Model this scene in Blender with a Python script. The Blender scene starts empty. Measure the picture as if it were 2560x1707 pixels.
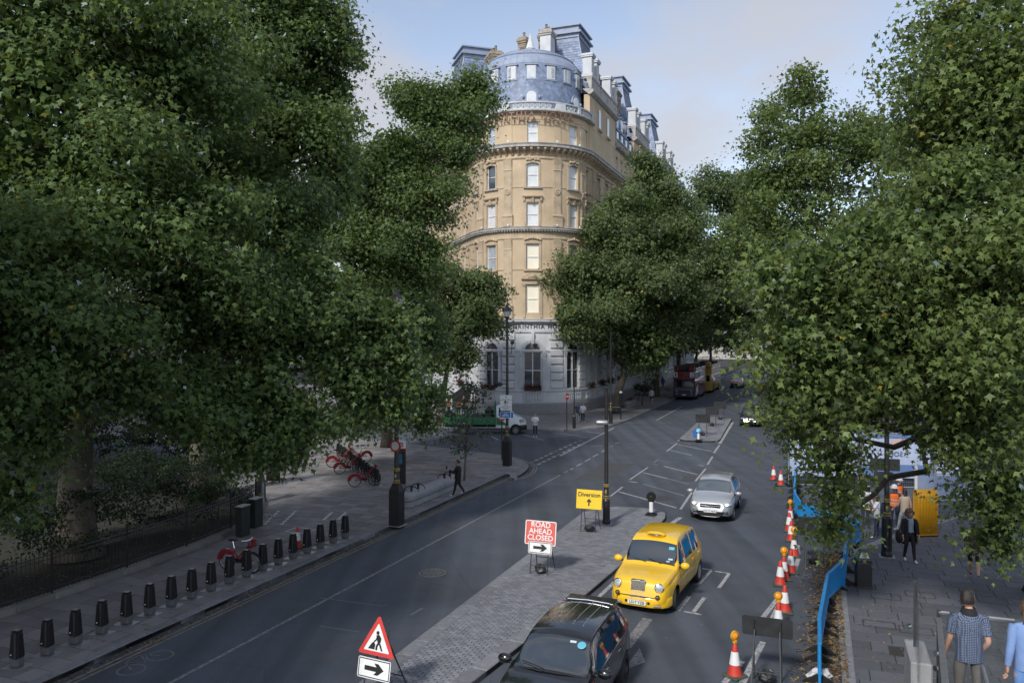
import bpy, math, random
import numpy as np
from mathutils import Vector, Matrix

random.seed(7); RNG = np.random.default_rng(7)
sc = bpy.context.scene
COL = sc.collection
R = math.radians

# ---------------------------------------------------------------- camera
H, F, HY, CX = 7.8, 1991.0, 835.0, 1280.0     # eye height; focal length, horizon row and centre column of the 2560 px photograph
cam_d = bpy.data.cameras.new('camera'); cam = bpy.data.objects.new('camera', cam_d); COL.objects.link(cam)
cam_d.sensor_width = 36.0; cam_d.lens = 28.0; cam_d.shift_y = -18.5/2560
cam_d.clip_start = 0.2; cam_d.clip_end = 6000
cam.location = (0, 0, H); cam.rotation_euler = (R(90), 0, 0)
sc.camera = cam
sc.render.resolution_x, sc.render.resolution_y = 1024, 682

# ---------------------------------------------------------------- sky, sun, exposure
SUN_AZ = R(-150)     # measured from +Y towards +X: the veiled sun stands behind the camera on the left
SUN_EL = R(38)
world = bpy.data.worlds.new('World'); sc.world = world; world.use_nodes = True
nt = world.node_tree; N = nt.nodes; L = nt.links
for n in list(N): N.remove(n)
out = N.new('ShaderNodeOutputWorld'); bg = N.new('ShaderNodeBackground'); L.new(bg.outputs[0], out.inputs[0])
sky = N.new('ShaderNodeTexSky'); sky.sky_type = 'NISHITA'; sky.sun_disc = False
sky.sun_elevation = SUN_EL; sky.sun_rotation = SUN_AZ
sky.altitude = 20; sky.air_density = 1.0; sky.dust_density = .8; sky.ozone_density = 3.0
bg.inputs[1].default_value = 0.15
tc = N.new('ShaderNodeTexCoord'); mp = N.new('ShaderNodeMapping'); mp.inputs['Scale'].default_value = (1.0, 1.0, 1.9)
mp.inputs['Location'].default_value = (3.04, 1.42, 1.26)
n1 = N.new('ShaderNodeTexNoise'); n1.inputs['Scale'].default_value = 2.3; n1.inputs['Detail'].default_value = 9; n1.inputs['Roughness'].default_value = 0.55
n1.inputs['Distortion'].default_value = 0.35
rp = N.new('ShaderNodeValToRGB'); rp.color_ramp.elements[0].position = 0.41; rp.color_ramp.elements[1].position = 0.68
rp.color_ramp.interpolation = 'EASE'
L.new(tc.outputs['Generated'], mp.inputs[0]); L.new(mp.outputs[0], n1.inputs[0]); L.new(n1.outputs[0], rp.inputs[0])
hs = N.new('ShaderNodeHueSaturation'); hs.inputs['Saturation'].default_value = 0.72; hs.inputs['Value'].default_value = 0.92
L.new(sky.outputs[0], hs.inputs['Color'])
# clouds: grey-white mass a little brighter than the sky round it
mxc = N.new('ShaderNodeMix'); mxc.data_type = 'RGBA'
cm = N.new('ShaderNodeMath'); cm.operation = 'MULTIPLY'; cm.inputs[1].default_value = 0.85
L.new(rp.outputs[0], cm.inputs[0]); L.new(cm.outputs[0], mxc.inputs[0])
L.new(hs.outputs[0], mxc.inputs[6]); mxc.inputs[7].default_value = (2.95, 2.93, 3.1, 1)
L.new(mxc.outputs[2], bg.inputs[0])

sun_d = bpy.data.lights.new('sun', 'SUN'); sun = bpy.data.objects.new('sun', sun_d); COL.objects.link(sun)
sun_d.energy = 2.4; sun_d.angle = R(7); sun_d.color = (1.0, 0.95, 0.87)
_d = Vector((math.sin(SUN_AZ)*math.cos(SUN_EL), math.cos(SUN_AZ)*math.cos(SUN_EL), math.sin(SUN_EL)))
sun.rotation_euler = _d.to_track_quat('Z', 'Y').to_euler(); sun.location = (-50, -30, 60)
vs = sc.view_settings
vs.view_transform = 'Standard'; vs.look = 'None'; vs.gamma = 1.0; vs.use_curve_mapping = False; vs.exposure = 0.48
sc.render.engine = 'CYCLES'
cy = sc.cycles
cy.use_denoising = True; cy.max_bounces = 6; cy.diffuse_bounces = 4; cy.glossy_bounces = 3; cy.transmission_bounces = 4; cy.transparent_max_bounces = 6
cy.caustics_reflective = False; cy.caustics_refractive = False; cy.sample_clamp_indirect = 4

# ---------------------------------------------------------------- frames
UX, UY = math.sin(R(21.0)), math.cos(R(21.0))
def P(u, v, z=0.0):
    'avenue frame: u along the avenue away from the bridge, v across it to the right'
    return Vector((u*UX + v*UY, u*UY - v*UX, z))
def g(x, y, z=0.0):
    't: where the sight line through photograph pixel (x, y) meets height z'
    t = (H - z)/(y - HY)
    return Vector(((x - CX)*t, F*t, z))
def at(x, y, Y):
    return Vector(((x - CX)*Y/F, Y, H - (y - HY)*Y/F))
def uv(p): return (p[0]*UX + p[1]*UY, p[0]*UY - p[1]*UX)
AV = R(-21.0)        # rotation about z that turns +Y to the avenue direction

# ---------------------------------------------------------------- materials
MATS = {}
def lin(c): return tuple(((x/12.92) if x <= .04045 else ((x+.055)/1.055)**2.4) for x in c)
def mat(name, col, rough=0.6, metal=0.0, var=0.0, vscale=3.0, bump=0.0, bscale=40.0, spec=0.5, coat=0.0, emit=0.0, dirt=None, dscale=1.2, damt=0.4, rnd=0.0, trans=0.0, alpha=1.0):
    if name in MATS: return MATS[name]
    m = bpy.data.materials.new(name); m.use_nodes = True; MATS[name] = m
    t = m.node_tree; n = t.nodes; b = n['Principled BSDF']
    b.inputs['Roughness'].default_value = rough; b.inputs['Metallic'].default_value = metal
    b.inputs['Specular IOR Level'].default_value = spec
    if coat: b.inputs['Coat Weight'].default_value = coat; b.inputs['Coat Roughness'].default_value = 0.03
    if trans: b.inputs['Transmission Weight'].default_value = trans
    if alpha < 1: b.inputs['Alpha'].default_value = alpha
    if emit: b.inputs['Emission Color'].default_value = (*col, 1); b.inputs['Emission Strength'].default_value = emit
    b.inputs['Base Color'].default_value = (*col, 1)
    co = n.new('ShaderNodeTexCoord'); last = None
    def noise(s, d=6, r=.6):
        x = n.new('ShaderNodeTexNoise'); x.inputs['Scale'].default_value = s; x.inputs['Detail'].default_value = d; x.inputs['Roughness'].default_value = r
        t.links.new(co.outputs['Object'], x.inputs['Vector']); return x
    if var or rnd or dirt:
        c = n.new('ShaderNodeRGB'); c.outputs[0].default_value = (*col, 1); last = c.outputs[0]
        if var:
            x = noise(vscale); mr = n.new('ShaderNodeMapRange'); mr.inputs[1].default_value = .25; mr.inputs[2].default_value = .75
            mr.inputs[3].default_value = 1-var; mr.inputs[4].default_value = 1+var
            t.links.new(x.outputs[0], mr.inputs[0])
            h = n.new('ShaderNodeHueSaturation'); t.links.new(last, h.inputs['Color']); t.links.new(mr.outputs[0], h.inputs['Value']); last = h.outputs[0]
        if rnd:
            oi = n.new('ShaderNodeObjectInfo'); a = n.new('ShaderNodeAttribute'); a.attribute_name = 'rnd'
            s = n.new('ShaderNodeMath'); s.operation = 'ADD'; t.links.new(oi.outputs['Random'], s.inputs[0]); t.links.new(a.outputs['Fac'], s.inputs[1])
            fr = n.new('ShaderNodeMath'); fr.operation = 'FRACT'; t.links.new(s.outputs[0], fr.inputs[0])
            mr = n.new('ShaderNodeMapRange'); mr.inputs[3].default_value = 1-rnd; mr.inputs[4].default_value = 1+rnd; t.links.new(fr.outputs[0], mr.inputs[0])
            h = n.new('ShaderNodeHueSaturation'); t.links.new(last, h.inputs['Color']); t.links.new(mr.outputs[0], h.inputs['Value']); last = h.outputs[0]
        if dirt:
            x = noise(dscale, 8, .65); cr = n.new('ShaderNodeValToRGB'); cr.color_ramp.elements[0].position = .48; cr.color_ramp.elements[1].position = .72
            t.links.new(x.outputs[0], cr.inputs[0]); mm = n.new('ShaderNodeMath'); mm.operation = 'MULTIPLY'; mm.inputs[1].default_value = damt
            t.links.new(cr.outputs[0], mm.inputs[0])
            mx = n.new('ShaderNodeMix'); mx.data_type = 'RGBA'; t.links.new(mm.outputs[0], mx.inputs[0]); t.links.new(last, mx.inputs[6]); mx.inputs[7].default_value = (*dirt, 1)
            last = mx.outputs[2]
        t.links.new(last, b.inputs['Base Color'])
    if bump:
        x = noise(bscale, 5); bp = n.new('ShaderNodeBump'); bp.inputs['Strength'].default_value = bump; bp.inputs['Distance'].default_value = .02
        t.links.new(x.outputs[0], bp.inputs['Height']); t.links.new(bp.outputs[0], b.inputs['Normal'])
    return m

# ---------------------------------------------------------------- mesh builder
class MB:
    def __init__(s): s.v = []; s.f = []; s.m = []; s.r = []
    def add(s, vs, fs, mi=0, r=0.0):
        o = len(s.v); s.v += [tuple(p) for p in vs]; s.f += [tuple(i+o for i in f) for f in fs]; s.m += [mi]*len(fs); s.r += [r]*len(fs); return s
    def box(s, c, d, rz=0.0, mi=0, taper=1.0, rx=0.0, ry=0.0, r=0.0):
        x, y, z = d[0]/2, d[1]/2, d[2]/2
        ps = [Vector((sx*x*(taper if sz > 0 else 1), sy*y*(taper if sz > 0 else 1), sz*z)) for sz in (-1, 1) for sy in (-1, 1) for sx in (-1, 1)]
        if rz or rx or ry:
            M = Matrix.Rotation(rz, 3, 'Z') @ Matrix.Rotation(ry, 3, 'Y') @ Matrix.Rotation(rx, 3, 'X'); ps = [M @ p for p in ps]
        c = Vector(c); return s.add([p+c for p in ps], [(0,2,3,1),(4,5,7,6),(0,1,5,4),(2,6,7,3),(0,4,6,2),(1,3,7,5)], mi, r)
    def bbox(s, c, d, b=0.01, rz=0.0, mi=0, taper=1.0):
        'box with chamfered edges'
        x, y, z = d[0]/2, d[1]/2, d[2]/2; b = min(b, x*.9, y*.9, z*.9)
        def ring(zz, ix, k=1.0):
            X, Y = (x-ix)*k, (y-ix)*k; e = b*k
            return [(-X+e,-Y,zz),(X-e,-Y,zz),(X,-Y+e,zz),(X,Y-e,zz),(X-e,Y,zz),(-X+e,Y,zz),(-X,Y-e,zz),(-X,-Y+e,zz)]
        k = taper; rs = ring(-z, b) + ring(-z+b, 0) + ring(z-b, 0, k) + ring(z, b, k)
        M = Matrix.Rotation(rz, 3, 'Z'); c = Vector(c); ps = [M @ Vector(p) + c for p in rs]
        fs = [tuple(range(7, -1, -1)), tuple(range(24, 32))]
        for j in range(3):
            for i in range(8): fs.append((j*8+i, j*8+(i+1) % 8, j*8+8+(i+1) % 8, j*8+8+i))
        return s.add(ps, fs, mi)
    def tube(s, pts, rad, n=8, mi=0, cap=True):
        pts = [Vector(p) for p in pts]; rr = rad if isinstance(rad, (list, tuple)) else [rad]*len(pts)
        vs = []; prev = None
        for i, p in enumerate(pts):
            t = (pts[min(i+1, len(pts)-1)] - pts[max(i-1, 0)])
            t = t.normalized() if t.length > 1e-9 else Vector((0, 0, 1))
            a = prev - t*prev.dot(t) if prev is not None else t.orthogonal()
            if a.length < 1e-6: a = t.orthogonal()
            a.normalize(); prev = a; b = t.cross(a)
            for k in range(n):
                an = 2*math.pi*k/n; vs.append(p + (a*math.cos(an) + b*math.sin(an))*rr[i])
        fs = [(i*n+k, i*n+(k+1) % n, (i+1)*n+(k+1) % n, (i+1)*n+k) for i in range(len(pts)-1) for k in range(n)]
        if cap: fs += [tuple(range(n-1, -1, -1)), tuple(range((len(pts)-1)*n, len(pts)*n))]
        return s.add(vs, fs, mi)
    def lathe(s, prof, c=(0, 0, 0), n=16, mi=0, axis='Z', cap=True):
        vs = []; c = Vector(c)
        for r, z in prof:
            for k in range(n):
                a = 2*math.pi*k/n; x, y = r*math.cos(a), r*math.sin(a)
                vs.append(c + (Vector((x, y, z)) if axis == 'Z' else Vector((z, x, y)) if axis == 'X' else Vector((y, z, x))))
        m = len(prof)
        fs = [(i*n+k, i*n+(k+1) % n, (i+1)*n+(k+1) % n, (i+1)*n+k) for i in range(m-1) for k in range(n)]
        if cap: fs += [tuple(range(n-1, -1, -1)), tuple(range((m-1)*n, m*n))]
        return s.add(vs, fs, mi)
    def prism(s, poly, z0, z1, mi=0, r=0.0, bottom=True):
        n = len(poly); a = sum(poly[i][0]*poly[(i+1) % n][1]-poly[(i+1) % n][0]*poly[i][1] for i in range(n))
        if a < 0: poly = list(reversed(poly))
        vs = [(p[0], p[1], z0) for p in poly] + [(p[0], p[1], z1) for p in poly]
        fs = [tuple(range(n, 2*n))] + [(i, (i+1) % n, n+(i+1) % n, n+i) for i in range(n)]
        if bottom: fs.append(tuple(range(n-1, -1, -1)))
        return s.add(vs, fs, mi, r)
    def plate(s, poly, M, th, mi=0, mside=None):
        'flat outline (x,y) extruded th along local -z, placed by matrix M'
        n = len(poly); vs = [M @ Vector((p[0], p[1], 0)) for p in poly] + [M @ Vector((p[0], p[1], -th)) for p in poly]
        s.add(vs, [tuple(range(n))], mi); o = len(s.v)-2*n
        fs = [tuple(range(2*n-1, n-1, -1))] + [(i, n+i, n+(i+1) % n, (i+1) % n) for i in range(n)]
        s.f += [tuple(k+o for k in f) for f in fs]; s.m += [mi if mside is None else mside]*len(fs); s.r += [0.0]*len(fs)
        return s
    def sphere(s, c, r, nu=12, nv=8, mi=0):
        c = Vector(c); rx, ry, rz = r if isinstance(r, (tuple, list)) else (r, r, r)
        vs = [c + Vector((0, 0, -rz))]
        for j in range(1, nv):
            ph = math.pi*j/nv - math.pi/2
            for i in range(nu):
                th = 2*math.pi*i/nu; vs.append(c + Vector((rx*math.cos(ph)*math.cos(th), ry*math.cos(ph)*math.sin(th), rz*math.sin(ph))))
        vs.append(c + Vector((0, 0, rz)))
        fs = [(0, 1+(i+1) % nu, 1+i) for i in range(nu)]
        for j in range(nv-2):
            for i in range(nu): fs.append((1+j*nu+i, 1+j*nu+(i+1) % nu, 1+(j+1)*nu+(i+1) % nu, 1+(j+1)*nu+i))
        t = len(vs)-1; b = 1+(nv-2)*nu
        fs += [(b+i, b+(i+1) % nu, t) for i in range(nu)]
        return s.add(vs, fs, mi)
    def mesh(s, name, mats, smooth=False):
        me = bpy.data.meshes.new(name); me.from_pydata(s.v, [], s.f)
        for m in (mats if isinstance(mats, (list, tuple)) else [mats]): me.materials.append(m)
        if any(s.m): me.polygons.foreach_set('material_index', s.m)
        if any(s.r):
            a = me.attributes.new('rnd', 'FLOAT', 'FACE'); a.data.foreach_set('value', s.r)
        if smooth:
            me.polygons.foreach_set('use_smooth', [True]*len(s.f))
            if smooth is not True: me.set_sharp_from_angle(angle=R(smooth))
        me.update(); return me
    def build(s, name, mats, parent=None, loc=None, rz=0.0, smooth=False):
        return link(name, s.mesh(name, mats, smooth), parent, loc, rz)
def link(name, me, parent=None, loc=None, rz=0.0):
    o = bpy.data.objects.new(name, me); COL.objects.link(o)
    if parent is not None: o.parent = parent
    if loc is not None: o.location = loc
    if rz: o.rotation_euler = (0, 0, rz)
    return o
def tag(o, label=None, cat=None, group=None, kind=None):
    if label: o['label'] = label
    if cat: o['category'] = cat
    if group: o['group'] = group
    if kind: o['kind'] = kind
    return o
def thing(name, label, cat, loc=(0, 0, 0), rz=0.0, group=None):
    o = link(name, None, None, loc, rz); o.empty_display_size = .3
    return tag(o, label, cat, group)
def copy_tree(o, parent=None, **kw):
    c = o.copy(); COL.objects.link(c); c.parent = parent
    for ch in o.children: copy_tree(ch, c)
    return c
def place(o, loc, rz, label=None, scale=None):
    o.location = loc; o.rotation_euler = (0, 0, rz)
    if label: o['label'] = label
    if scale: o.scale = (scale,)*3
    return o
_TXT = {}
def text_mesh(body, size, mat_, depth=.004, align='CENTER', bold=0.0):
    cu = bpy.data.curves.new('text', 'FONT'); cu.body = body; cu.size = size; cu.extrude = depth; cu.align_x = align; cu.align_y = 'CENTER'; cu.offset = bold
    cu.resolution_u = 3; cu.space_line = .86
    ob = bpy.data.objects.new('text', cu); COL.objects.link(ob)
    dg = bpy.context.evaluated_depsgraph_get(); me = bpy.data.meshes.new_from_object(ob.evaluated_get(dg))
    bpy.data.objects.remove(ob); bpy.data.curves.remove(cu)
    me.materials.clear(); me.materials.append(mat_); return me
def text(body, size, mat_, parent, M, name='lettering', depth=.004, align='CENTER', bold=0.0, sx=1.0):
    me = text_mesh(body, size, mat_, depth, align, bold); me.name = name
    o = link(name, me, parent); o.matrix_local = M @ Matrix.Diagonal((sx, 1, 1, 1)); return o
# ================================================================= the setting: ground, road, pavements, islands
M_ASPH = mat('asphalt', (.072, .083, .104), rough=.82, var=.16, vscale=.55, bump=.5, bscale=55, dirt=(.055, .056, .06), dscale=.28, damt=.55, spec=.35)
def _speckle(m, amt=.35, s=160):
    t = m.node_tree; n = t.nodes; b = n['Principled BSDF']; src = b.inputs['Base Color'].links[0].from_socket
    co = n.new('ShaderNodeTexCoord'); x = n.new('ShaderNodeTexNoise'); x.inputs['Scale'].default_value = s; x.inputs['Detail'].default_value = 2
    t.links.new(co.outputs['Object'], x.inputs['Vector']); mr = n.new('ShaderNodeMapRange'); mr.inputs[1].default_value = .3; mr.inputs[2].default_value = .7
    mr.inputs[3].default_value = 1-amt; mr.inputs[4].default_value = 1+amt; t.links.new(x.outputs[0], mr.inputs[0])
    h = n.new('ShaderNodeHueSaturation'); t.links.new(src, h.inputs['Color']); t.links.new(mr.outputs[0], h.inputs['Value']); t.links.new(h.outputs[0], b.inputs['Base Color'])
_speckle(M_ASPH, .3, 45)
def _tracks(m, amt=.28):
    'wheel-polished and oily streaks that run along the avenue'
    t = m.node_tree; n = t.nodes; b = n['Principled BSDF']; src = b.inputs['Base Color'].links[0].from_socket
    co = n.new('ShaderNodeTexCoord'); mp_ = n.new('ShaderNodeMapping'); mp_.inputs['Rotation'].default_value = (0, 0, R(21)); mp_.inputs['Scale'].default_value = (1.15, .035, 1)
    x = n.new('ShaderNodeTexNoise'); x.inputs['Scale'].default_value = 1.0; x.inputs['Detail'].default_value = 5; t.links.new(co.outputs['Object'], mp_.inputs[0]); t.links.new(mp_.outputs[0], x.inputs['Vector'])
    mr = n.new('ShaderNodeMapRange'); mr.inputs[1].default_value = .3; mr.inputs[2].default_value = .7; mr.inputs[3].default_value = 1-amt; mr.inputs[4].default_value = 1+amt; t.links.new(x.outputs[0], mr.inputs[0])
    vo = n.new('ShaderNodeTexVoronoi'); vo.feature = 'DISTANCE_TO_EDGE'; vo.inputs['Scale'].default_value = .16; ns = n.new('ShaderNodeTexNoise'); ns.inputs['Scale'].default_value = 1.4; ns.inputs['Detail'].default_value = 6
    t.links.new(co.outputs['Object'], ns.inputs['Vector']); mxv = n.new('ShaderNodeMix'); mxv.data_type = 'VECTOR'; mxv.inputs[0].default_value = .18; t.links.new(co.outputs['Object'], mxv.inputs[4]); t.links.new(ns.outputs['Color'], mxv.inputs[5]); t.links.new(mxv.outputs[1], vo.inputs['Vector'])
    cr = n.new('ShaderNodeMapRange'); cr.inputs[1].default_value = .0; cr.inputs[2].default_value = .004; cr.inputs[3].default_value = .84; cr.inputs[4].default_value = 1.0; t.links.new(vo.outputs['Distance'], cr.inputs[0])
    mu = n.new('ShaderNodeMath'); mu.operation = 'MULTIPLY'; t.links.new(mr.outputs[0], mu.inputs[0]); t.links.new(cr.outputs[0], mu.inputs[1])
    h = n.new('ShaderNodeHueSaturation'); t.links.new(src, h.inputs['Color']); t.links.new(mu.outputs[0], h.inputs['Value']); t.links.new(h.outputs[0], b.inputs['Base Color'])
_tracks(M_ASPH)
M_PATCH = mat('asphalt_patch', (.06, .061, .066), rough=.85, var=.15, vscale=1.0, bump=.5, bscale=60); 
M_EARTH = mat('ground_far', (.09, .09, .085), rough=.9, var=.2, vscale=.1)
M_JOINT = mat('joint_mortar', (.03, .029, .028), rough=.95, var=.2)
M_SLAB = mat('york_slab', (.215, .205, .205), rough=.78, var=.22, vscale=1.3, bump=.25, bscale=30, rnd=.24, dirt=(.125, .12, .118), dscale=.6, damt=.55)
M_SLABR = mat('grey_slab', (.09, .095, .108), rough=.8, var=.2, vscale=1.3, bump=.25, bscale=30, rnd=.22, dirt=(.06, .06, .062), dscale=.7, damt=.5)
M_SLABH = mat('hotel_slab', (.20, .195, .195), rough=.8, var=.2, vscale=1.0, bump=.2, bscale=30, rnd=.12, dirt=(.12, .115, .11), dscale=.5, damt=.4)
M_KERB = mat('granite_kerb', (.185, .192, .21), rough=.75, var=.25, vscale=6, bump=.2, bscale=60, rnd=.16, dirt=(.09, .088, .085), dscale=2, damt=.4)
M_BRICK = mat('grey_paver', (.175, .182, .205), rough=.82, var=.2, vscale=3, bump=.2, bscale=60, rnd=.2)
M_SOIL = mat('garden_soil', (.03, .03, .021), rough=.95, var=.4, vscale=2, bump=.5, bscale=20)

def paint(name, col, wear=.5, scale=9):
    m = mat(name, col, rough=.65, var=.12, vscale=5, bump=.2, bscale=60)
    t = m.node_tree; n = t.nodes; b = n['Principled BSDF']; src = b.inputs['Base Color'].links[0].from_socket
    co = n.new('ShaderNodeTexCoord'); x = n.new('ShaderNodeTexNoise'); x.inputs['Scale'].default_value = scale; x.inputs['Detail'].default_value = 8; x.inputs['Roughness'].default_value = .75
    t.links.new(co.outputs['Object'], x.inputs['Vector']); cr = n.new('ShaderNodeValToRGB'); cr.color_ramp.elements[0].position = wear-.12; cr.color_ramp.elements[1].position = wear+.12
    t.links.new(x.outputs[0], cr.inputs[0]); mx = n.new('ShaderNodeMix'); mx.data_type = 'RGBA'
    t.links.new(cr.outputs[0], mx.inputs[0]); mx.inputs[6].default_value = (.105, .107, .113, 1); t.links.new(src, mx.inputs[7]); t.links.new(mx.outputs[2], b.inputs['Base Color'])
    return m
M_WHITE = paint('road_white', (.46, .46, .47), .47)
M_WORN = paint('road_white_worn', (.33, .33, .34), .545)
M_YEL = paint('road_yellow', (.27, .235, .15), .5)
M_FAINT = paint('road_white_faint', (.17, .172, .178), .52)

tag(MB().add([(-2500, -300, -.06), (2500, -300, -.06), (2500, 4500, -.06), (-2500, 4500, -.06)], [(0, 1, 2, 3)]).build('ground', M_EARTH), kind='structure')
road = tag(MB().add([(-160, -30, 0), (180, -30, 0), (180, 420, 0), (-160, 420, 0)], [(0, 1, 2, 3)]).build('road', M_ASPH), kind='structure')

def clip_convex(subj, clip):
    'Sutherland-Hodgman: any subject against a convex counter-clockwise clip outline'
    out_ = list(subj); n = len(clip)
    for i in range(n):
        ax, ay = clip[i]; bx, by = clip[(i+1) % n]; inp = out_; out_ = []
        if not inp: break
        def side(p): return (bx-ax)*(p[1]-ay) - (by-ay)*(p[0]-ax)
        s = inp[-1]; ss = side(s)
        for e in inp:
            se = side(e)
            if (se >= 0) != (ss >= 0):
                t = ss/(ss-se); out_.append((s[0]+t*(e[0]-s[0]), s[1]+t*(e[1]-s[1])))
            if se >= 0: out_.append(e)
            s, ss = e, se
    return out_
def inside(p, poly):
    c = False; n = len(poly); x, y = p
    for i in range(n):
        x1, y1 = poly[i]; x2, y2 = poly[(i+1) % n]
        if (y1 > y) != (y2 > y) and x < (x2-x1)*(y-y1)/(y2-y1)+x1: c = not c
    return c
def px(p): return (CX + F*p[0]/max(p[1], .1), HY + F*(H-(p[2] if len(p) > 2 else 0))/max(p[1], .1))
def in_frame(p, m=60):
    if p[1] < 2: return False
    x, y = px(p); return -m < x < 2560+m and -m < y < 1707+m

def paving(parent, poly, z, m, row, lengths, rot, name, maxd=90, gap=.022, th=.05, nmax=300, stag=True):
    'lays real slabs over a polygon: the ones that show largest as parts, the others joined'
    c, s = math.cos(rot), math.sin(rot)
    rp_ = [(p[0]*c+p[1]*s, -p[0]*s+p[1]*c) for p in poly]           # into slab frame
    xs = [p[0] for p in rp_]; ys = [p[1] for p in rp_]
    cand = []; rnd = random.Random(11); y = min(ys); rest = MB()
    while y < max(ys):
        x = min(xs) - rnd.random()*max(lengths) if stag is True else min(xs) - (lengths[0]/2 if int(round((y-min(ys))/row)) % 2 else 0)
        while x < max(xs):
            l = rnd.choice(lengths); cx, cyy = x+l/2, y+row/2
            w = (cx*c-cyy*s, cx*s+cyy*c)
            if 2 < w[1] < maxd and in_frame((w[0], w[1], z), 120):
                rect = [(x+gap/2, y+gap/2), (x+l-gap/2, y+gap/2), (x+l-gap/2, y+row-gap/2), (x+gap/2, y+row-gap/2)]
                ins = [inside(q, rp_) for q in rect]
                if all(ins): cand.append((w[1], l, w, rect, True))
                elif any(ins):
                    pc = clip_convex(rp_, rect)
                    if len(pc) > 2: cand.append((w[1], l, w, pc, False))
            x += l
        y += row
    full = sorted([k for k in cand if k[4]], key=lambda k: k[0]); ind = set(id(k) for k in full[:nmax]); cache = {}
    for k in cand:
        dz = rnd.uniform(-.0025, .0025)
        if id(k) in ind:
            l = k[1]
            if l not in cache:
                b = MB(); b.bbox((0, 0, -th/2), (l-gap, row-gap, th), .005); cache[l] = b.mesh(name, m)
            o = link(name, cache[l], parent, (k[2][0], k[2][1], z+dz), rot); o.rotation_euler = (rnd.uniform(-.002, .002), rnd.uniform(-.002, .002), rot)
        else:
            wp = [(q[0]*c-q[1]*s, q[0]*s+q[1]*c) for q in k[3]]
            rest.prism(wp, z-th, z+dz, r=rnd.random(), bottom=False)
    if rest.v: tag(rest.build(name+'_field', m, parent), kind='stuff')
_kerb_me = {}
def kerbs(parent, line, z, width=.3, length=.92, out_left=True, name='kerb_stone', m=None, nmax=400):
    'kerb stones along a polyline; the road lies on the right of the walking direction when out_left is False'
    m = m or M_KERB; key = (width, m.name)
    if key not in _kerb_me:
        b = MB(); b.bbox((0, 0, -.09), (1.0, width, .19), .018); _kerb_me[key] = b.mesh(name, m)
    pts = [Vector((p[0], p[1])) for p in line]; seg = []
    L_ = [0]
    for a, b in zip(pts, pts[1:]): L_.append(L_[-1]+(b-a).length)
    def pos(s):
        for i in range(len(pts)-1):
            if s <= L_[i+1] or i == len(pts)-2:
                t = (s-L_[i])/max(L_[i+1]-L_[i], 1e-6); return pts[i].lerp(pts[i+1], t)
    s = 0; k = 0
    while s < L_[-1]-.05 and k < nmax:
        # shorter stones where the line bends
        a = pos(s); e = min(s+length, L_[-1]); mid = pos((s+e)/2); b = pos(e)
        if ((a+b)/2-mid).length > .012: e = min(s+length*.4, L_[-1]); b = pos(e)
        d = b-a; nrm = Vector((-d.y, d.x)).normalized()*(1 if out_left else -1)*(width/2)
        c = (a+b)/2+nrm; 
        o = link(name, _kerb_me[key], parent, (c.x, c.y, z+.004+random.uniform(-.003, .003)), math.atan2(d.y, d.x)); o.scale = (d.length-.008, 1, 1)
        s = e; k += 1
    return
def sheet(name, poly, z, m, parent=None, kind='structure', z0=-.05, mj=None):
    o = MB().prism([(p[0], p[1]) for p in poly], z0, z).build(name, m, parent)
    if kind and parent is None: tag(o, kind=kind)
    return o

PZ = .12
# ---- plaza and pavement on the left
nose = [g(x, y) for x, y in ((1281.5, 1200), (1302, 1190), (1314, 1182), (1320, 1175), (1321.7, 1169), (1319, 1163.5), (1313, 1159), (1298.7, 1152.5), (1279.6, 1146.5), (1241, 1139.5), (1145.7, 1128), (1050, 1117), (1011, 1112))]
kerbL = [P(3, -16), P(41, -16)] + nose + [Vector((-24, 68.5, 0)), Vector((-46, 86, 0))]
rail_line = [P(3, -20.8), P(12, -20.8), P(19, -20.75), P(23, -20.9), P(25.5, -21.3), P(27.5, -22.1), P(29.2, -23.2), P(30.4, -24.2)]
plaza_poly = kerbL + [Vector((-70, 70, 0)), P(44, -44)] + [P(34, -30)] + rail_line[::-1]
plaza = sheet('plaza_pavement', plaza_poly, PZ-.012, M_JOINT)
paving(plaza, [(p.x, p.y) for p in plaza_poly], PZ, M_SLAB, .6, [.6, .75, .9, 1.05], AV, 'paving_slab', maxd=75)
kerbs(plaza, kerbL, PZ, out_left=True)
# ---- pavement round the hotel
kerbH = [Vector((-46, 101, 0)), Vector((-16, 76, 0)), Vector((-7.2, 67.2, 0)), Vector((-4, 65.6, 0)), Vector((1.5, 64.9, 0)), Vector((4.25, 64.2, 0)), Vector((7.0, 66.0, 0)), Vector((8.2, 67.6, 0)), P(69.5, -16.2), P(150, -16.2)]
hot_poly = kerbH + [P(260, -16.2), P(260, -60), Vector((-60, 150, 0))]
hotpav = sheet('hotel_pavement', hot_poly, PZ-.012, M_JOINT)
paving(hotpav, [(p.x, p.y) for p in hot_poly], PZ, M_SLABH, .75, [.75, .9, 1.05], AV, 'paving_slab', maxd=125, nmax=200)
kerbs(hotpav, kerbH, PZ, out_left=False)
# ---- pavement on the right
corner = [P(28.2, .5), P(29.2, .62), g(2138, 1371)+Vector((.15, -.1, 0)), g(2244, 1338), g(2244, 1338)+Vector((.8, .6, 0))*30]
kerbR = [P(2, .5)] + corner
right_poly = kerbR + [Vector((60, 10, 0)), P(2, 40)]
rightpav = sheet('right_pavement', right_poly, PZ-.012, M_JOINT)
paving(rightpav, [(p.x, p.y) for p in right_poly], PZ, M_SLABR, .62, [.75, .9, 1.2], AV, 'paving_slab', maxd=45)
kerbs(rightpav, kerbR, PZ, out_left=False)
far_poly = [P(62, 1), P(300, 1), P(300, 40), P(62, 40)]
farpav = sheet('far_right_pavement', far_poly, PZ, M_SLABR)
kerbs(farpav, [P(62, 1), P(140, 1)], PZ, out_left=False)
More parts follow.
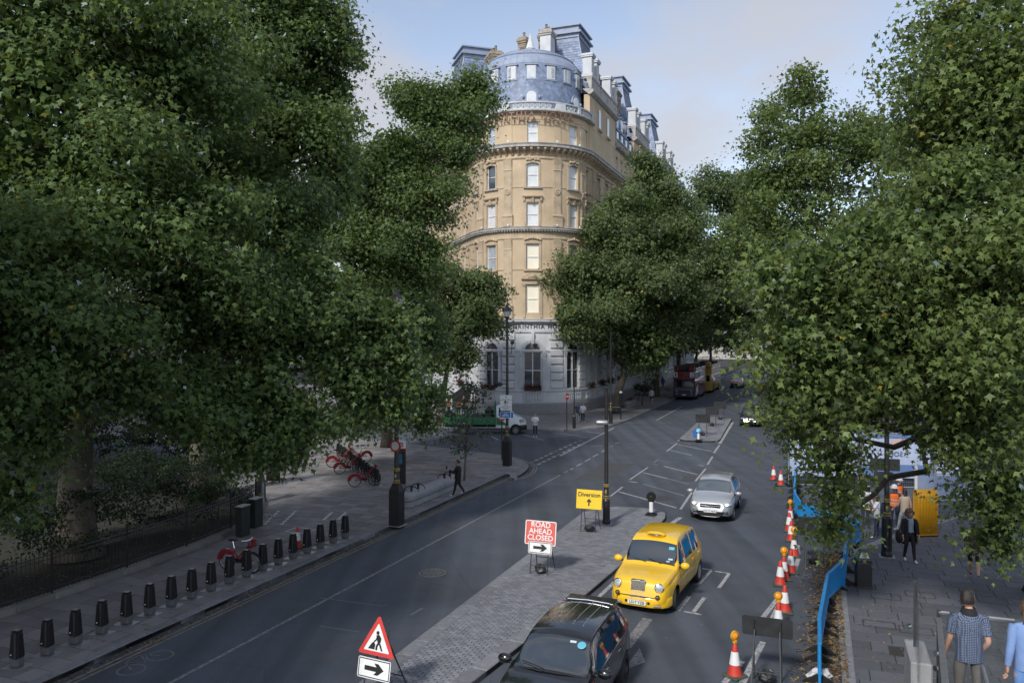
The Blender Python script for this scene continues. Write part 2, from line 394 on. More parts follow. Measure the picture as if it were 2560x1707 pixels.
# ---- traffic islands
def island(name, outline, z, brick, inner):
    o = sheet(name, outline, z-.012, M_JOINT)
    paving(o, [(p.x, p.y) for p in inner], z, M_BRICK, brick[1], [brick[0]], AV, 'paver_brick', maxd=80, gap=.014, nmax=300, stag=False)
    ln = list(outline)+[outline[0]]
    kerbs(o, ln, z, width=.42, out_left=False, length=.92)
    return o
isl1 = [P(4, -9.45), P(33.3, -9.45), P(34.3, -9.0), P(34.8, -8.3), P(34.95, -7.3), P(34.8, -6.5), P(34.3, -6.1), P(33.4, -5.95), P(27, -6.05), P(22, -6.45), P(16.3, -7.1), P(4, -8.4)]
inn1 = [P(4, -9.1), P(34.4, -9.1), P(34.6, -6.3), P(27, -6.38), P(22, -6.8), P(16.3, -7.45), P(4, -8.8)]
island('near_traffic_island', isl1, .13, (.21, .107), inn1)
isl2 = [P(59.0, -9.5), P(74.5, -9.9), P(75.6, -9.2), P(75.5, -7.6), P(74.2, -7.25), P(59.4, -6.65), P(58.6, -7.1), P(58.4, -9.0)]
inn2 = [P(58.7, -9.2), P(75.2, -9.6), P(75.2, -7.5), P(58.8, -6.95)]
island('far_traffic_island', isl2, .13, (.42, .42), inn2)
# ---- garden behind the railing
gp = rail_line + [P(36, -33), P(40, -60), P(-5, -70), P(-5, -20.8)]
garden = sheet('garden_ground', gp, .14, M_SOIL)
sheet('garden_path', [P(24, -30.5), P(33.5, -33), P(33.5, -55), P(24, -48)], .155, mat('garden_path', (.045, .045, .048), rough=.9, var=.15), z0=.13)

# ---- road paint: each line a sheet 4 mm above the road, part of the road
def line_poly(pts, w, m=None, name='painted_line', z=.004):
    b = MB(); pts = [Vector((p[0], p[1])) for p in pts]; Lp = []; Rp = []
    for i, p in enumerate(pts):
        d = (pts[min(i+1, len(pts)-1)]-pts[max(i-1, 0)]).normalized(); n = Vector((-d.y, d.x))*w/2
        Lp.append(p+n); Rp.append(p-n)
    n = len(pts); b.add([(*p, z) for p in Lp]+[(*p, z) for p in Rp], [(n+i, n+i+1, i+1, i) for i in range(n-1)])
    return b.build(name, m or M_WHITE, road)
def seg(ox, oy, k, a, b, w, m=None):
    return line_poly([g(ox+a[0]/k, oy+a[1]/k), g(ox+b[0]/k, oy+b[1]/k)], w, m)
# double yellow lines round the plaza corner
def offset_line(line, d):
    o = []
    for i, p in enumerate(line):
        t = (Vector(line[min(i+1, len(line)-1)])-Vector(line[max(i-1, 0)])); t.normalize(); o.append(Vector((p[0]+t.y*d, p[1]-t.x*d, 0)))
    return o
yl = [P(3, -16), P(20, -16), P(41, -16)]+nose[:-1]
line_poly(offset_line(yl, .30), .075, M_YEL); line_poly(offset_line(yl, .47), .075, M_YEL)
line_poly([P(12, -13.55), P(44, -13.3)], .1, M_WORN)
for v0 in (-15.9,): line_poly([P(69.5, v0), P(96, v0)], .09, M_YEL)
S7 = (1400, 950, 3.485)
for a, b, w, m in [((440, 1010), (545, 930), .1, M_WHITE), ((610, 865), (765, 760), .1, M_WHITE), ((820, 715), (860, 690), .1, M_WORN), ((930, 620), (1020, 550), .12, M_WHITE),
        ((515, 972), (1015, 1112), .13, M_WHITE), ((600, 880), (675, 893), .12, M_WHITE), ((725, 905), (1085, 1008), .12, M_WORN), ((725, 805), (930, 856), .13, M_WHITE), ((930, 856), (1120, 905), .13, M_WORN), ((905, 750), (1198, 822), .13, M_WHITE),
        ((960, 610), (1150, 655), .12, M_WHITE), ((1035, 562), (1320, 620), .13, M_WHITE), ((1205, 738), (1248, 748), .12, M_WHITE), ((812, 728), (855, 740), .11, M_WORN),
        ((1050, 1125), (1150, 975), .12, M_WHITE), ((1180, 880), (1270, 770), .12, M_WHITE), ((1285, 735), (1330, 665), .12, M_WHITE), ((1340, 635), (1390, 565), .13, M_WHITE), ((1390, 553), (1505, 368), .22, M_WHITE), ((1030, 530), (1180, 390), .16, M_WHITE),
        ((65, 790), (115, 768), .1, M_WHITE), ((145, 748), (190, 725), .1, M_WHITE), ((218, 708), (262, 685), .1, M_WHITE), ((285, 668), (330, 645), .1, M_WHITE), ((360, 625), (400, 605), .1, M_WHITE), ((435, 582), (460, 570), .1, M_WORN), ((480, 555), (520, 540), .1, M_WORN),
        ((0, 825), (30, 810), .1, M_WHITE), ((0, 660), (470, 415), .14, M_WHITE), ((225, 447), (355, 462), .14, M_WHITE), ((840, 350), (1060, 230), .11, M_WHITE), ((1420, 195), (1500, 145), .11, M_WHITE), ((270, 580), (360, 575), .22, M_WORN), ((970, 1250), (1050, 1195), .2, M_WHITE)]:
    seg(*S7, a, b, w, m)
for k in range(9): line_poly([P(102+k*6.2, -11.9+k*.02), P(105+k*6.2, -11.9+k*.02)], .1, M_WHITE)
S8 = (1050, 900, 5.2267)
for a, b, w, m in [((1340, 970), (1610, 1045), .11, M_WHITE), ((1760, 950), (2170, 1005), .11, M_WHITE), ((1770, 1040), (2260, 1000), .1, M_WORN), ((120, 960), (430, 1005), .12, M_WHITE), ((760, 1035), (1550, 1055), .1, M_WORN), ((910, 985), (1020, 1040), .11, M_WHITE), ((50, 912), (330, 948), .1, M_WORN)]:
    seg(*S8, a, b, w, m)
for k in range(11):      # give-way dashes across the mouth of the side street
    for (xa, ya), (xb, yb) in (((1460, 1335), (2090, 1048)), ((1490, 1388), (2140, 1075))):
        t = k/10; c = g(1050+(xa+(xb-xa)*t)/5.2267, 900+(ya+(yb-ya)*t)/5.2267); d = Vector((UX, UY, 0))
        line_poly([c-d*.3, c+d*.3], .18, M_WHITE if (k*7) % 5 else M_WORN)
S4 = (1200, 1300, 3.36)
for a, b, w, m in [((1850, 402), (1945, 418), .1, M_WHITE), ((1940, 422), (1838, 535), .11, M_WHITE), ((1800, 530), (1838, 537), .1, M_WHITE), ((1975, 427), (2098, 447), .1, M_WHITE), ((2092, 450), (2005, 568), .11, M_WHITE), ((1715, 765), (1860, 792), .1, M_WHITE), ((1792, 772), (1885, 648), .12, M_WHITE), ((1660, 757), (1755, 640), .13, M_WHITE), ((1225, 1065), (1410, 825), .27, M_WORN), ((905, 730), (1170, 480), .13, M_WHITE), ((1840, 465), (1890, 472), .09, M_WORN)]:
    seg(*S4, a, b, w, m)
b = MB(); b.add([g(1200+x/3.36, 1300+y/3.36, .004) for x, y in ((1205, 1255), (1390, 1187), (1340, 1072))], [(0, 1, 2)]); b.build('painted_arrow_head', M_WORN, road)
S5 = (1850, 1350, 3.3127)
for a, b_, w, m in [((20, 1180), (190, 840), .15, M_WHITE), ((150, 690), (345, 440), .14, M_WHITE), ((235, 715), (330, 520), .14, M_WHITE), ((450, 262), (485, 150), .14, M_WHITE), ((478, 40), (488, 140), .13, M_WHITE), ((-130, 1180), (20, 1000), .14, M_WHITE)]:
    seg(*S5, a, b_, w, m)
S3 = (800, 1250, 3.36)
for a, b_, w, m in [((0, 818), (540, 890), .05, M_FAINT), ((760, 965), (860, 905), .1, M_FAINT), ((0, 1055), (330, 1105), .05, M_FAINT)]: seg(*S3, a, b_, w, m)
def cycle_mark(c, rot, s, m):
    c = Vector((c[0], c[1], 0)); M_ = Matrix.Rotation(rot, 3, 'Z')
    def W(x, y): return c+M_ @ Vector((x*s, y*s, 0))
    for cx in (-.55, .55):
        line_poly([W(cx+.38*math.cos(a*math.pi/8), .38*math.sin(a*math.pi/8)) for a in range(17)], .07*s, m, 'painted_cycle_symbol')
    line_poly([W(-.55, 0), W(-.2, .6), W(.4, .6), W(.55, 0)], .07*s, m, 'painted_cycle_symbol'); line_poly([W(-.2, .6), W(.0, 0), W(.4, .6)], .07*s, m, 'painted_cycle_symbol')
cycle_mark(g(365, 1655), R(70), .8, M_FAINT); cycle_mark(g(2032, 1442), R(-20), .55, M_WORN)
cycle_mark(g(1497, 1115), R(0), .6, M_WORN)
# darker tarmac reinstatements
for poly in ([g(1115, 1096), g(1180, 1090), g(1215, 1102), g(1110, 1112)], [g(1710, 1190), g(1760, 1190), g(1775, 1203), g(1700, 1203)], [g(1645, 1238), g(1685, 1238), g(1680, 1250), g(1640, 1250)], [P(41, -12.2), P(47, -12.1), P(47.4, -10.2), P(41.3, -10.6)]):
    MB().add([(p.x, p.y, .0025) for p in poly], [tuple(range(len(poly)))]).build('tarmac_patch', M_PATCH, road)
# ================================================================= the hotel: round corner tower between two wings
M_STONE = mat('sandstone', (.52, .41, .28), rough=.85, var=.16, vscale=.55, bump=.25, bscale=12, dirt=(.38, .285, .18), dscale=.45, damt=.6)
M_STONE2 = mat('sandstone_trim', (.48, .385, .275), rough=.85, var=.2, vscale=1.2, bump=.3, bscale=18, dirt=(.28, .215, .15), dscale=1.3, damt=.5)
M_PALE = mat('pale_stone', (.56, .58, .61), rough=.8, var=.14, vscale=.8, bump=.2, bscale=14, dirt=(.38, .38, .385), dscale=.7, damt=.5)
M_PALE2 = mat('weathered_cornice', (.42, .40, .38), rough=.85, var=.25, vscale=2.0, bump=.3, bscale=20, dirt=(.16, .15, .14), dscale=1.4, damt=.7)
M_GRAN = mat('grey_granite', (.25, .25, .26), rough=.6, var=.18, vscale=5, bump=.1, bscale=40)
M_SLATE = mat('blue_slate', (.20, .255, .38), rough=.55, var=.2, vscale=1.5, rnd=.28, dirt=(.13, .15, .2), dscale=.7, damt=.45)
M_LEAD = mat('lead_sheet', (.25, .30, .41), rough=.5, var=.16, vscale=1.2, dirt=(.36, .38, .42), dscale=1.0, damt=.35)
M_CHIM = mat('sooty_brick', (.26, .215, .165), rough=.9, var=.2, vscale=3, rnd=.45, bump=.3, bscale=20, dirt=(.06, .055, .05), dscale=2.2, damt=.65)
M_FRAME = mat('white_frame', (.68, .69, .70), rough=.45, var=.06, vscale=4)
M_BLIND = mat('pane_with_blind', (.62, .64, .66), rough=.12, spec=.8, coat=1.0, var=.18, vscale=1.4)
M_CREAM = mat('pane_yellow_reflection', (.78, .72, .58), rough=.12, spec=.8, coat=1.0, var=.1, vscale=1.2)  # reflection of a sunlit building opposite, put into the pane colour
M_DARKP = mat('pane_dark_room', (.05, .06, .075), rough=.06, spec=1.0, coat=1.0, var=.4, vscale=1.2)
M_CURT = mat('pane_net_curtain', (.36, .40, .44), rough=.1, spec=.9, coat=1.0, var=.35, vscale=2.2)
M_BRONZE = mat('bronze_letter', (.20, .115, .085), rough=.5, metal=.3, var=.2, vscale=6)
M_INK = mat('dark_letter', (.045, .05, .06), rough=.5)

HC = Vector((2.0, 83.2)); HR = 6.1
TR, TL = R(69.0), R(72.0)
S_R, S_L = HR*TR, -HR*TL
def hp(s, d=0.0):
    'hotel wall line: s metres right of the middle window, d metres out from the wall'
    if s > S_R:
        n = Vector((math.sin(TR), -math.cos(TR))); t = Vector((math.cos(TR), math.sin(TR))); return HC+n*HR+t*(s-S_R)+n*d
    if s < S_L:
        n = Vector((-math.sin(TL), -math.cos(TL))); t = Vector((-math.cos(TL), math.sin(TL))); return HC+n*HR+t*(S_L-s)+n*d
    a = s/HR; n = Vector((math.sin(a), -math.cos(a))); return HC+n*(HR+d)
def hn(s):
    a = max(-TL, min(TR, s/HR)); return Vector((math.sin(a), -math.cos(a)))
def ssteps(s0, s1):
    'sample positions: fine round the bow, ends only on the straight wings'
    pts = [s0]
    for k in range(-14, 15):
        s = k*.55
        if s0+.02 < s < s1-.02 and S_L <= s <= S_R: pts.append(s)
    for e in (S_L, S_R):
        if s0+.02 < e < s1-.02: pts.append(e)
    pts.append(s1); return sorted(pts)
def hv(s, d, z): p = hp(s, d); return (p.x, p.y, z)
def band(b, s0, s1, z0, z1, d1, d0=-.05, mi=0, r=0.0):
    'solid course along the wall line, out to d1'
    ss = ssteps(s0, s1); n = len(ss); vs = []
    for s in ss: vs += [hv(s, d0, z0), hv(s, d1, z0), hv(s, d1, z1), hv(s, d0, z1)]
    fs = []
    for i in range(n-1):
        a = i*4; c = a+4
        fs += [(a+1, c+1, c+2, a+2), (a+2, c+2, c+3, a+3), (a, c, c+1, a+1)]
    fs += [(0, 1, 2, 3), (4*n-1, 4*n-2, 4*n-3, 4*n-4)]
    b.add(vs, fs, mi, r); return b
def prof(b, s0, s1, pts, mi=0):
    'moulding: profile of (d, z) pairs swept along the wall line'
    ss = ssteps(s0, s1); m = len(pts); vs = [hv(s, d, z) for s in ss for d, z in pts]
    fs = [(i*m+k, (i+1)*m+k, (i+1)*m+k+1, i*m+k+1) for i in range(len(ss)-1) for k in range(m-1)]
    fs += [tuple(range(m)), tuple(reversed(range((len(ss)-1)*m, len(ss)*m)))]
    b.add(vs, fs, mi); return b

hotel = thing('hotel', 'sandstone corner hotel with round tower and blue slate dome between two streets', 'hotel', (0, 0, 0))
S0, S1 = S_L-40, S_R+75            # ends of the built wings
BOW = [0, -4.45, 4.45, -6.9, 6.95]
right_w = [S_R+k for k in (4.2, 7.8)] + [S_R+12.6+2.35*i for i in range(4)] + [S_R+23.5, S_R+27.0] + [S_R+32+2.35*i for i in range(4)] + [S_R+43, S_R+46.5]+[S_R+52+2.4*i for i in range(6)]
left_w = [S_L-k for k in (4.0, 7.2, 10.4, 13.6, 16.8, 20, 23.2, 26.4)]
FLOORS = [  # z of wall strip, window sill, window head, half width, style
    ('ground', 0.0, 9.2, 2.45, 6.1, .88),
    ('first', 9.2, 13.9, 9.85, 12.55, .62),
    ('second', 13.9, 18.0, 14.07, 16.5, .62),
    ('third', 18.0, 21.7, 18.3, 20.5, .58),
    ('fourth', 21.7, 26.0, 22.08, 24.4, .58),
    ('fifth', 26.0, 29.4, 26.35, 28.3, .52)]
allw = sorted(BOW+right_w+left_w)
def wall_floor(nm, z0, z1, za, zb, hw, m):
    'one storey of wall with window openings 0.3 m deep'
    b = MB(); edges = [S0]; 
    ws = [(s-(hw*.55 if abs(abs(s)-6.92) < .2 else hw*(.8 if abs(s) > 8 else 1)), s+(hw*.55 if abs(abs(s)-6.92) < .2 else hw*(.8 if abs(s) > 8 else 1))) for s in allw]
    def quad(s0, s1, a, c):
        ss = ssteps(s0, s1); vs = []
        for s in ss: vs += [hv(s, 0, a), hv(s, 0, c)]
        b.add(vs, [(2*i, 2*i+2, 2*i+3, 2*i+1) for i in range(len(ss)-1)])
    cur = S0
    for a, c in ws:
        quad(cur, a, z0, z1); quad(a, c, z0, za); quad(a, c, zb, z1); cur = c
        D = -.32
        b.add([hv(a, 0, za), hv(a, D, za), hv(a, D, zb), hv(a, 0, zb)], [(0, 1, 2, 3)]); b.add([hv(c, 0, za), hv(c, D, za), hv(c, D, zb), hv(c, 0, zb)], [(3, 2, 1, 0)])
        b.add([hv(a, 0, zb), hv(a, D, zb), hv(c, D, zb), hv(c, 0, zb)], [(0, 1, 2, 3)]); b.add([hv(a, 0, za), hv(a, D, za), hv(c, D, za), hv(c, 0, za)], [(3, 2, 1, 0)])
    quad(cur, S1, z0, z1)
    b.build('wall', m, hotel); return ws
def window(s, hw, za, zb, pane_m, arch=False, cross=False, d=-.2):
    'sash window: frame with bars and two panes set back in the wall'
    f = MB(); a, c = s-hw, s+hw; t = .07; zm = (za+zb)/2
    band(f, a, a+t, za, zb, d+.05, d-.04); band(f, c-t, c, za, zb, d+.05, d-.04); band(f, a+t, c-t, zb-t, zb, d+.05, d-.04); band(f, a+t, c-t, za, za+t, d+.05, d-.04)
    band(f, a+t, c-t, zm-.035, zm+.035, d+.06, d-.04)
    if cross: band(f, s-.05, s+.05, za+t, zb-t, d+.07, d-.04)
    o = f.build('window', M_FRAME, hotel)
    for z0, z1 in ((za+t, zm-.035), (zm+.035, zb-t)):
        p = MB(); p.add([hv(a+t, d, z0), hv(c-t, d, z0), hv(c-t, d, z1), hv(a+t, d, z1)], [(0, 1, 2, 3)]); p.build('pane', pane_m, o)
    if arch:
        f = MB(); n = 12; pts = [(s+hw*math.cos(math.pi*k/n), zb+hw*math.sin(math.pi*k/n)) for k in range(n+1)]
        vs = [hv(x, d+.05, z) for x, z in pts]+[hv(s+(x-s)*.9, d+.05, zb+(z-zb)*.9) for x, z in pts]
        f.add(vs, [(k, k+1, n+2+k, n+1+k) for k in range(n)])
        f.add([hv(s, d, zb)]+[hv(x, d, z) for x, z in pts], [(0, k+1, k+2) for k in range(n)], 1)
        f.build('fanlight', [M_FRAME, pane_m], hotel)
    return o
def arch_wall_patch(b, s, hw, zb, d=-.3):
    'dark reveal of a round arch is left open: fill corners above the springing'
    n = 12
    for k in range(n):
        a0, a1 = math.pi*k/n, math.pi*(k+1)/n
        p0 = (s+hw*math.cos(a0), zb+hw*math.sin(a0)); p1 = (s+hw*math.cos(a1), zb+hw*math.sin(a1))
        b.add([hv(p0[0], 0, p0[1]), hv(p1[0], 0, p1[1]), hv(p1[0], 0, zb+hw), hv(p0[0], 0, zb+hw)], [(0, 1, 2, 3)])
        b.add([hv(p0[0], 0, p0[1]), hv(p1[0], 0, p1[1]), hv(p1[0], d, p1[1]), hv(p0[0], d, p0[1])], [(0, 3, 2, 1)])
rw = random.Random(5)
def trimpart(name, m): return (MB(), name, m)
sills = {}
for fi, (nm, z0, z1, za, zb, hw) in enumerate(FLOORS):
    m = M_PALE if fi == 0 else M_STONE
    ws = wall_floor(nm, z0, z1, za, zb+(hw if fi == 0 else 0), hw, m)
    for s, (a, c) in zip(allw, ws):
        w = (c-a)/2; vis = S_L-16 < s < S_R+44
        if not vis: continue
        mid = abs(s) < .1
        if fi == 0: pm = M_DARKP
        elif mid and fi in (1, 2): pm = M_CREAM
        elif mid or s == 4.45 and fi > 2: pm = M_BLIND
        else: pm = rw.choice([M_CURT, M_CURT, M_BLIND, M_DARKP])
        window(s, w, za, zb, pm, arch=fi == 0, cross=fi == 0)
        ap = MB()                                                     # dressings round the window: one surround each
        if fi == 0:
            arch_wall_patch(ap, s, w, zb)
            n = 14
            for (r0, r1, dd) in ((w+.02, w+.16, .06), (w+.18, w+.36, .1)):
                vs = []
                for k in range(n+1):
                    a_ = math.pi*k/n
                    for rr, d_ in ((r0, 0), (r0, dd), (r1, dd), (r1, 0)): vs.append(hv(s+rr*math.cos(a_), d_, zb+rr*math.sin(a_)))
                ap.add(vs, [(4*k+j, 4*k+4+j, 4*k+5+j, 4*k+1+j) for k in range(n) for j in range(3)])
            for sg in (-1, 1):
                e = s+sg*(w+.22); prof(ap, e-.14, e+.14, [(0, 2.6), (.14, 2.6), (.14, 5.6), (.2, 5.7), (.2, 5.85), (.24, 5.9), (.24, 6.05), (0, 6.05)])
            prof(ap, s-.13, s+.13, [(0, 6.85), (.2, 6.85), (.28, 7.5), (.3, 7.95), (0, 7.95)])
        elif fi == 1:
            for sg in (-1, 1):
                e = s+sg*(w+.2); prof(ap, e-.12, e+.12, [(0, 9.4), (.1, 9.4), (.1, 9.75), (.13, 9.8), (.1, 9.85), (.1, 12.4), (.18, 12.45), (.18, 12.6), (0, 12.6)])
            prof(ap, s-w-.42, s+w+.42, [(0, 12.62), (.1, 12.62), (.1, 12.95), (.22, 13.0), (.34, 13.12), (.34, 13.22), (0, 13.25)])
            n = 8; vs = []
            for k in range(n+1):
                t = -1+2*k/n; zz = 13.22+.52*(1-t*t)
                vs += [hv(s+t*(w+.36), 0, 13.2), hv(s+t*(w+.36), .26, 13.2), hv(s+t*(w+.36), .3, zz), hv(s+t*(w+.36), 0, zz+.02)]
            ap.add(vs, [(4*k+j, 4*k+4+j, 4*k+5+j, 4*k+1+j) for k in range(n) for j in range(3)])
            ap.box((*hp(s, .3), 13.45), (.34, .2, .26), math.atan2(hn(s).y, hn(s).x)+math.pi/2)
        elif fi == 2:
            prof(ap, s-w-.2, s-w-.02, [(0, 14.0), (.08, 14.0), (.08, 16.5), (0, 16.5)]); prof(ap, s+w+.02, s+w+.2, [(0, 14.0), (.08, 14.0), (.08, 16.5), (0, 16.5)])
            prof(ap, s-w-.2, s+w+.2, [(0, 16.55), (.08, 16.55), (.1, 16.75), (0, 16.75)])
            for k in range(7):
                t = (k-3)/3; ap.sphere((*hp(s+t*(w+.1), .1), 16.95+.2*(1-abs(t))), (.15, .11, .11 if k != 3 else .2), 8, 6)
            prof(ap, s-w-.25, s+w+.25, [(0, 13.9), (.2, 13.9), (.2, 14.04), (0, 14.06)])
        elif fi == 3:
            for sg in (-1, 1):
                e = s+sg*(w+.12); prof(ap, e-.1, e+.1, [(0, 18.3), (.07, 18.3), (.07, 20.6), (0, 20.6)]); prof(ap, e+sg*.1-.08, e+sg*.1+.08, [(0, 20.45), (.2, 20.7), (.24, 20.98), (0, 20.98)])
            prof(ap, s-w-.36, s+w+.36, [(0, 20.98), (.2, 20.98), (.3, 21.1), (.3, 21.18), (0, 21.22)]); prof(ap, s-w-.2, s+w+.2, [(0, 20.58), (.07, 20.58), (.07, 20.9), (0, 20.9)])
            prof(ap, s-.12, s+.12, [(0, 20.5), (.14, 20.5), (.22, 20.95), (0, 20.95)])
        elif fi == 4:
            prof(ap, s-w-.3, s+w+.3, [(0, 21.85), (.2, 21.9), (.2, 22.04), (0, 22.06)], 1)
            n = 8; vs = []
            for k in range(n+1):
                t = -1+2*k/n; zz = 24.38-.22*t*t
                for rr, d_ in ((0, 0), (0, .1), (.2, .1), (.2, 0)): vs.append(hv(s+t*(w+.16), d_, zz+rr))
            ap.add(vs, [(4*k+j, 4*k+4+j, 4*k+5+j, 4*k+1+j) for k in range(n) for j in range(3)])
            for k in range(5): ap.sphere((*hp(s+(k-2)*.26, .14), 24.66+(.1 if k == 2 else 0)), (.16, .1, .12), 8, 6)
            for sg in (-1, 1):
                e = s+sg*(w+.1); prof(ap, e-.08, e+.08, [(0, 22.1), (.07, 22.1), (.07, 24.2), (0, 24.2)])
        else:
            prof(ap, s-w-.16, s+w+.16, [(0, 28.32), (.06, 28.32), (.06, 28.5), (0, 28.5)])
        ap.build('window_surround', [M_PALE if fi == 0 else M_STONE2, M_PALE2], hotel)
SV0, SV1 = S_L-18, S_R+46         # trimmed stretch that can be seen
# plinth, ledges, string courses, cornices
b = MB(); prof(b, S0, S1, [(-.05, 0), (.42, 0), (.42, 1.0), (.34, 1.12), (0, 1.14)]); b.build('granite_plinth', M_GRAN, hotel)
b = MB(); prof(b, S0, S1, [(0, 1.14), (.28, 1.14), (.28, 2.2), (.36, 2.28), (.36, 2.42), (0, 2.45)]); b.build('sill_course', M_PALE, hotel)
b = MB(); b.lathe([(.03, 1.3), (.075, 1.36), (.09, 1.5), (.055, 1.75), (.04, 1.9), (.075, 2.0), (.075, 2.06)], (0, 0, 0), 8); bal_me = b.mesh('baluster', M_PALE)
for s in allw:
    if SV0 < s < SV1:
        for k in range(7):
            p = hp(s-.75+k*.25, .30); link('baluster', bal_me, hotel, (p.x, p.y, 0))
b = MB(); prof(b, S0, S1, [(0, 6.08), (.06, 6.08), (.1, 6.2), (.1, 6.3), (0, 6.32)]); b.build('impost_course', M_PALE, hotel)
b = MB(); prof(b, S0, S1, [(0, 7.95), (.12, 7.95), (.14, 8.05), (.16, 8.2), (.12, 8.22), (.12, 8.78), (.2, 8.82), (.34, 8.95), (.5, 9.0), (.5, 9.16), (.56, 9.22), (0, 9.3)]); b.build('ground_floor_cornice', M_PALE, hotel)
b = MB()
s = SV0
while s < SV1: band(b, s, s+.09, 8.84, 8.95, .3); s += .19
tag(b.build('dentil_row', M_PALE, hotel), kind='stuff')
b = MB(); prof(b, S0, S1, [(0, 14.0), (.05, 14.0), (.07, 14.1), (0, 14.12)]); prof(b, S0, S1, [(0, 17.0), (.06, 17.0), (.1, 17.1), (.04, 17.14), (.04, 17.62), (.1, 17.68), (0, 17.7)]); prof(b, S0, S1, [(0, 22.0), (.05, 22.0), (.05, 22.08), (0, 22.1)]); prof(b, S0, S1, [(0, 24.75), (.06, 24.75), (.12, 24.86), (.05, 24.9), (0, 24.95)]); b.build('string_course', M_STONE2, hotel)
b = MB(); prof(b, S0, S1, [(0, 17.7), (.2, 17.72), (.26, 17.84), (.42, 17.9), (.42, 18.06), (.48, 18.12), (.1, 18.24), (0, 18.24)]); b.build('middle_cornice', M_PALE2, hotel)
b = MB(); s = SV0
while s < SV1: band(b, s, s+.13, 17.74, 17.87, .36); s += .27
tag(b.build('dentil_row', M_PALE2, hotel), kind='stuff')
b = MB(); prof(b, S0, S1, [(0, 25.55), (.28, 25.6), (.34, 25.75), (.72, 25.82), (.72, 26.02), (.8, 26.14), (.8, 26.2), (.1, 26.34), (0, 26.34)]); b.build('main_cornice', M_PALE2, hotel)
s = SV0
while s < SV1:
    b = MB(); prof(b, s, s+.22, [(0, 25.1), (.1, 25.12), (.22, 25.3), (.5, 25.5), (.62, 25.62), (.62, 25.78), (0, 25.78)]); b.build('bracket', M_STONE2, hotel); s += .62
b = MB(); b.box((0, 0, .09), (.16, .16, .18), taper=.8); b.box((0, 0, .01), (.2, .1, .02)); fl_me = b.mesh('flood_lamp', M_FRAME)
for z in (9.3, 18.26, 26.36):                                # small lamps standing on the cornices
    for s in (-5.4, -2.3, 2.3, 5.0, 8.5): p = hp(s, .36); link('flood_lamp', fl_me, hotel, (p.x, p.y, z), s/HR)
# pilasters beside the middle window, rusticated piers on the ground floor
for s in (-2.45, 2.45, -6.0, 6.0, S_R+2.2, S_R+10.2, S_L-1.9):
    b = MB(); w = .42
    prof(b, s-w-.1, s+w+.1, [(0, 9.3), (.22, 9.3), (.22, 10.3), (.28, 10.4), (.28, 10.5), (.16, 10.6), (.14, 10.62), (0, 10.62)])
    prof(b, s-w, s+w, [(0, 10.6), (.1, 10.6), (.1, 15.9), (.14, 16.0), (.1, 16.1), (.14, 16.5), (.22, 16.9), (0, 16.98)])
    prof(b, s-w-.1, s+w+.1, [(0, 18.26), (.2, 18.26), (.2, 19.1), (.26, 19.2), (.26, 19.32), (.14, 19.4), (0, 19.4)])
    prof(b, s-w, s+w, [(0, 19.4), (.1, 19.4), (.1, 23.6), (.16, 23.7), (.1, 23.8), (.14, 24.2), (.26, 24.7), (0, 24.75)])
    for e in (s-w+.1, s+w-.13): band(b, e, e+.04, 19.6, 23.5, .13)
    p = hp(s, .1); n_ = hn(s)
    b.build('pilaster', M_STONE2, hotel)
    rz = math.atan2(n_.y, n_.x); ro = MB()
    ro.lathe([(.0, .1), (.1, .1), (.12, .04), (.2, .04), (.22, .1), (.3, .08), (.3, 0)], (0, 0, 0), 16, 0, 'X'); o = ro.build('rosette', M_STONE2, hotel, (p.x, p.y, 21.6), rz)
    b = MB(); prof(b, s-w, s+w, [(0, 26.36), (.05, 26.36), (.05, 28.3), (.1, 28.4), (0, 28.5)]); b.build('pilaster', M_STONE, hotel)
for s in (-2.35, 2.35, -5.7, 5.8, 8.6, S_R+6, S_R+10.4, S_R+17.2, S_L-2, S_L-5.6, S_L-8.8):
    for k in range(7):
        z = 2.5+k*.78; b = MB(); ss = (s-.62, s+.62)
        prof(b, *ss, [(0, z+.02), (.12, z+.05), (.2, z+.1), (.2, z+.62), (.12, z+.68), (0, z+.72)]); b.build('rusticated_block', M_PALE, hotel)
# granite facing panels of the plinth
for k in range(-4, 10):
    b = MB(); band(b, k*2.1-.95, k*2.1+.95, .12, .92, .45, .40); b.build('granite_panel', M_GRAN, hotel)
# lettering over the ground floor and along the parapet
def wall_letters(txt, z, size, step, s_mid, d, m, name, dep):
    n = len(txt); w = []
    adv = {'I': .52, ' ': .6, 'L': .85, 'T': .9, 'E': .88, 'H': 1.05, 'N': 1.08, 'O': 1.15, 'C': 1.05, 'A': 1.05, 'R': 1.0}
    tot = sum(adv.get(c, 1)*step for c in txt); s = s_mid-tot/2; cache = {}
    for c in txt:
        a = adv.get(c, 1)*step
        if c != ' ':
            if c not in cache: cache[c] = text_mesh(c, size, m, dep, bold=.012)
            e = s+a/2; p = hp(e, d); nn = hn(e); rz = math.atan2(nn.y, nn.x)+math.pi/2
            o = link(name, cache[c], hotel); o.matrix_local = Matrix.Translation((p.x, p.y, z)) @ Matrix.Rotation(rz, 4, 'Z') @ Matrix.Rotation(R(90), 4, 'X')
        s += a
wall_letters('CORINTHIA HOTEL', 8.5, .56, .43, 0.55, .13, M_INK, 'letter', .03)
wall_letters('CORINTHIA HOTEL', 28.82, .95, .70, -.75, .50, M_BRONZE, 'roof_letter', .06)
b = MB(); prof(b, -8.2, 5.2, [(.40, 28.42), (.46, 28.42), (.46, 28.45), (.40, 28.45)])
for k in range(7): band(b, -8+k*2.1, -7.97+k*2.1, 28.42, 28.46, .46, .0)
b.build('letter_rail', M_BRONZE, hotel)
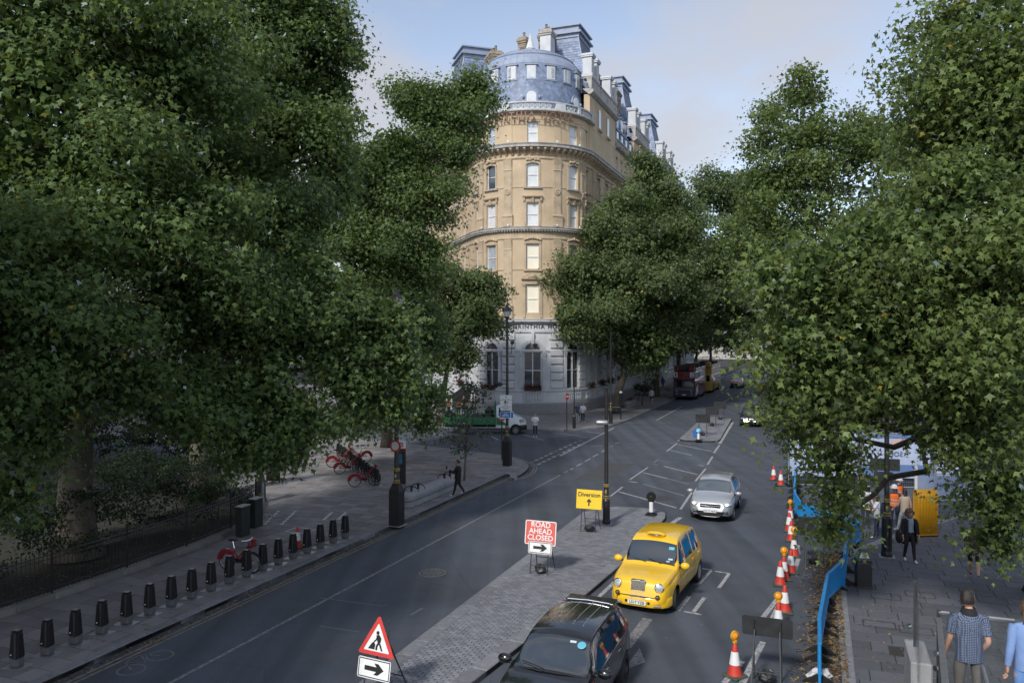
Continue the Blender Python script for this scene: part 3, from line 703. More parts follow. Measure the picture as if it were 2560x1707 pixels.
# roof parapet: cornice, pierced balustrade with ring panels and piers
b = MB(); prof(b, S_L-2, S_R+1.5, [(0, 29.22), (.3, 29.25), (.46, 29.34), (.46, 29.46), (-.1, 29.5)]); b.build('parapet_cornice', M_PALE2, hotel)
b = MB(); prof(b, S_L-2, S_R+1.5, [(.06, 30.1), (.34, 30.1), (.38, 30.16), (.38, 30.24), (.06, 30.26)]); prof(b, S_L-2, S_R+1.5, [(.1, 29.48), (.32, 29.48), (.32, 29.6), (.1, 29.6)])
for s in (-5.2, -2.7, 2.7, 5.0, S_R+.8, -S_R): band(b, s-.5 if abs(s) < 4 else s-.2, s+.5 if abs(s) < 4 else s+.2, 29.46, 30.14, .36, .04)
b.build('parapet_balustrade', M_PALE, hotel)
ring = MB(); ring.lathe([(.17, -.06), (.17, .06), (.25, .06), (.25, -.06), (.17, -.06)], n=14, axis='X', cap=False)
for k in range(3):
    ring.box((0, 0, 0), (.1, .04, .36), rx=k*math.pi/3)
ring_me = ring.mesh('pierced_ring', M_PALE)
s = S_L-1.4
while s < S_R+1.2:
    if all(abs(s-q) > (.7 if abs(q) < 4 else .4) for q in (-5.2, -2.7, 2.7, 5.0, S_R+.8, -S_R)):
        p = hp(s, .21); n_ = hn(s); link('pierced_ring', ring_me, hotel, (p.x, p.y, 29.85), math.atan2(n_.y, n_.x))
    s += .53
# ---- dome over the bow
DC = HC+Vector((-.1, .2))
def dome_r(z):
    for (z0, r0), (z1, r1) in zip(DP, DP[1:]):
        if z0 <= z <= z1: t = (z-z0)/(z1-z0); return r0+(r1-r0)*t
    return DP[-1][1]
DP = [(29.4, 5.55), (30.5, 5.5), (32.0, 5.36), (33.5, 5.18), (34.4, 5.05), (34.42, 5.16), (35.0, 4.95), (35.55, 4.55), (35.58, 4.66), (36.0, 4.1), (36.35, 3.4), (36.62, 2.4), (36.75, 1.2), (36.8, .05)]
def ellip(r, a): return Vector((DC.x+r*math.sin(a), DC.y-r*1.02*math.cos(a)))
b = MB()
def dome_strip(b, z0, z1, n=72, mi=0, a0=-math.pi, a1=math.pi):
    r0, r1 = dome_r(z0+1e-4), dome_r(z1-1e-4); vs = []
    for k in range(n+1):
        a = a0+(a1-a0)*k/n; p, q = ellip(r0, a), ellip(r1, a); vs += [(p.x, p.y, z0), (q.x, q.y, z1)]
    b.add(vs, [(2*k, 2*k+2, 2*k+3, 2*k+1) for k in range(n)], mi)
for z0, z1 in ((29.4, 30.5), (30.5, 32), (32, 33.5), (33.5, 34.42)): dome_strip(b, z0, z1)
dome = b.build('dome_core', M_SLATE, hotel, smooth=True)
b = MB()
for z0, z1 in zip([34.42, 34.7, 35.0, 35.28], [34.7, 35.0, 35.28, 35.56]): dome_strip(b, z0, z1)
dome_lead = b.build('dome_lead_band', M_LEAD, hotel, smooth=True)
b = MB(); zz = [35.58, 35.72, 35.86, 36.0, 36.12, 36.24, 36.35, 36.44, 36.53, 36.62, 36.7, 36.76, 36.8]
for z0, z1 in zip(zz, zz[1:]): dome_strip(b, z0, z1)
for z in zz[1:-3]:
    pts = [(*ellip(dome_r(z)+.015, k*math.pi/24), z) for k in range(49)]; b.tube(pts, .022, 4)
b.build('dome_cap', M_LEAD, hotel, smooth=40)
b = MB()
for z, rr in ((34.42, .07), (35.57, .06), (29.6, .08)): b.tube([(*ellip(dome_r(z-.03)+.06, k*math.pi/36), z) for k in range(73)], rr, 6)
for k in range(44):
    a = -math.pi+k*2*math.pi/44; b.tube([(*ellip(dome_r(z)+.012, a), z) for z in (34.44, 35.0, 35.54)], .022, 4)
b.build('lead_roll', M_LEAD, hotel)
# diamond slates: real lozenges lapped on the dome
b = MB(); sw, sh = .40, .40; row = 0; z = 29.55; rs = random.Random(3)
while z < 34.2:
    n = 84
    for k in range(n):
        a = (k+.5*(row % 2))*2*math.pi/n
        a = a-2*math.pi if a > math.pi else a
        if abs(a) > 1.9: continue
        da = math.pi/n*.97; vs = []
        for (du, dz, lift) in ((0, 0, .045), (da, sh/2, .022), (0, sh, .006), (-da, sh/2, .022)):
            p = ellip(dome_r(min(z+dz, 34.38))+lift, a+du); vs.append((p.x, p.y, min(z+dz, 34.38)))
        b.add(vs, [(0, 1, 2, 3)], 0, rs.random())
    z += sh/2; row += 1
tag(b.build('slate_lozenges', M_SLATE, hotel), kind='stuff')
# dormers: square row near the top, arched row above the parapet
def radial_box(b, a, r0, r1, z0, z1, w, mi=0):
    n = Vector((math.sin(a), -1.02*math.cos(a))).normalized(); t = Vector((-n.y, n.x)); vs = []
    for z in (z0, z1):
        for r_, sx in ((r0, -1), (r0, 1), (r1, 1), (r1, -1)):
            p = DC+n*r_+t*sx*w/2; vs.append((p.x, p.y, z))
    b.add(vs, [(3, 2, 1, 0), (4, 5, 6, 7), (0, 1, 5, 4), (1, 2, 6, 5), (2, 3, 7, 6), (3, 0, 4, 7)], mi)
for k in range(-4, 5):
    a = k*R(21.5); o = MB(); rr = dome_r(33.5)
    radial_box(o, a, rr-.6, rr+.16, 32.78, 34.18, 1.02); radial_box(o, a, rr-.6, rr+.26, 34.18, 34.28, 1.3); radial_box(o, a, rr-.2, rr+.26, 32.68, 32.79, 1.2)
    d = o.build('dormer', M_LEAD, hotel)
    f = MB(); radial_box(f, a, rr, rr+.2, 32.86, 34.1, .84); f.build('frame', M_FRAME, d)
    for sx in (-1, 1):
        q = MB(); n = Vector((math.sin(a), -1.02*math.cos(a))).normalized(); t = Vector((-n.y, n.x)); c = DC+n*(rr+.215)
        q.add([(*(c+t*(sx*.2+e*.155)), z) for e, z in ((-1, 32.95), (1, 32.95), (1, 34.02), (-1, 34.02))], [(0, 1, 2, 3)]); q.build('pane', rw.choice([M_CURT, M_BLIND]), d)
for a in (0, -.95, .95, 1.55):
    o = MB(); rr = dome_r(31)-.02; n = Vector((math.sin(a), -1.02*math.cos(a))).normalized(); t = Vector((-n.y, n.x))
    def arch(hw, zb, zt, dd, b, mi=0, back=.5):
        pts = [(-hw, zb)]+[(hw*math.cos(math.pi*(1-k/10)), zt+hw*math.sin(math.pi*(1-k/10))) for k in range(11)]+[(hw, zb)]
        m = len(pts); vs = [(*(DC+n*(rr+dd)+t*x), z) for x, z in pts]+[(*(DC+n*(rr-back)+t*x), z) for x, z in pts]
        b.add(vs, [tuple(range(m))]+[(k, m+k, m+k+1, k+1) for k in range(m-1)], mi)
    arch(.64, 30.3, 31.1, .18, o); d = o.build('arched_dormer', M_LEAD, hotel)
    f = MB(); arch(.47, 30.3, 31.05, .21, f); f.build('frame', M_FRAME, d)
    q = MB(); arch(.39, 30.38, 31.05, .225, q); q.build('pane', M_BLIND, d)
    q = MB(); c = DC+n*(rr+.23); band_ = [(*(c+t*e), z) for e, z in ((-.39, 30.82), (.39, 30.82), (.39, 30.88), (-.39, 30.88))]; q.add(band_, [(0, 1, 2, 3)]); q.build('sash_bar', M_FRAME, d)
    for sg in (-1, 1):
        q = MB(); c = DC+n*(rr+.2)+t*sg*.8; q.sphere((c.x, c.y, 30.95), (.14, .14, .2), 8, 6); q.build('scroll', M_LEAD, d)
# ---- mansard roofs, chimneys and parapets behind
def wpt(side, t, d, z):
    'point on a wing: side +1 right, -1 left; t along, d inwards from the facade'
    p = hp((S_R+t) if side > 0 else (S_L-t), -d); return (p.x, p.y, z)
def mansard(side, t0, t1, depth, z0, z1, inset, name='mansard_roof', cap=True):
    o = MB(); n = 6; ringz = []
    for k in range(n+1):
        f = k/n; ins = inset*(f**.65)*.9+inset*.1*f; z = z0+(z1-z0)*f
        ringz.append([wpt(side, t0+ins, .1+ins, z), wpt(side, t1-ins, .1+ins, z), wpt(side, t1-ins, depth-ins, z), wpt(side, t0+ins, depth-ins, z)])
    vs = [p for r_ in ringz for p in r_]
    fs = [(4*k+j, 4*k+(j+1) % 4, 4*k+4+(j+1) % 4, 4*k+4+j) for k in range(n) for j in range(4)]+[tuple(range(4*n, 4*n+4))]
    if side < 0: fs = [tuple(reversed(f)) for f in fs]
    o.add(vs, fs); body = o.build(name, M_SLATE, hotel)
    # slate courses on the street-side and tower-side slopes
    st = MB(); rs2 = random.Random(int(t0*10)+3)
    for (i0, i1) in ((0, 1), (3, 0)):
        for k in range(int((z1-z0)/.3)):
            f = k*.3/(z1-z0); f2 = min(1, f+.36/(z1-z0))
            def ev(i, f):
                x = f*n; j = min(int(x), n-1); return Vector(ringz[j][i]).lerp(Vector(ringz[j+1][i]), x-j)
            A, B, C, D = ev(i0, f), ev(i1, f), ev(i1, f2), ev(i0, f2); nn = (B-A).cross(D-A).normalized()*(1 if side > 0 else -1); m = max(2, int((B-A).length/.4))
            for q in range(m):
                ta, tb = (q+.04)/m, (q+.96)/m
                st.add([A.lerp(B, ta)+nn*.05, A.lerp(B, tb)+nn*.05, D.lerp(C, tb)+nn*.012, D.lerp(C, ta)+nn*.012], [(0, 1, 2, 3)], 0, rs2.random())
    tag(st.build('slate_courses', M_SLATE, body), kind='stuff')
    for i in range(4):
        h = MB(); h.tube([Vector(r_[i]) for r_ in ringz], .09, 6); h.build('hip_roll', M_LEAD, body)
    if cap:
        c = MB(); e = inset
        for (za, zb, x) in ((z1-.05, z1+.35, .12), (z1+.35, z1+.55, .4), (z1+.55, z1+1.15, .1), (z1+1.15, z1+1.3, .32)):
            q = [wpt(side, t0+e-x, .1+e-x, 0), wpt(side, t1-e+x, .1+e-x, 0), wpt(side, t1-e+x, depth-e+x, 0), wpt(side, t0+e-x, depth-e+x, 0)]
            c.prism([(p[0], p[1]) for p in q], za, zb)
        c.build('roof_crown', M_LEAD, body)
    return body
def chimney(side, t, d, lt, ld, z0, z1, m=None, flues=4, courses=True):
    a = Vector(wpt(side, t, d, 0)); e = (Vector(wpt(side, t+1, d, 0))-a); rz = math.atan2(e.y, e.x); m = m or M_CHIM
    o = MB(); o.box((0, 0, (z0+z1)/2), (lt-.04, ld-.04, z1-z0)); ch = o.build('chimney_stack', m, hotel, (a.x, a.y, 0), rz)
    if courses:
        br = MB(); rs3 = random.Random(int(t*7)); z = z0+.05; row = 0
        while z < z1-.5:
            for (L_, y_, ax) in ((lt, -ld/2, 0), (lt, ld/2, 0), (ld, -lt/2, 1), (ld, lt/2, 1)):
                x = -L_/2
                while x < L_/2-.05:
                    w = min(.42 if (row+int(x*9)) % 2 else .26, L_/2-x)
                    c = (x+w/2, y_, z+.1) if ax == 0 else (y_, x+w/2, z+.1)
                    br.box(c, (w-.03, .05, .17) if ax == 0 else (.05, w-.03, .17), r=rs3.random()); x += w
            z += .2; row += 1
        tag(br.build('brickwork', m, ch), kind='stuff')
    k = MB(); k.box((0, 0, z1-.3), (lt+.16, ld+.16, .2)); k.box((0, 0, z1-.06), (lt+.3, ld+.3, .26)); k.box((0, 0, z1+.16), (lt+.06, ld+.06, .18)); k.build('chimney_cap', M_PALE2 if m is not M_CHIM else m, ch)
    for i in range(flues):
        p = MB(); p.lathe([(.14, z1+.25), (.12, z1+.75), (.15, z1+.78), (.15, z1+.85)], (-lt/2+(i+.5)*lt/flues, 0, 0), 8); p.build('chimney_pot', M_CHIM, ch)
    return ch
def dormer_row(side, t0, t1, z, n, d=.5):
    for i in range(n):
        t = t0+(t1-t0)*(i+.5)/n; a = Vector(wpt(side, t, d, 0)); e = Vector(wpt(side, t+1, d, 0))-a; rz = math.atan2(e.y, e.x)+(0 if side > 0 else math.pi)
        o = MB(); o.box((0, .3, z+.8), (1.1, 1.2, 1.7)); o.box((0, .25, z+1.7), (1.35, 1.4, .14)); dm = o.build('dormer', M_LEAD, hotel, (a.x, a.y, 0), rz)
        f = MB(); f.box((0, -.32, z+.8), (.86, .06, 1.45)); f.build('frame', M_FRAME, dm)
        q = MB(); q.box((-.2, -.36, z+.8), (.32, .02, 1.25)); q.box((.2, -.36, z+.8), (.32, .02, 1.25)); q.build('pane', rw.choice([M_CURT, M_BLIND, M_DARKP]), dm)
def wing_pavilion(side, t0, t1, full=True):
    sg = (lambda a, c: (S_R+a, S_R+c) if side > 0 else (S_L-c, S_L-a))
    a, c = sg(t0, t1)
    b = MB(); b_ = ssteps(a, c)
    prof(b, a, c, [(-.5, 29.0), (.12, 29.0), (.12, 32.3), (-.5, 32.3)]); prof(b, a, c, [(0, 26.4), (.1, 26.4), (.1, 29.0), (0, 29.0)]); b.build('attic_wall', M_STONE, hotel)
    b = MB(); prof(b, a-.2, c+.2, [(.1, 32.2), (.3, 32.3), (.55, 32.5), (.55, 32.7), (.1, 32.85), (-.6, 32.85)]); prof(b, a, c, [(.1, 32.85), (.3, 32.9), (.3, 33.9), (.38, 33.95), (.38, 34.1), (-.3, 34.12)]); b.build('attic_cornice', M_PALE2, hotel)
    for t in ((t0+t1)/2-1.8, (t0+t1)/2+1.8):
        s = S_R+t if side > 0 else S_L-t
        o = MB(); n = 8; hw = .42; pts = [(s-hw, 29.6)]+[(s+hw*math.cos(math.pi*(1-k/n)), 31.2+hw*math.sin(math.pi*(1-k/n))) for k in range(n+1)]+[(s+hw, 29.6)]
        for sc_, d_, mi in ((1.35, .2, 0), (1.0, .215, 1)):
            vs = [hv(s+(x-s)*sc_, d_, 30.6+(z-30.6)*(1+(sc_-1)*.4)) for x, z in pts]; o.add(vs, [tuple(range(len(vs)))], mi)
            vs2 = vs+[hv(s+(x-s)*sc_, .1, 30.6+(z-30.6)*(1+(sc_-1)*.4)) for x, z in pts]; m = len(pts)
            o.add(vs2, [(k, m+k, m+k+1, k+1) for k in range(m-1)], mi)
        o.build('arched_niche', [M_STONE2, M_DARKP], hotel)
        b = MB(); prof(b, s-.7, s+.7, [(.1, 29.2), (.36, 29.35), (.36, 29.5), (.1, 29.55)]); b.build('niche_sill', M_STONE2, hotel)
    for t in (t0+.6, t0+2.6, t1-2.6, t1-.6):                 # tall white stone stacks standing on the parapet
        s = S_R+t if side > 0 else S_L-t; p = hp(s, -.2); n_ = hn(s)
        b = MB(); b.box((0, 0, 35.1), (.95, .95, 2.2)); b.box((0, 0, 36.25), (1.2, 1.2, .16)); b.box((0, 0, 36.42), (1.3, 1.3, .2)); b.box((0, 0, 34.3), (1.15, 1.15, .3)); b.build('parapet_stack', M_PALE, hotel, (p.x, p.y, 0), math.atan2(n_.y, n_.x))
def wing_range(side, t0, t1):
    sg = (lambda a, c: (S_R+a, S_R+c) if side > 0 else (S_L-c, S_L-a)); a, c = sg(t0, t1)
    b = MB(); prof(b, a, c, [(0, 29.2), (.4, 29.3), (.5, 29.42), (-.2, 29.5)]); prof(b, a, c, [(.06, 30.15), (.34, 30.15), (.34, 30.3), (.06, 30.32)]); prof(b, a, c, [(.1, 29.48), (.3, 29.48), (.3, 29.6), (.1, 29.6)])
    s = a
    while s < c:
        band(b, s, s+.14, 29.58, 30.17, .28, .1); s += .34
    b.build('wing_balustrade', M_PALE2, hotel)
    mansard(side, t0, t1, 9, 29.5, 35.6, 1.7, cap=False); dormer_row(side, t0+.3, t1-.3, 32.4, 4, .9); dormer_row(side, t0+.3, t1-.3, 29.9, 4, .35)
wing_pavilion(1, .4, 11.4); wing_range(1, 11.6, 21.2); wing_pavilion(1, 21.4, 30.4); wing_range(1, 30.6, 40); wing_pavilion(1, 40.2, 50); wing_range(1, 50.2, 70)
mansard(1, 2.2, 11.0, 8.6, 33.0, 39.9, 2.2); mansard(1, 22, 30, 10, 33.0, 40.2, 2.0); mansard(1, 41, 49.5, 10, 33.0, 40.2, 2.0)
wing_range(-1, .4, 9.6); wing_pavilion(-1, 9.8, 19.0); mansard(-1, 10.4, 18.6, 7.4, 33.0, 40.4, 2.0); wing_range(-1, 19.2, 38)
chimney(1, 4.4, 5.6, 2.9, 1.4, 33.0, 39.9, flues=5); chimney(1, 1.8, 4.9, 1.5, 1.2, 34, 39.6, M_PALE, 2, courses=False); chimney(1, 12.2, 2.0, 2.4, 1.1, 32.0, 37.2); chimney(1, 20.6, 2.2, 2.2, 1.1, 31, 38.3); chimney(1, 31.0, 2.2, 2.4, 1.1, 31, 37.6)
chimney(-1, 4.2, 3.3, 2.2, 1.2, 31.5, 37.9, flues=3); chimney(1, -1.6, 7.0, 1.0, .9, 35.5, 38.6, flues=1)
b = MB(); p = wpt(1, -.6, 6.2, 0); b.lathe([(.55, 36.2), (.55, 37.4), (.62, 37.5), (.5, 37.6), (.06, 39.0), (.02, 39.3)], (p[0], p[1], 0), 10); b.build('roof_lantern', M_PALE, hotel)
# body of the roofs so that nothing shows through
b = MB(); q = [hp(S1, -.4), hp(S_R, -.4), hp(3.2, -.9), hp(0, -.9), hp(-3.2, -.9), hp(S_L, -.4), hp(S0, -.4)]; b.prism([(p.x, p.y) for p in q], 29.3, 29.45); b.build('flat_roof', M_LEAD, hotel)
b = MB(); q = [wpt(1, 12, 1.5, 0), wpt(1, .5, 1.5, 0), (HC.x+4, HC.y+1, 0), (HC.x-3, HC.y+1, 0), wpt(-1, 3, 1.5, 0), wpt(-1, 12, 1.5, 0), wpt(-1, 12, 6, 0), wpt(1, 12, 7, 0)]; b.prism([(p[0], p[1]) for p in q], 29.4, 35.4, bottom=False); b.build('rear_mansard', M_SLATE, hotel)
# back-up walls behind windows
b = MB(); ss = ssteps(S0, S1); b.add([v_ for s in ss for v_ in (hv(s, -.36, 0), hv(s, -.36, 29.3))], [(2*i, 2*i+2, 2*i+3, 2*i+1) for i in range(len(ss)-1)]); b.build('inner_wall', mat('room_dark', (.03, .03, .032), rough=.9), hotel)
# flower boxes on the ground-floor sills
M_FLR = mat('red_flower', (.20, .012, .03), rough=.7, rnd=.5); M_LEAFB = mat('box_leaf', (.045, .075, .03), rough=.6, rnd=.5)
def flower_box(s, d=.42, z=2.45, hw=.82, red=.5):
    p = hp(s, d); n_ = hn(s); o = thing('flower_box', 'LBL', 'flower box', (p.x, p.y, z), math.atan2(n_.y, n_.x)+math.pi/2, 'flower boxes on the hotel sills')
    b = MB(); b.box((0, 0, .06), (2*hw, .3, .22), taper=1.05); b.build('trough', mat('dark_trough', (.05, .05, .05), rough=.6), o)
    l = MB(); f = MB(); rr = random.Random(int(s*100))
    for k in range(520):
        x, y, zz = rr.uniform(-hw, hw), rr.gauss(-.12, .16), .18+abs(rr.gauss(0, .16))-(.3 if rr.random() < .22 else 0)
        red_ = rr.random() < red; q = f if red_ else l; e = rr.uniform(.035, .075); a, b2 = rr.uniform(0, 6.3), rr.uniform(-1, 1)
        M_ = Matrix.Rotation(a, 3, 'Z') @ Matrix.Rotation(b2, 3, 'X'); q.add([M_ @ Vector((sx*e, sy*e, 0))+Vector((x, y-(.1 if zz < .15 else 0), zz)) for sx, sy in ((-1, -.6), (1, -.6), (.8, .8), (-.8, .8))], [(0, 1, 2, 3)], 0, rr.random())
    tag(l.build('foliage', M_LEAFB, o), kind='stuff'); tag(f.build('blossom', M_FLR, o), kind='stuff'); return o
for s, lb, rd in ((0, 'window box of dark red flowers under the middle arched hotel window', .5), (-4.45, 'window box of orange-red flowers under the arched window left of the middle one', .45), (6.95, 'hanging bush of dull red flowers on the narrow sill right of the bow', .25), (S_R+4.2, 'first red flower box along the right wing past the bow', .35), (S_R+7.8, 'second red flower box along the right wing past the bow', .3), (S_L-4.0, 'bright red flower box beside the entrance steps on the left wing', .8), (S_R+12.6, 'farthest flower box, behind the leaning tree trunk', .2)):
    flower_box(s, hw=.82 if abs(s) < 5 else .55, red=rd)['label'] = lb
# ================================================================= other buildings round the junction
M_PORT = mat('portland_stone', (.36, .34, .31), rough=.85, var=.15, vscale=.5, bump=.2, bscale=10, dirt=(.2, .19, .17), dscale=.4, damt=.5)
M_GLASSD = mat('pane_office', (.07, .08, .095), rough=.08, spec=.9, coat=1.0, var=.3, vscale=.8)
def street_block(name, label, base, size, rz, height, roof, faces, storeys, spacing, m=None):
    'stone block with storeys of sash windows, cornice and slate roof; faces: which sides carry windows'
    m = m or M_PORT; o = thing(name, label, 'building', base, rz); w, d = size
    b = MB(); b.box((0, 0, height/2), (w, d, height)); b.build('wall', m, o)
    b = MB()
    for z, e in ((4.6, .25), (height-4.2, .3), (height-.4, .7)): b.box((0, 0, z), (w+2*e, d+2*e, .35))
    b.box((0, 0, .6), (w+.5, d+.5, 1.2)); b.build('cornice', M_PALE2, o)
    b = MB(); k = min(w, d)*.22; vs = [(sx*(w/2-.3), sy*(d/2-.3), height-.2) for sx, sy in ((-1, -1), (1, -1), (1, 1), (-1, 1))]+[(sx*(w/2-k), sy*(d/2-k), height+roof) for sx, sy in ((-1, -1), (1, -1), (1, 1), (-1, 1))]
    b.add(vs, [(0, 1, 5, 4), (1, 2, 6, 5), (2, 3, 7, 6), (3, 0, 4, 7), (4, 5, 6, 7)]); rf = b.build('roof', M_SLATE, o)
    for x in (-.3, .1, .36):
        b = MB(); b.box((x*w, 0, height+roof*.7), (1.1, 2.4, roof*1.3)); b.box((x*w, 0, height+roof*1.36), (1.3, 2.6, .3)); b.build('chimney', M_CHIM, rf)
    f = MB(); f.box((0, 0, 0), (1.3, .1, 2.3)); fm = f.mesh('window', M_FRAME)
    q = MB(); q.box((0, -.02, .55), (1.1, .12, 1.0)); q.box((0, -.02, -.55), (1.1, .12, 1.0)); qm = q.mesh('pane', M_GLASSD)
    sh = (height-5.5)/storeys
    for side in faces:
        L_ = w if side in 'fb' else d; n = int(L_/spacing)
        for i in range(n):
            x = -L_/2+(i+.5)*L_/n
            for j in range(storeys+1):
                z = 2.6 if j == 0 else 5.4+(j-.5)*sh
                loc, r_ = {'f': ((x, -d/2, z), 0), 'b': ((x, d/2, z), math.pi), 'r': ((w/2, x, z), math.pi/2), 'l': ((-w/2, x, z), -math.pi/2)}[side]
                wo = link('window', fm, o, loc, r_); link('pane', qm, wo)
    return o
street_block('mansion_block', 'grey stone mansion block glimpsed behind the garden trees on the left', (-52, 48, 0), (26, 74), R(12), 27, 5, 'rf', 6, 4.2)
street_block('office_block', 'grey stone block glimpsed beyond the trees up the side street', (-66, 108, 0), (52, 30), R(38), 27, 5, 'fr', 6, 4.2)
c = P(112, 17, 0); street_block('avenue_block', 'stone building behind the right-hand row of avenue trees', c, (16, 90), AV, 15, 3, 'lf', 4, 4.5)
c = P(262, -8, 0); street_block('end_block', 'pale stone building closing the far end of the avenue', c, (70, 20), AV, 20, 4, 'f', 5, 4.6)
# ================================================================= trees
def leaf_mat(name, col, tcol, rnd=.58, gloss=.55):
    m = bpy.data.materials.new(name); m.use_nodes = True; t = m.node_tree; n = t.nodes
    for x in list(n): n.remove(x)
    o = n.new('ShaderNodeOutputMaterial'); a = n.new('ShaderNodeAttribute'); a.attribute_name = 'rnd'
    def ramp(c, warm):
        r = n.new('ShaderNodeValToRGB'); e = r.color_ramp.elements
        e[0].position = 0; e[0].color = (*[k*(1-rnd) for k in c], 1); e[1].position = .93; e[1].color = (*[k*(1+rnd) for k in c], 1)
        x = r.color_ramp.elements.new(.985); x.color = (*warm, 1)
        t.links.new(a.outputs['Fac'], r.inputs[0]); return r
    rd = ramp(col, (col[1]*2.2, col[1]*1.75, col[2]*.9)); rt = ramp(tcol, (tcol[1]*1.5, tcol[1]*1.15, tcol[2]))
    d = n.new('ShaderNodeBsdfDiffuse'); tr = n.new('ShaderNodeBsdfTranslucent'); gl = n.new('ShaderNodeBsdfGlossy'); gl.inputs['Roughness'].default_value = .38
    gl.inputs['Color'].default_value = (.55, .62, .68, 1)
    t.links.new(rd.outputs[0], d.inputs[0]); t.links.new(rt.outputs[0], tr.inputs[0])
    m1 = n.new('ShaderNodeMixShader'); m1.inputs[0].default_value = .45; t.links.new(d.outputs[0], m1.inputs[1]); t.links.new(tr.outputs[0], m1.inputs[2])
    fr = n.new('ShaderNodeLayerWeight'); fr.inputs[0].default_value = .25; mm = n.new('ShaderNodeMath'); mm.operation = 'MULTIPLY'; mm.inputs[1].default_value = gloss
    t.links.new(fr.outputs['Fresnel'], mm.inputs[0])
    m2 = n.new('ShaderNodeMixShader'); t.links.new(mm.outputs[0], m2.inputs[0]); t.links.new(m1.outputs[0], m2.inputs[1]); t.links.new(gl.outputs[0], m2.inputs[2])
    t.links.new(m2.outputs[0], o.inputs[0]); return m
M_LEAF = leaf_mat('plane_leaf', (.125, .185, .068), (.26, .34, .07))
M_LEAFF = leaf_mat('plane_leaf_far', (.14, .185, .08), (.22, .30, .07), .35)
M_LEAFR = leaf_mat('plane_leaf_right', (.135, .185, .062), (.28, .35, .06))
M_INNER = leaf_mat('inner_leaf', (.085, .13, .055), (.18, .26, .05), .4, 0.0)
M_LEAFS = leaf_mat('sapling_leaf', (.10, .13, .085), (.12, .16, .06), .3)
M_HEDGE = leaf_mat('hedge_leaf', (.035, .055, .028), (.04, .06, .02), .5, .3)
M_BARK = mat('plane_bark', (.115, .10, .082), rough=.9, var=.35, vscale=3.0, bump=.5, bscale=14, dirt=(.24, .225, .18), dscale=2.4, damt=.5)
M_BARKD = mat('dark_bark', (.075, .062, .05), rough=.9, var=.35, vscale=4.0, bump=.6, bscale=12)

# leaf outlines in the leaf plane, stalk at the origin, tip along +x, width about 1
LEAF5 = np.array([(0, 0), (.16, -.50), (.34, -.22), (.66, -.44), (.62, -.13), (1.0, 0), (.62, .13), (.66, .44), (.34, .22), (.16, .50)])
LEAF3 = np.array([(0, 0), (.40, -.52), (.50, -.17), (1.0, 0), (.50, .17), (.40, .52)])
LEAFN = np.array([(0, 0), (.20, -.50), (.44, -.20), (.70, -.42), (1.0, 0), (.56, .16), (.36, .52)])
LEAF2 = np.array([(0, 0), (.5, -.42), (1.0, 0), (.5, .42)])
def leaves_mesh(name, pos, nrm, tip, size, rnd, outline, m):
    'one mesh of many leaves; every array has one row per leaf'
    k = len(pos); q = len(outline)
    nrm = nrm/np.linalg.norm(nrm, axis=1, keepdims=True)
    t = tip-nrm*np.sum(tip*nrm, axis=1, keepdims=True); t /= np.maximum(np.linalg.norm(t, axis=1, keepdims=True), 1e-6); s = np.cross(nrm, t)
    x = outline[:, 0][None, :, None]; y = outline[:, 1][None, :, None]
    fold = (-.16*np.abs(outline[:, 1])-.12*outline[:, 0]**2)[None, :, None]
    curl = (.3+2.6*np.modf(rnd*7.31+size*97.0)[0])[:, None, None]; slim = (.78+.4*np.modf(rnd*3.77+size*53.0)[0])[:, None, None]
    v = pos[:, None, :]+size[:, None, None]*(t[:, None, :]*(x-.3)+s[:, None, :]*y*slim+nrm[:, None, :]*fold*curl)
    v = v.reshape(-1, 3).astype(np.float32)
    me = bpy.data.meshes.new(name); me.vertices.add(k*q); me.vertices.foreach_set('co', v.ravel())
    me.loops.add(k*q); me.loops.foreach_set('vertex_index', np.arange(k*q, dtype=np.int32))
    me.polygons.add(k); me.polygons.foreach_set('loop_start', np.arange(0, k*q, q, dtype=np.int32)); me.polygons.foreach_set('loop_total', np.full(k, q, dtype=np.int32))
    a = me.attributes.new('rnd', 'FLOAT', 'FACE'); a.data.foreach_set('value', rnd.astype(np.float32))
    me.materials.append(m); me.update(calc_edges=True); me.validate(); return me
def unit(n, rng):
    v = rng.normal(size=(n, 3)); return v/np.linalg.norm(v, axis=1, keepdims=True)
N_LEAF = [0]
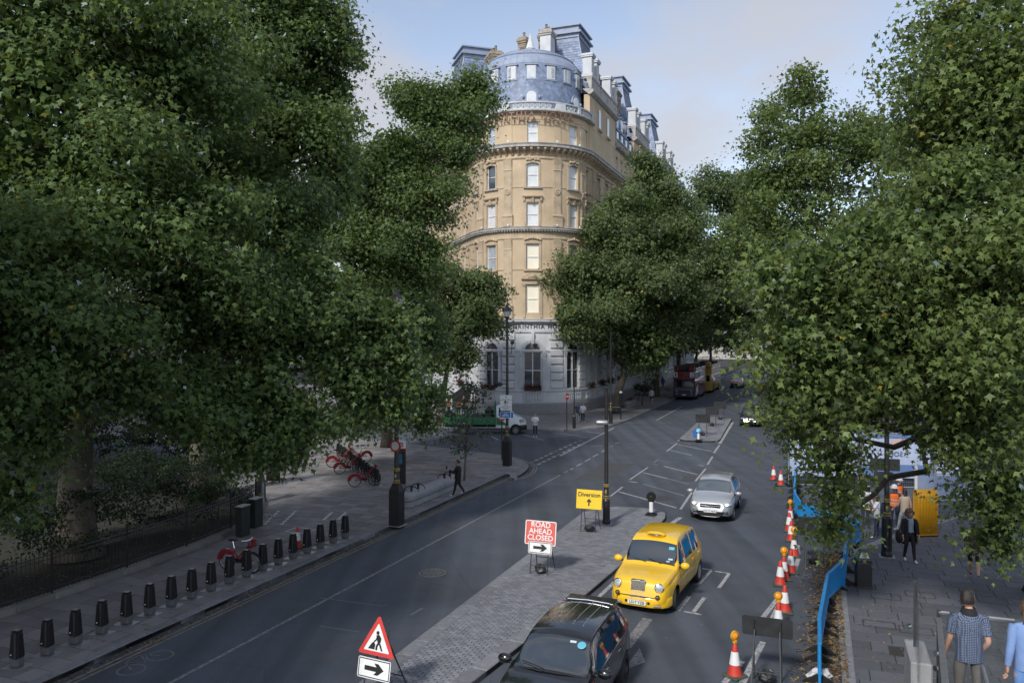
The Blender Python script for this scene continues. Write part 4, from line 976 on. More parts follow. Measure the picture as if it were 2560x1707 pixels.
def crown(lobes, rng, per_m2, leaf, outline, m, parent, cl_leaves=22, cl_r=.42, shell=.62, hang=.35, inner=.15, gap=.0, name='crown', fill=0, boughs=10):
    'leaf sprays over the lobes of a crown; returns the spray centres for the twigs'
    C = []; O = []; work = []
    for ctr, rad in lobes:
        # boughs: flattened sub-masses standing out of each lobe
        work.append((np.array(ctr), np.array(rad)*.82, .24))
        for d in unit(boughs, rng):
            d[2] = d[2]*.8+.05; k = rng.uniform(.24, .46); work.append((np.array(ctr)+d*rad*rng.uniform(.74, .92), np.array(rad)*k*np.array([1.15, 1.15, .66]), 1.0))
    for ctr, rad, dens in work:
        rm = rad.mean()
        n = int(4*math.pi*rm*rm*per_m2*dens/cl_leaves); n = max(n, 4)
        u = unit(n, rng); f = shell+(1-shell)*rng.random(n)**.6
        ni = int(n*inner); f[:ni] = rng.random(ni)**.5*shell
        # lumpy outline
        ph = rng.random(6)*6.28; lump = 1+.13*np.sin(u[:, 0]*4+ph[0])*np.sin(u[:, 1]*4.6+ph[1])+.10*np.sin(u[:, 2]*7+ph[2]+u[:, 0]*5)+.07*np.sin(u[:, 1]*12+ph[3])*np.sin(u[:, 2]*11+ph[4])
        p = ctr+u*rad*(f*lump)[:, None]; keep = np.ones(n, bool)
        for c2, r2 in lobes:
            if c2 is ctr: continue
            q = (p-np.array(c2))/np.array(r2); inside_ = np.sum(q*q, axis=1) < .30; keep &= ~(inside_ & (rng.random(n) < .8))
        if gap: 
            w = np.sin(p[:, 0]*1.3+ph[0])*np.sin(p[:, 1]*1.1+ph[1])*np.sin(p[:, 2]*1.5+ph[2]); keep &= ~(w > gap)
        C.append(p[keep]); O.append(u[keep])
    C = np.vstack(C); O = np.vstack(O); n = len(C)
    k = rng.integers(int(cl_leaves*.5), int(cl_leaves*1.5)+1, n); idx = np.repeat(np.arange(n), k); tot = len(idx)
    off = rng.normal(size=(tot, 3))*np.array([1, 1, .62])*cl_r*(.6+.8*rng.random(n))[idx][:, None]
    pos = C[idx]+off; 
    pos[:, 2] -= hang*np.abs(rng.normal(size=tot))*.35
    nb = O[idx]*.8+np.array([0, 0, .5])+rng.normal(size=(tot, 3))*.5
    tip = O[idx]*.6+off/cl_r*.4+np.array([0, 0, -.75])+rng.normal(size=(tot, 3))*.35
    size = leaf*(.62+.7*rng.random(tot)); shade = (rng.random(n))[idx]*.45+rng.random(tot)*.55
    hi = rng.random(tot); shade = np.where(hi > .994, .99, np.minimum(shade, .93))
    keep = pos[:, 2] > .5
    me = leaves_mesh(name, pos[keep], nb[keep], tip[keep], size[keep], shade[keep], outline, m); N_LEAF[0] += int(keep.sum())*(len(outline)-2)
    o = link(name, me, parent); tag(o, kind='stuff')
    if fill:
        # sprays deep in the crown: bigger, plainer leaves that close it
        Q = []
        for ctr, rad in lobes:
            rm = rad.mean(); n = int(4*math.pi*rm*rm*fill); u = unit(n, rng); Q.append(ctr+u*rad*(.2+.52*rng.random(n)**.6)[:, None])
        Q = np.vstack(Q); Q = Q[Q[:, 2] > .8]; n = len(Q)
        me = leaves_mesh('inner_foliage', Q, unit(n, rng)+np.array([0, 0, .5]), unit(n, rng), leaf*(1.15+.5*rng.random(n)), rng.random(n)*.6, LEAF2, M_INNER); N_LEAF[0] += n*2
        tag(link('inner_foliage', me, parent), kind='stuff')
    return C
def limb(b, a, c, r0, r1, rng, n=6, sag=.0, wob=.06):
    a = np.array(a, float); c = np.array(c, float); L_ = np.linalg.norm(c-a); pts = []; rad = []
    w = rng.normal(size=(n+1, 3))*L_*wob; w[0] = 0; w[-1] = 0
    for i in range(n+1):
        t = i/n; p = a+(c-a)*t+w[i]; p[2] += L_*sag*math.sin(math.pi*t); pts.append(tuple(p)); rad.append(r0+(r1-r0)*t**.8)
    b.tube(pts, rad, 6 if r0 < .12 else 9); return pts, rad
def tree(label, base, top, r0, lobes, per_m2, leaf, outline, m, seed, bark=None, cl_leaves=22, cl_r=.42, twigs=60, flare=1.6, name='plane_tree', group='plane trees lining the streets', lean=None, **kw):
    'trunk from base to top, a limb to every lobe of the crown, twigs to some sprays'
    rng = np.random.default_rng(seed); base = Vector(base); bark = bark or M_BARK
    root = thing(name, label, 'tree', base, 0, group)
    loc = lambda p: np.array(p, float)-np.array(base)
    L_ = [(loc(c), np.array(r_ if isinstance(r_, (tuple, list)) else (r_, r_, r_), float)) for c, r_ in lobes]
    T = loc(top); b = MB(); pts = []; rad = []
    for i in range(9):
        t = i/8; p = np.array([T[0]*t**1.3, T[1]*t**1.3, T[2]*t])+rng.normal(size=3)*np.array([.09, .09, 0])*(0 < i < 8)*min(1, r0*2)
        pts.append(tuple(p)); rad.append(r0*(1-.8*t)*(1+(flare-1)*max(0, 1-t*9)))
    pts.insert(1, tuple(np.array(pts[0])*.6+np.array(pts[1])*.4)); rad.insert(1, r0*1.12)
    b.tube(pts, rad, 14); tr = b.build('trunk', bark, root, smooth=True)
    br = MB()
    P_ = np.array(pts)
    for c, r_ in L_:
        h = min(max(c[2]*.62, T[2]*.35), T[2]*.98); j = int(np.argmin(np.abs(P_[:, 2]-h))); st = P_[j]
        limb(br, st, c, max(.05, rad[j]*.55), max(.03, rad[j]*.2), rng, 7, .06)
    C = crown(L_, rng, per_m2, leaf, outline, m, root, cl_leaves=cl_leaves, cl_r=cl_r, **kw)
    tw = MB()
    for i in rng.choice(len(C), min(twigs, len(C)), replace=False):
        p = C[i]; d = [np.sum(((p-c)/r_)**2) for c, r_ in L_]; c = L_[int(np.argmin(d))][0]
        limb(tw, c+(p-c)*.25*rng.random(), p+(p-c)*.06, .035*min(1, r0*1.5), .009, rng, 5, .03, .05)
    br.build('limbs', bark, tr, smooth=True)
    if tw.v: tag(tw.build('twigs', bark, tr), kind='stuff')
    return root
def lb(x, y, Y, rpx, k=(1, 1, 1)):
    'crown lobe seen round photograph pixel (x, y) at depth Y with radius rpx pixels'
    r_ = rpx*Y/F; return (tuple(at(x, y, Y)), (r_*k[0], r_*k[1], r_*k[2]))
# ---- left: two great planes in the garden, one at the plaza edge
tree('massive plane tree with thick mottled trunk behind the railing on the far left', g(190, 1392, .14), at(228, 250, 27.5), .62,
     [lb(110, 330, 24, 300), lb(-60, 720, 22, 330), lb(330, 120, 26, 260), lb(150, 830, 21, 190), lb(380, 560, 25, 230), lb(60, 1050, 21, 140), lb(30, 40, 24, 240), lb(310, 960, 22, 100), lb(-120, 1080, 19, 160), lb(20, 1230, 21, 60)],
     92, .185, LEAF3, M_LEAF, 1, fill=26, cl_leaves=18, cl_r=.36, twigs=130, hang=.7)
tree('tall plane tree whose low branches hang over the plaza, right of the thick trunk', Vector((-14.6, 37.5, .14)), at(560, 120, 34), .5,
     [lb(640, 180, 34, 190), lb(760, 330, 33, 130), lb(560, 420, 33, 180), lb(800, 120, 35, 95), lb(560, 20, 34, 150), lb(700, 560, 31, 150), lb(520, 760, 27, 190), lb(700, 820, 28, 150), lb(600, 1010, 26, 150), lb(730, 1050, 27, 105), lb(770, 700, 29, 100), lb(440, 960, 25, 120), lb(830, 230, 36, 70), lb(640, 1130, 26, 70), lb(830, 470, 34, 70), lb(860, 900, 29, 90), lb(720, 10, 34, 150), lb(830, 60, 35, 60), lb(960, 800, 30, 75), lb(990, 880, 30, 50), lb(900, 780, 30, 80), lb(930, 960, 29.5, 70), lb(985, 1020, 30, 45), lb(1000, 930, 30, 55)],
     86, .19, LEAF3, M_LEAF, 2, fill=24, cl_leaves=18, cl_r=.38, twigs=120, hang=.6)
tree('plane tree at the plaza edge reaching up against the hotel tower', g(967, 1117, .12), at(1000, 330, 52), .3,
     [lb(985, 400, 52, 110), lb(1110, 290, 53, 100), lb(1040, 260, 53, 80), lb(1180, 215, 53, 52), lb(900, 500, 51, 110), lb(1060, 480, 52, 105), lb(950, 660, 50, 130), lb(1050, 640, 51, 90), lb(900, 850, 48, 120), lb(1030, 820, 50, 95), lb(960, 980, 47, 95), lb(1030, 990, 48, 70), lb(1140, 380, 53, 62), lb(1215, 255, 53, 35), lb(880, 1040, 45, 65), lb(1060, 1050, 48, 38), lb(865, 400, 50, 70), lb(870, 600, 50, 90), lb(860, 740, 48, 75)],
     52, .22, LEAF3, M_LEAF, 3, fill=18, cl_leaves=16, cl_r=.5, twigs=70, bark=M_BARKD, hang=.5)
tree('plane tree standing in front of the left hotel wing', Vector((-6.2, 69.5, .12)), at(1150, 740, 69), .3,
     [lb(1170, 740, 69, 75), lb(1120, 830, 69, 72), lb(1205, 800, 68, 58), lb(1110, 700, 70, 62), lb(1160, 890, 69, 48), lb(1075, 900, 69, 45), lb(1090, 780, 70, 62), lb(1228, 730, 69, 28)],
     34, .28, LEAF3, M_LEAFF, 4, fill=12, cl_leaves=14, cl_r=.5, twigs=30, bark=M_BARKD)
# ---- the avenue, left-hand row
tree('large plane tree with leaning trunk on the pavement right of the hotel tower', g(1538, 1032, .12), at(1600, 800, 80), .44,
     [lb(1570, 560, 79, 120), lb(1620, 430, 81, 55), lb(1640, 620, 80, 120), lb(1480, 700, 78, 100), lb(1440, 790, 77, 75), lb(1560, 740, 77, 130), lb(1680, 740, 80, 100), lb(1500, 845, 76, 45), lb(1620, 860, 78, 95), lb(1710, 560, 83, 60), lb(1400, 700, 78, 42), lb(1500, 580, 79, 60), lb(1660, 500, 81, 60)],
     26, .29, LEAF3, M_LEAFF, 5, fill=9, cl_leaves=14, cl_r=.52, twigs=60, bark=M_BARKD, hang=.4)
for k, (u_, lab) in enumerate(((98, 'second plane tree of the left-hand row, beside the red bus'), (114, 'third plane tree of the left-hand row, beside the yellow bus'), (131, 'fourth plane tree of the left-hand row up the avenue'), (150, 'farthest plane tree of the left-hand row up the avenue'))):
    p = P(u_, -18.6, .12); tree(lab, p, p+Vector((.6, 0, 9)), .36, [(tuple(p+Vector((rx, ry, rz))), rr) for rx, ry, rz, rr in ((0, 0, 12, 4.6), (2.6, -.5, 10, 3.6), (-2.5, .5, 11, 3.6), (1.2, .6, 15, 3.2), (3.8, .2, 8, 2.6), (-1, 0, 7.6, 3.0))],
         22, .33, LEAF2, M_LEAFF, 20+k, cl_leaves=12, cl_r=.55, twigs=12, bark=M_BARKD)
# ---- the avenue, right-hand row
tree('tall airy plane tree with sunlit crown on the right of the avenue', P(66, 2.2, .12), at(2060, 330, 62), .30,
     [lb(2000, 290, 63, 105), lb(2030, 210, 63, 60), lb(1930, 380, 62, 85), lb(2060, 400, 62, 95), lb(1900, 470, 62, 70), lb(2120, 330, 63, 75), lb(2000, 520, 61, 120), lb(2160, 420, 63, 100), lb(1890, 580, 61, 75), lb(2100, 560, 61, 110), lb(1960, 640, 60, 100), lb(2230, 360, 64, 90), lb(2240, 520, 63, 100)],
     26, .27, LEAF3, M_LEAFR, 6, fill=3, cl_leaves=12, cl_r=.5, twigs=140, bark=M_BARKD, gap=.5, shell=.45)
tree('plane tree closing the avenue, seen between the hotel and the tall airy tree', P(104, 1.6, .12), P(103, -.5, 15), .4,
     [lb(1790, 480, 98, 75), lb(1870, 470, 98, 65), lb(1930, 620, 97, 80), lb(1830, 620, 97, 85), lb(1770, 650, 98, 70), lb(1820, 760, 95, 80), lb(1880, 700, 96, 80), lb(1850, 530, 99, 50), lb(1770, 770, 96, 50), lb(1910, 800, 95, 70), lb(1840, 850, 94, 50)],
     22, .32, LEAF3, M_LEAFF, 7, fill=7, cl_leaves=12, cl_r=.6, twigs=25, bark=M_BARKD)
for k, (u_, lab) in enumerate(((128, 'second plane tree of the right-hand row up the avenue'), (150, 'far plane tree of the right-hand row up the avenue'))):
    p = P(u_, 2.0, .12); tree(lab, p, p+Vector((-.6, 0, 9)), .36, [(tuple(p+Vector((rx, ry, rz))), rr) for rx, ry, rz, rr in ((0, 0, 13, 4.8), (2.6, -.5, 10, 3.6), (-3.2, .5, 11, 4.0), (-1.2, .6, 15, 3.2), (-5.4, .2, 9, 3.0), (-1, 0, 7.6, 3.0))],
         22, .35, LEAF2, M_LEAFF, 30+k, cl_leaves=12, cl_r=.55, twigs=12, bark=M_BARKD)
# ---- right: the near tree that fills the edge of the picture
tree('near plane tree on the right pavement, branches hanging over barriers and footway', Vector((15.9, 23.6, .12)), at(2520, 300, 21), .42,
     [lb(2480, 120, 19, 200), lb(2570, 330, 19, 240), lb(2360, 340, 20, 110), lb(2420, 560, 18, 230), lb(2180, 640, 18, 160), lb(2040, 690, 17.5, 118), lb(1990, 850, 17.5, 102), lb(2120, 850, 18, 170), lb(2340, 820, 18.5, 220), lb(2560, 760, 18, 220), lb(2055, 1000, 18.5, 100), lb(2190, 980, 20, 80), lb(2440, 1030, 19, 160), lb(2085, 1150, 20, 68), lb(2092, 1235, 21, 45), lb(2510, 1240, 20, 110), lb(2450, 1130, 21, 70), lb(1955, 985, 17.8, 60), lb(2085, 1305, 21.5, 32), lb(2490, 1350, 20, 60), lb(1930, 690, 17.2, 55), lb(2280, 920, 20, 100), lb(2010, 1075, 18.6, 45)],
     118, .145, LEAF3, M_LEAFR, 8, fill=30, cl_leaves=16, cl_r=.36, twigs=150, bark=M_BARKD, hang=.6)
p = P(48, 4.5, 0)
tree('plane tree behind the hoarding, between the near right tree and the tall airy one', p, p+Vector((0, 0, 9)), .4,
     [lb(2170, 700, 46, 120), lb(2080, 800, 46, 110), lb(2280, 760, 45, 130), lb(2190, 880, 44, 110), lb(2330, 620, 46, 110), lb(2420, 720, 45, 130)],
     22, .28, LEAF3, M_LEAFR, 9, fill=10, cl_leaves=12, cl_r=.5, twigs=20, bark=M_BARKD)
# ---- sapling on the plaza
p = g(1161, 1200, .12)
tree('young thin street tree with sparse pale leaves beside the walking woman', p, at(1172, 1010, p.y), .055,
     [lb(1150, 1080, p.y, 44), lb(1180, 1050, p.y, 44), lb(1140, 1050, p.y+.3, 38), lb(1215, 1075, p.y, 32), lb(1165, 1120, p.y, 24), lb(1190, 985, p.y, 30), lb(1172, 955, p.y, 20), lb(1195, 1000, p.y-.3, 30), lb(1120, 1090, p.y, 20)],
     26, .14, LEAF2, M_LEAFS, 10, boughs=4, cl_leaves=10, cl_r=.22, twigs=70, name='sapling', group='saplings', shell=.3, flare=1.1, gap=.42, hang=.2)
p = g(1605, 1013, .12)
tree('slim young tree on the pavement before the red bus', p, at(1622, 900, p.y), .07, [lb(1622, 900, p.y, 28), lb(1610, 870, p.y, 30), lb(1640, 880, p.y, 24)], 30, .18, LEAF2, M_LEAFF, 11, cl_leaves=10, cl_r=.3, twigs=12, name='sapling', group='saplings', flare=1.1, bark=M_BARKD)
p = Vector((-17.5, 10.5, .14))  # tree added out of view to cast shade over docks and left road
tree('plane tree in the garden just outside the left picture edge', p, p+Vector((.3, .2, 10)), .5, [(tuple(p+Vector(q)), rr) for q, rr in (((0, 0, 13), 5.0), ((3.5, -.5, 11), 3.8), ((-3.5, .5, 11), 4), ((1, 2.0, 15), 4), ((4.2, -4, 9), 3.2), ((0, -4, 10), 4), ((-1, 3, 8.5), 3.2))],
     20, .30, LEAF2, M_LEAF, 40, cl_leaves=14, cl_r=.5, twigs=20, fill=6)
# ---- hedge and bushes
def bush(label, lobes, per, leaf, m, seed, base, cat='bush', name='bush', outline=LEAF3):
    rng = np.random.default_rng(seed); root = thing(name, label, cat, base)
    L_ = [(np.array(c)-np.array(base), np.array(r_ if isinstance(r_, (tuple, list)) else (r_,)*3, float)) for c, r_ in lobes]
    crown(L_, rng, per, leaf, outline, m, root, cl_leaves=10, cl_r=.16, hang=.05, inner=.3, name='foliage')
    b = MB()
    for c, r_ in L_: limb(b, (c[0], c[1], 0), (c[0], c[1], c[2]), .04, .015, rng, 4)
    b.build('stems', M_BARKD, root); return root
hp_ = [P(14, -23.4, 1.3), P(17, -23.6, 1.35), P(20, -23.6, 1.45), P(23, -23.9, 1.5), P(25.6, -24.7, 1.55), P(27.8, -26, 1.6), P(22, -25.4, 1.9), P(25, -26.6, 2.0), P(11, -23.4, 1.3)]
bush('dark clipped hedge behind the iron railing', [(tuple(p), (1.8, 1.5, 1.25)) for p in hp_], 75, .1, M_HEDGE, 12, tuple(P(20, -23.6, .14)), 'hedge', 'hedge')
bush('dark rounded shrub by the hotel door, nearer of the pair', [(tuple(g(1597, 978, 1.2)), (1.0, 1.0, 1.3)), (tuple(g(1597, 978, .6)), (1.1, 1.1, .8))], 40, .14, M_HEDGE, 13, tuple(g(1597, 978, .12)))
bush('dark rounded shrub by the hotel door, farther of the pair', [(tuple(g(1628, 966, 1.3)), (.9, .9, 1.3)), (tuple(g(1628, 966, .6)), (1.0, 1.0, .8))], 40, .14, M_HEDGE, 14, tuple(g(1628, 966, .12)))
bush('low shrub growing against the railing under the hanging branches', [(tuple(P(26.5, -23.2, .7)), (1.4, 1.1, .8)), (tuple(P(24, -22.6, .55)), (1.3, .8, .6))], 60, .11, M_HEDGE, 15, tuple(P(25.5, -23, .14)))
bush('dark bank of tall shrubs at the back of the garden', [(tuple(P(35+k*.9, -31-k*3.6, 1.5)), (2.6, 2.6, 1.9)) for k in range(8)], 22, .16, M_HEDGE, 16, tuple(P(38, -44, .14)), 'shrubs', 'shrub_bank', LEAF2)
# ================================================================= street furniture
M_IRON = mat('black_iron_paint', (.014, .014, .016), rough=.42, spec=.5, var=.25, vscale=6, dirt=(.04, .038, .035), dscale=3, damt=.35)
M_MATTE = mat('black_plastic', (.009, .009, .010), rough=.55, spec=.3, var=.2, vscale=5)
M_GOLD = mat('gold_paint', (.42, .30, .085), rough=.4, metal=.5, var=.2, vscale=9)
M_STEEL = mat('galvanised_steel', (.34, .35, .36), rough=.42, metal=.7, var=.2, vscale=8)
M_DSTEEL = mat('dark_steel', (.06, .065, .07), rough=.5, metal=.5, var=.2, vscale=8)
M_WSIGN = mat('sign_white', (.74, .75, .76), rough=.45, var=.08, vscale=4, dirt=(.5, .5, .5), dscale=5, damt=.3)
M_RSIGN = mat('sign_red', (.55, .05, .045), rough=.42, var=.12, vscale=4)
M_RSIGN2 = mat('sign_red_faded', (.62, .105, .085), rough=.42, var=.12, vscale=3)
M_YSIGN = mat('sign_yellow', (.80, .53, .015), rough=.45, var=.06, vscale=4)
M_BSIGN = mat('sign_blue', (.015, .16, .46), rough=.42, var=.1, vscale=4)
M_BLK = mat('sign_black', (.012, .012, .013), rough=.5)
M_BACK = mat('sign_back', (.028, .03, .033), rough=.55, var=.25, vscale=3, dirt=(.07, .07, .07), dscale=4, damt=.3)
M_CONE = mat('cone_red', (.52, .045, .03), rough=.5, var=.15, vscale=6, dirt=(.25, .04, .03), dscale=5, damt=.4)
M_SLEEVE = mat('cone_sleeve', (.72, .73, .74), rough=.35, var=.1, vscale=6, dirt=(.42, .42, .42), dscale=6, damt=.4)
M_CBASE = mat('cone_base', (.05, .075, .05), rough=.8, var=.25, vscale=6)
M_AMBER = mat('amber_lens', (.85, .30, .01), rough=.15, spec=.7, coat=.6)
M_BLUEP = mat('blue_plastic', (.012, .23, .56), rough=.42, var=.12, vscale=2, dirt=(.03, .16, .34), dscale=3, damt=.4)
M_YELP = mat('yellow_plastic', (.62, .32, .015), rough=.45, var=.15, vscale=4)
M_CONC = mat('cast_concrete', (.30, .31, .325), rough=.8, var=.18, vscale=2.5, bump=.3, bscale=25, dirt=(.19, .19, .195), dscale=1.8, damt=.5)
M_SAND = mat('sandbag', (.02, .021, .024), rough=.45, var=.3, vscale=8, bump=.4, bscale=12)
M_TYRE = mat('tyre_rubber', (.02, .02, .021), rough=.8, var=.2, vscale=8)
M_RIM = mat('alloy', (.42, .43, .45), rough=.3, metal=.85)
M_REDP = mat('cycle_red', (.19, .009, .016), rough=.35, coat=.5)
M_CHROME = mat('chrome', (.75, .76, .78), rough=.12, metal=1.0)
M_LGLASS = mat('lamp_glass', (.55, .57, .6), rough=.15, spec=.8)
FACE = AV            # a sign with this rotation and its front on local -y faces back down the avenue

# ---- lamp columns
def column(name, label, cat, loc, h, base_w, base_h, r, rz=AV, gold=True, group=None, pyramid=.32, round_base=False, lantern=None):
    o = thing(name, label, cat, loc, rz, group); b = MB()
    if round_base: b.lathe([(base_w*.56, 0), (base_w*.56, .12), (base_w*.5, .2), (base_w*.5, base_h-.05), (base_w*.42, base_h), (r*1.3, base_h+.02)], (0, 0, 0), 14)
    else:
        b.bbox((0, 0, base_h/2), (base_w, base_w, base_h), .015)
        vs = [(sx*base_w/2, sy*base_w/2, base_h-.004) for sx, sy in ((-1, -1), (1, -1), (1, 1), (-1, 1))]+[(sx*r*1.25, sy*r*1.25, base_h+pyramid) for sx, sy in ((-1, -1), (1, -1), (1, 1), (-1, 1))]
        b.add(vs, [(0, 1, 5, 4), (1, 2, 6, 5), (2, 3, 7, 6), (3, 0, 4, 7), (4, 5, 6, 7)])
        b.box((0, -base_w/2-.004, base_h*.5), (base_w*.72, .012, base_h*.7))
    b.build('base', M_IRON, o); z0 = base_h+(.0 if round_base else pyramid-.02)
    b = MB(); b.lathe([(r*1.35, z0), (r*1.35, z0+.06), (r*1.15, z0+.1), (r*1.18, z0+.55), (r, z0+.62), (r*.82, h)], (0, 0, 0), 12); b.build('shaft', M_IRON, o, smooth=35)
    if gold:
        for z in (z0+.02, z0+.1, z0+.5, z0+.57):
            b = MB(); b.lathe([(r*1.2, z), (r*1.48, z+.012), (r*1.48, z+.035), (r*1.2, z+.05)], (0, 0, 0), 14); b.build('gold_ring', M_GOLD, o)
        b = MB(); b.sphere((0, -r*1.2, z0+.3), (.05, .02, .09), 8, 6); b.build('gold_badge', M_GOLD, o)
    if lantern == 'top':
        b = MB(); b.lathe([(r, h-.02), (r*1.6, h+.05), (.10, h+.1)], (0, 0, 0), 10); b.lathe([(.34, h+.42), (.26, h+.55), (.1, h+.68), (.03, h+.9), (.0, h+1.0)], (0, 0, 0), 10); ln = b.build('lantern', M_IRON, o)
        b = MB(); b.lathe([(.13, h+.1), (.3, h+.42)], (0, 0, 0), 10); b.build('lantern_glass', M_LGLASS, ln)
    b = MB(); b.box((0, 0, .006), (base_w+.16, base_w+.16, .012)); b.build('footing', M_CONC, o)
    return o
PZ0 = Vector((0, 0, PZ))
lampA = column('lamp_post', 'tall black lamp post with gold rings and big square base on the plaza kerb', 'lamp post', g(991.6, 1312, PZ), 8.6, .47, 1.38, .095, lantern='top')
lampB = column('lamp_post', 'black lamp post carrying camera and cycle signs at the plaza corner', 'lamp post', g(1268, 1164, PZ), 8.6, .44, 1.42, .085, lantern='top')
lampD = column('lamp_post', 'slim lamp post beside two standing women at the hotel corner', 'lamp post', g(1435.5, 1071, PZ), 6.0, .24, 1.0, .05, gold=False, pyramid=.1)
lampE = column('lamp_post', 'black lamp post on the hotel pavement in front of the leaning tree', 'lamp post', g(1527, 1060, PZ), 7.9, .32, 1.2, .085, round_base=True)
lampG = column('lamp_post', 'black lamp post with gold rings under the near tree on the right', 'lamp post', g(2217, 1390, PZ), 8.0, .34, 1.38, .085, round_base=True, lantern='top')
poleF = column('camera_pole', 'black pole with gold collar and traffic camera on the brick island', 'camera pole', g(1516, 1309, .13), 5.45, .29, 1.0, .085, round_base=True)
b = MB(); b.lathe([(.0, -.24), (.08, -.24), (.105, -.18), (.105, .18), (.09, .22), (.0, .22)], (0, 0, 0), 12, 0, 'X'); cm_ = b.build('camera_head', M_STEEL, poleF, (-.14, -.13, 4.1), R(12), smooth=40)
b = MB(); b.lathe([(.0, -.245), (.07, -.247)], (0, 0, 0), 12, 0, 'X'); b.build('lens', M_BLK, cm_)
b = MB(); b.tube([(0, 0, 4.0), (-.12, -.08, 4.02)], .03, 6); b.build('bracket', M_IRON, poleF)
b = MB(); b.lathe([(.1, 5.43), (.115, 5.44), (.115, 5.5), (.06, 5.54)], (0, 0, 0), 10); b.build('cap', M_IRON, poleF)
# signs hung on the corner lamp
def plate_obj(parent, w, h, loc, m, name='plate', th=.012, rz=0.0, rx=0.0, rad=.03, back=None):
    n = 4; pts = []
    for cx, cy, a0 in ((w/2-rad, h/2-rad, 0), (-w/2+rad, h/2-rad, 90), (-w/2+rad, -h/2+rad, 180), (w/2-rad, -h/2+rad, 270)):
        for k in range(n+1): a = R(a0+90*k/n); pts.append((cx+rad*math.cos(a), cy+rad*math.sin(a)))
    b = MB(); b.plate(pts, Matrix.Identity(4), th, 0, 1); o = b.build(name, [m, back or M_BACK], parent)
    o.matrix_local = Matrix.Translation(loc) @ Matrix.Rotation(rz, 4, 'Z') @ Matrix.Rotation(R(90)+rx, 4, 'X'); return o
def onplate(x, y, z=.002, rot=0.0): return Matrix.Translation((x, y, z)) @ Matrix.Rotation(rot, 4, 'Z')
def flat(parent, pts, m, z=.002, name='symbol', th=.002):
    b = MB(); b.plate(pts, Matrix.Translation((0, 0, z)), th); return b.build(name, m, parent)
def ringpts(cx, cy, r, n=20): return [(cx+r*math.cos(2*math.pi*k/n), cy+r*math.sin(2*math.pi*k/n)) for k in range(n)]
def ring_flat(parent, cx, cy, r0, r1, m, z=.003, n=24, name='symbol'):
    b = MB(); vs = [(cx+r*math.cos(2*math.pi*k/n), cy+r*math.sin(2*math.pi*k/n), z) for r in (r0, r1) for k in range(n)]
    b.add(vs, [(k, n+k, n+(k+1) % n, (k+1) % n) for k in range(n)]); return b.build(name, m, parent)
def strokes(parent, lines, w, m, z=.003, name='symbol'):
    b = MB()
    for (x0, y0), (x1, y1) in lines:
        d = Vector((x1-x0, y1-y0)); n = Vector((-d.y, d.x)).normalized()*w/2; b.add([(x0+n.x, y0+n.y, z), (x0-n.x, y0-n.y, z), (x1-n.x, y1-n.y, z), (x1+n.x, y1+n.y, z)], [(0, 1, 2, 3)])
    return b.build(name, m, parent)
s = plate_obj(lampB, .68, .90, (-.03, -.12, 3.68), M_WSIGN, 'camera_sign', rz=R(15))
strokes(s, [((-.34, .17), (.34, .17))], .02, M_BLK); flat(s, [(-.1, -.07), (.02, -.07), (.02, .12), (-.1, .12)], M_BLK); ring_flat(s, -.04, -.02, .018, .036, M_WSIGN, z=.006)
flat(s, [(.05, .02), (.13, -.02), (.13, .07), (.05, .05)], M_BLK); flat(s, [(-.04, .3), (.04, .3), (.04, .36), (-.04, .36)], M_BLK); strokes(s, [((-.22, .22), (.22, .22))], .015, mat('sign_grey', (.4, .4, .4)))
text('Traffic\nenforcement\ncameras', .105, M_BLK, s, onplate(0, -.25), sx=1.0)
s = plate_obj(lampB, .80, .37, (.02, -.125, 2.98), M_WSIGN, 'cycle_sign', rz=R(15))
flat(s, [(-.375, -.16), (.21, -.16), (.21, .16), (-.375, .16)], M_BSIGN); flat(s, [(.245, -.16), (.375, -.16), (.375, .16), (.245, .16)], M_BSIGN)
for cx in (-.2, .05): ring_flat(s, cx, -.05, .05, .07, M_WSIGN, z=.006)
strokes(s, [((-.2, -.05), (-.14, .06)), ((-.14, .06), (.0, .06)), ((.0, .06), (-.07, -.05)), ((-.07, -.05), (-.14, .06)), ((-.2, -.05), (-.07, -.05)), ((.05, -.05), (-.01, .1)), ((-.01, .1), (.03, .11)), ((-.16, .1), (-.1, .1))], .02, M_WSIGN, z=.006)
b = MB(); b.tube([(0, 0, 4.75), (-.32, -.1, 4.78)], .025, 6); b.sphere((-.45, -.14, 4.76), (.2, .12, .13), 10, 7); b.build('dome_camera', M_IRON, lampB)
b = MB(); b.tube([(0, 0, 6.55), (.3, -.05, 6.55), (.32, -.05, 7.1)], .03, 6); b.sphere((.34, -.06, 7.2), (.12, .14, .13), 10, 7); b.build('arm_camera', M_IRON, lampB)
s = plate_obj(lampG, .95, .42, (-.05, .1, 3.15), M_BACK, 'sign_back', rz=R(5)); s = plate_obj(lampG, .62, .36, (-.1, .1, 2.72), M_BACK, 'sign_back', rz=R(5))
# round restriction sign on the plaza lamp
b = MB(); b.lathe([(.0, 0), (.25, 0), (.25, .02), (.0, .02)], (0, 0, 0), 22, 0, 'Y'); s = b.build('round_sign', M_WSIGN, lampA, (0, -.12, 3.2)); b = MB(); b.lathe([(.17, -.004), (.25, -.004), (.25, .03), (.17, .03)], (0, 0, 0), 22, 0, 'Y', cap=False); b.build('red_rim', M_RSIGN, s)
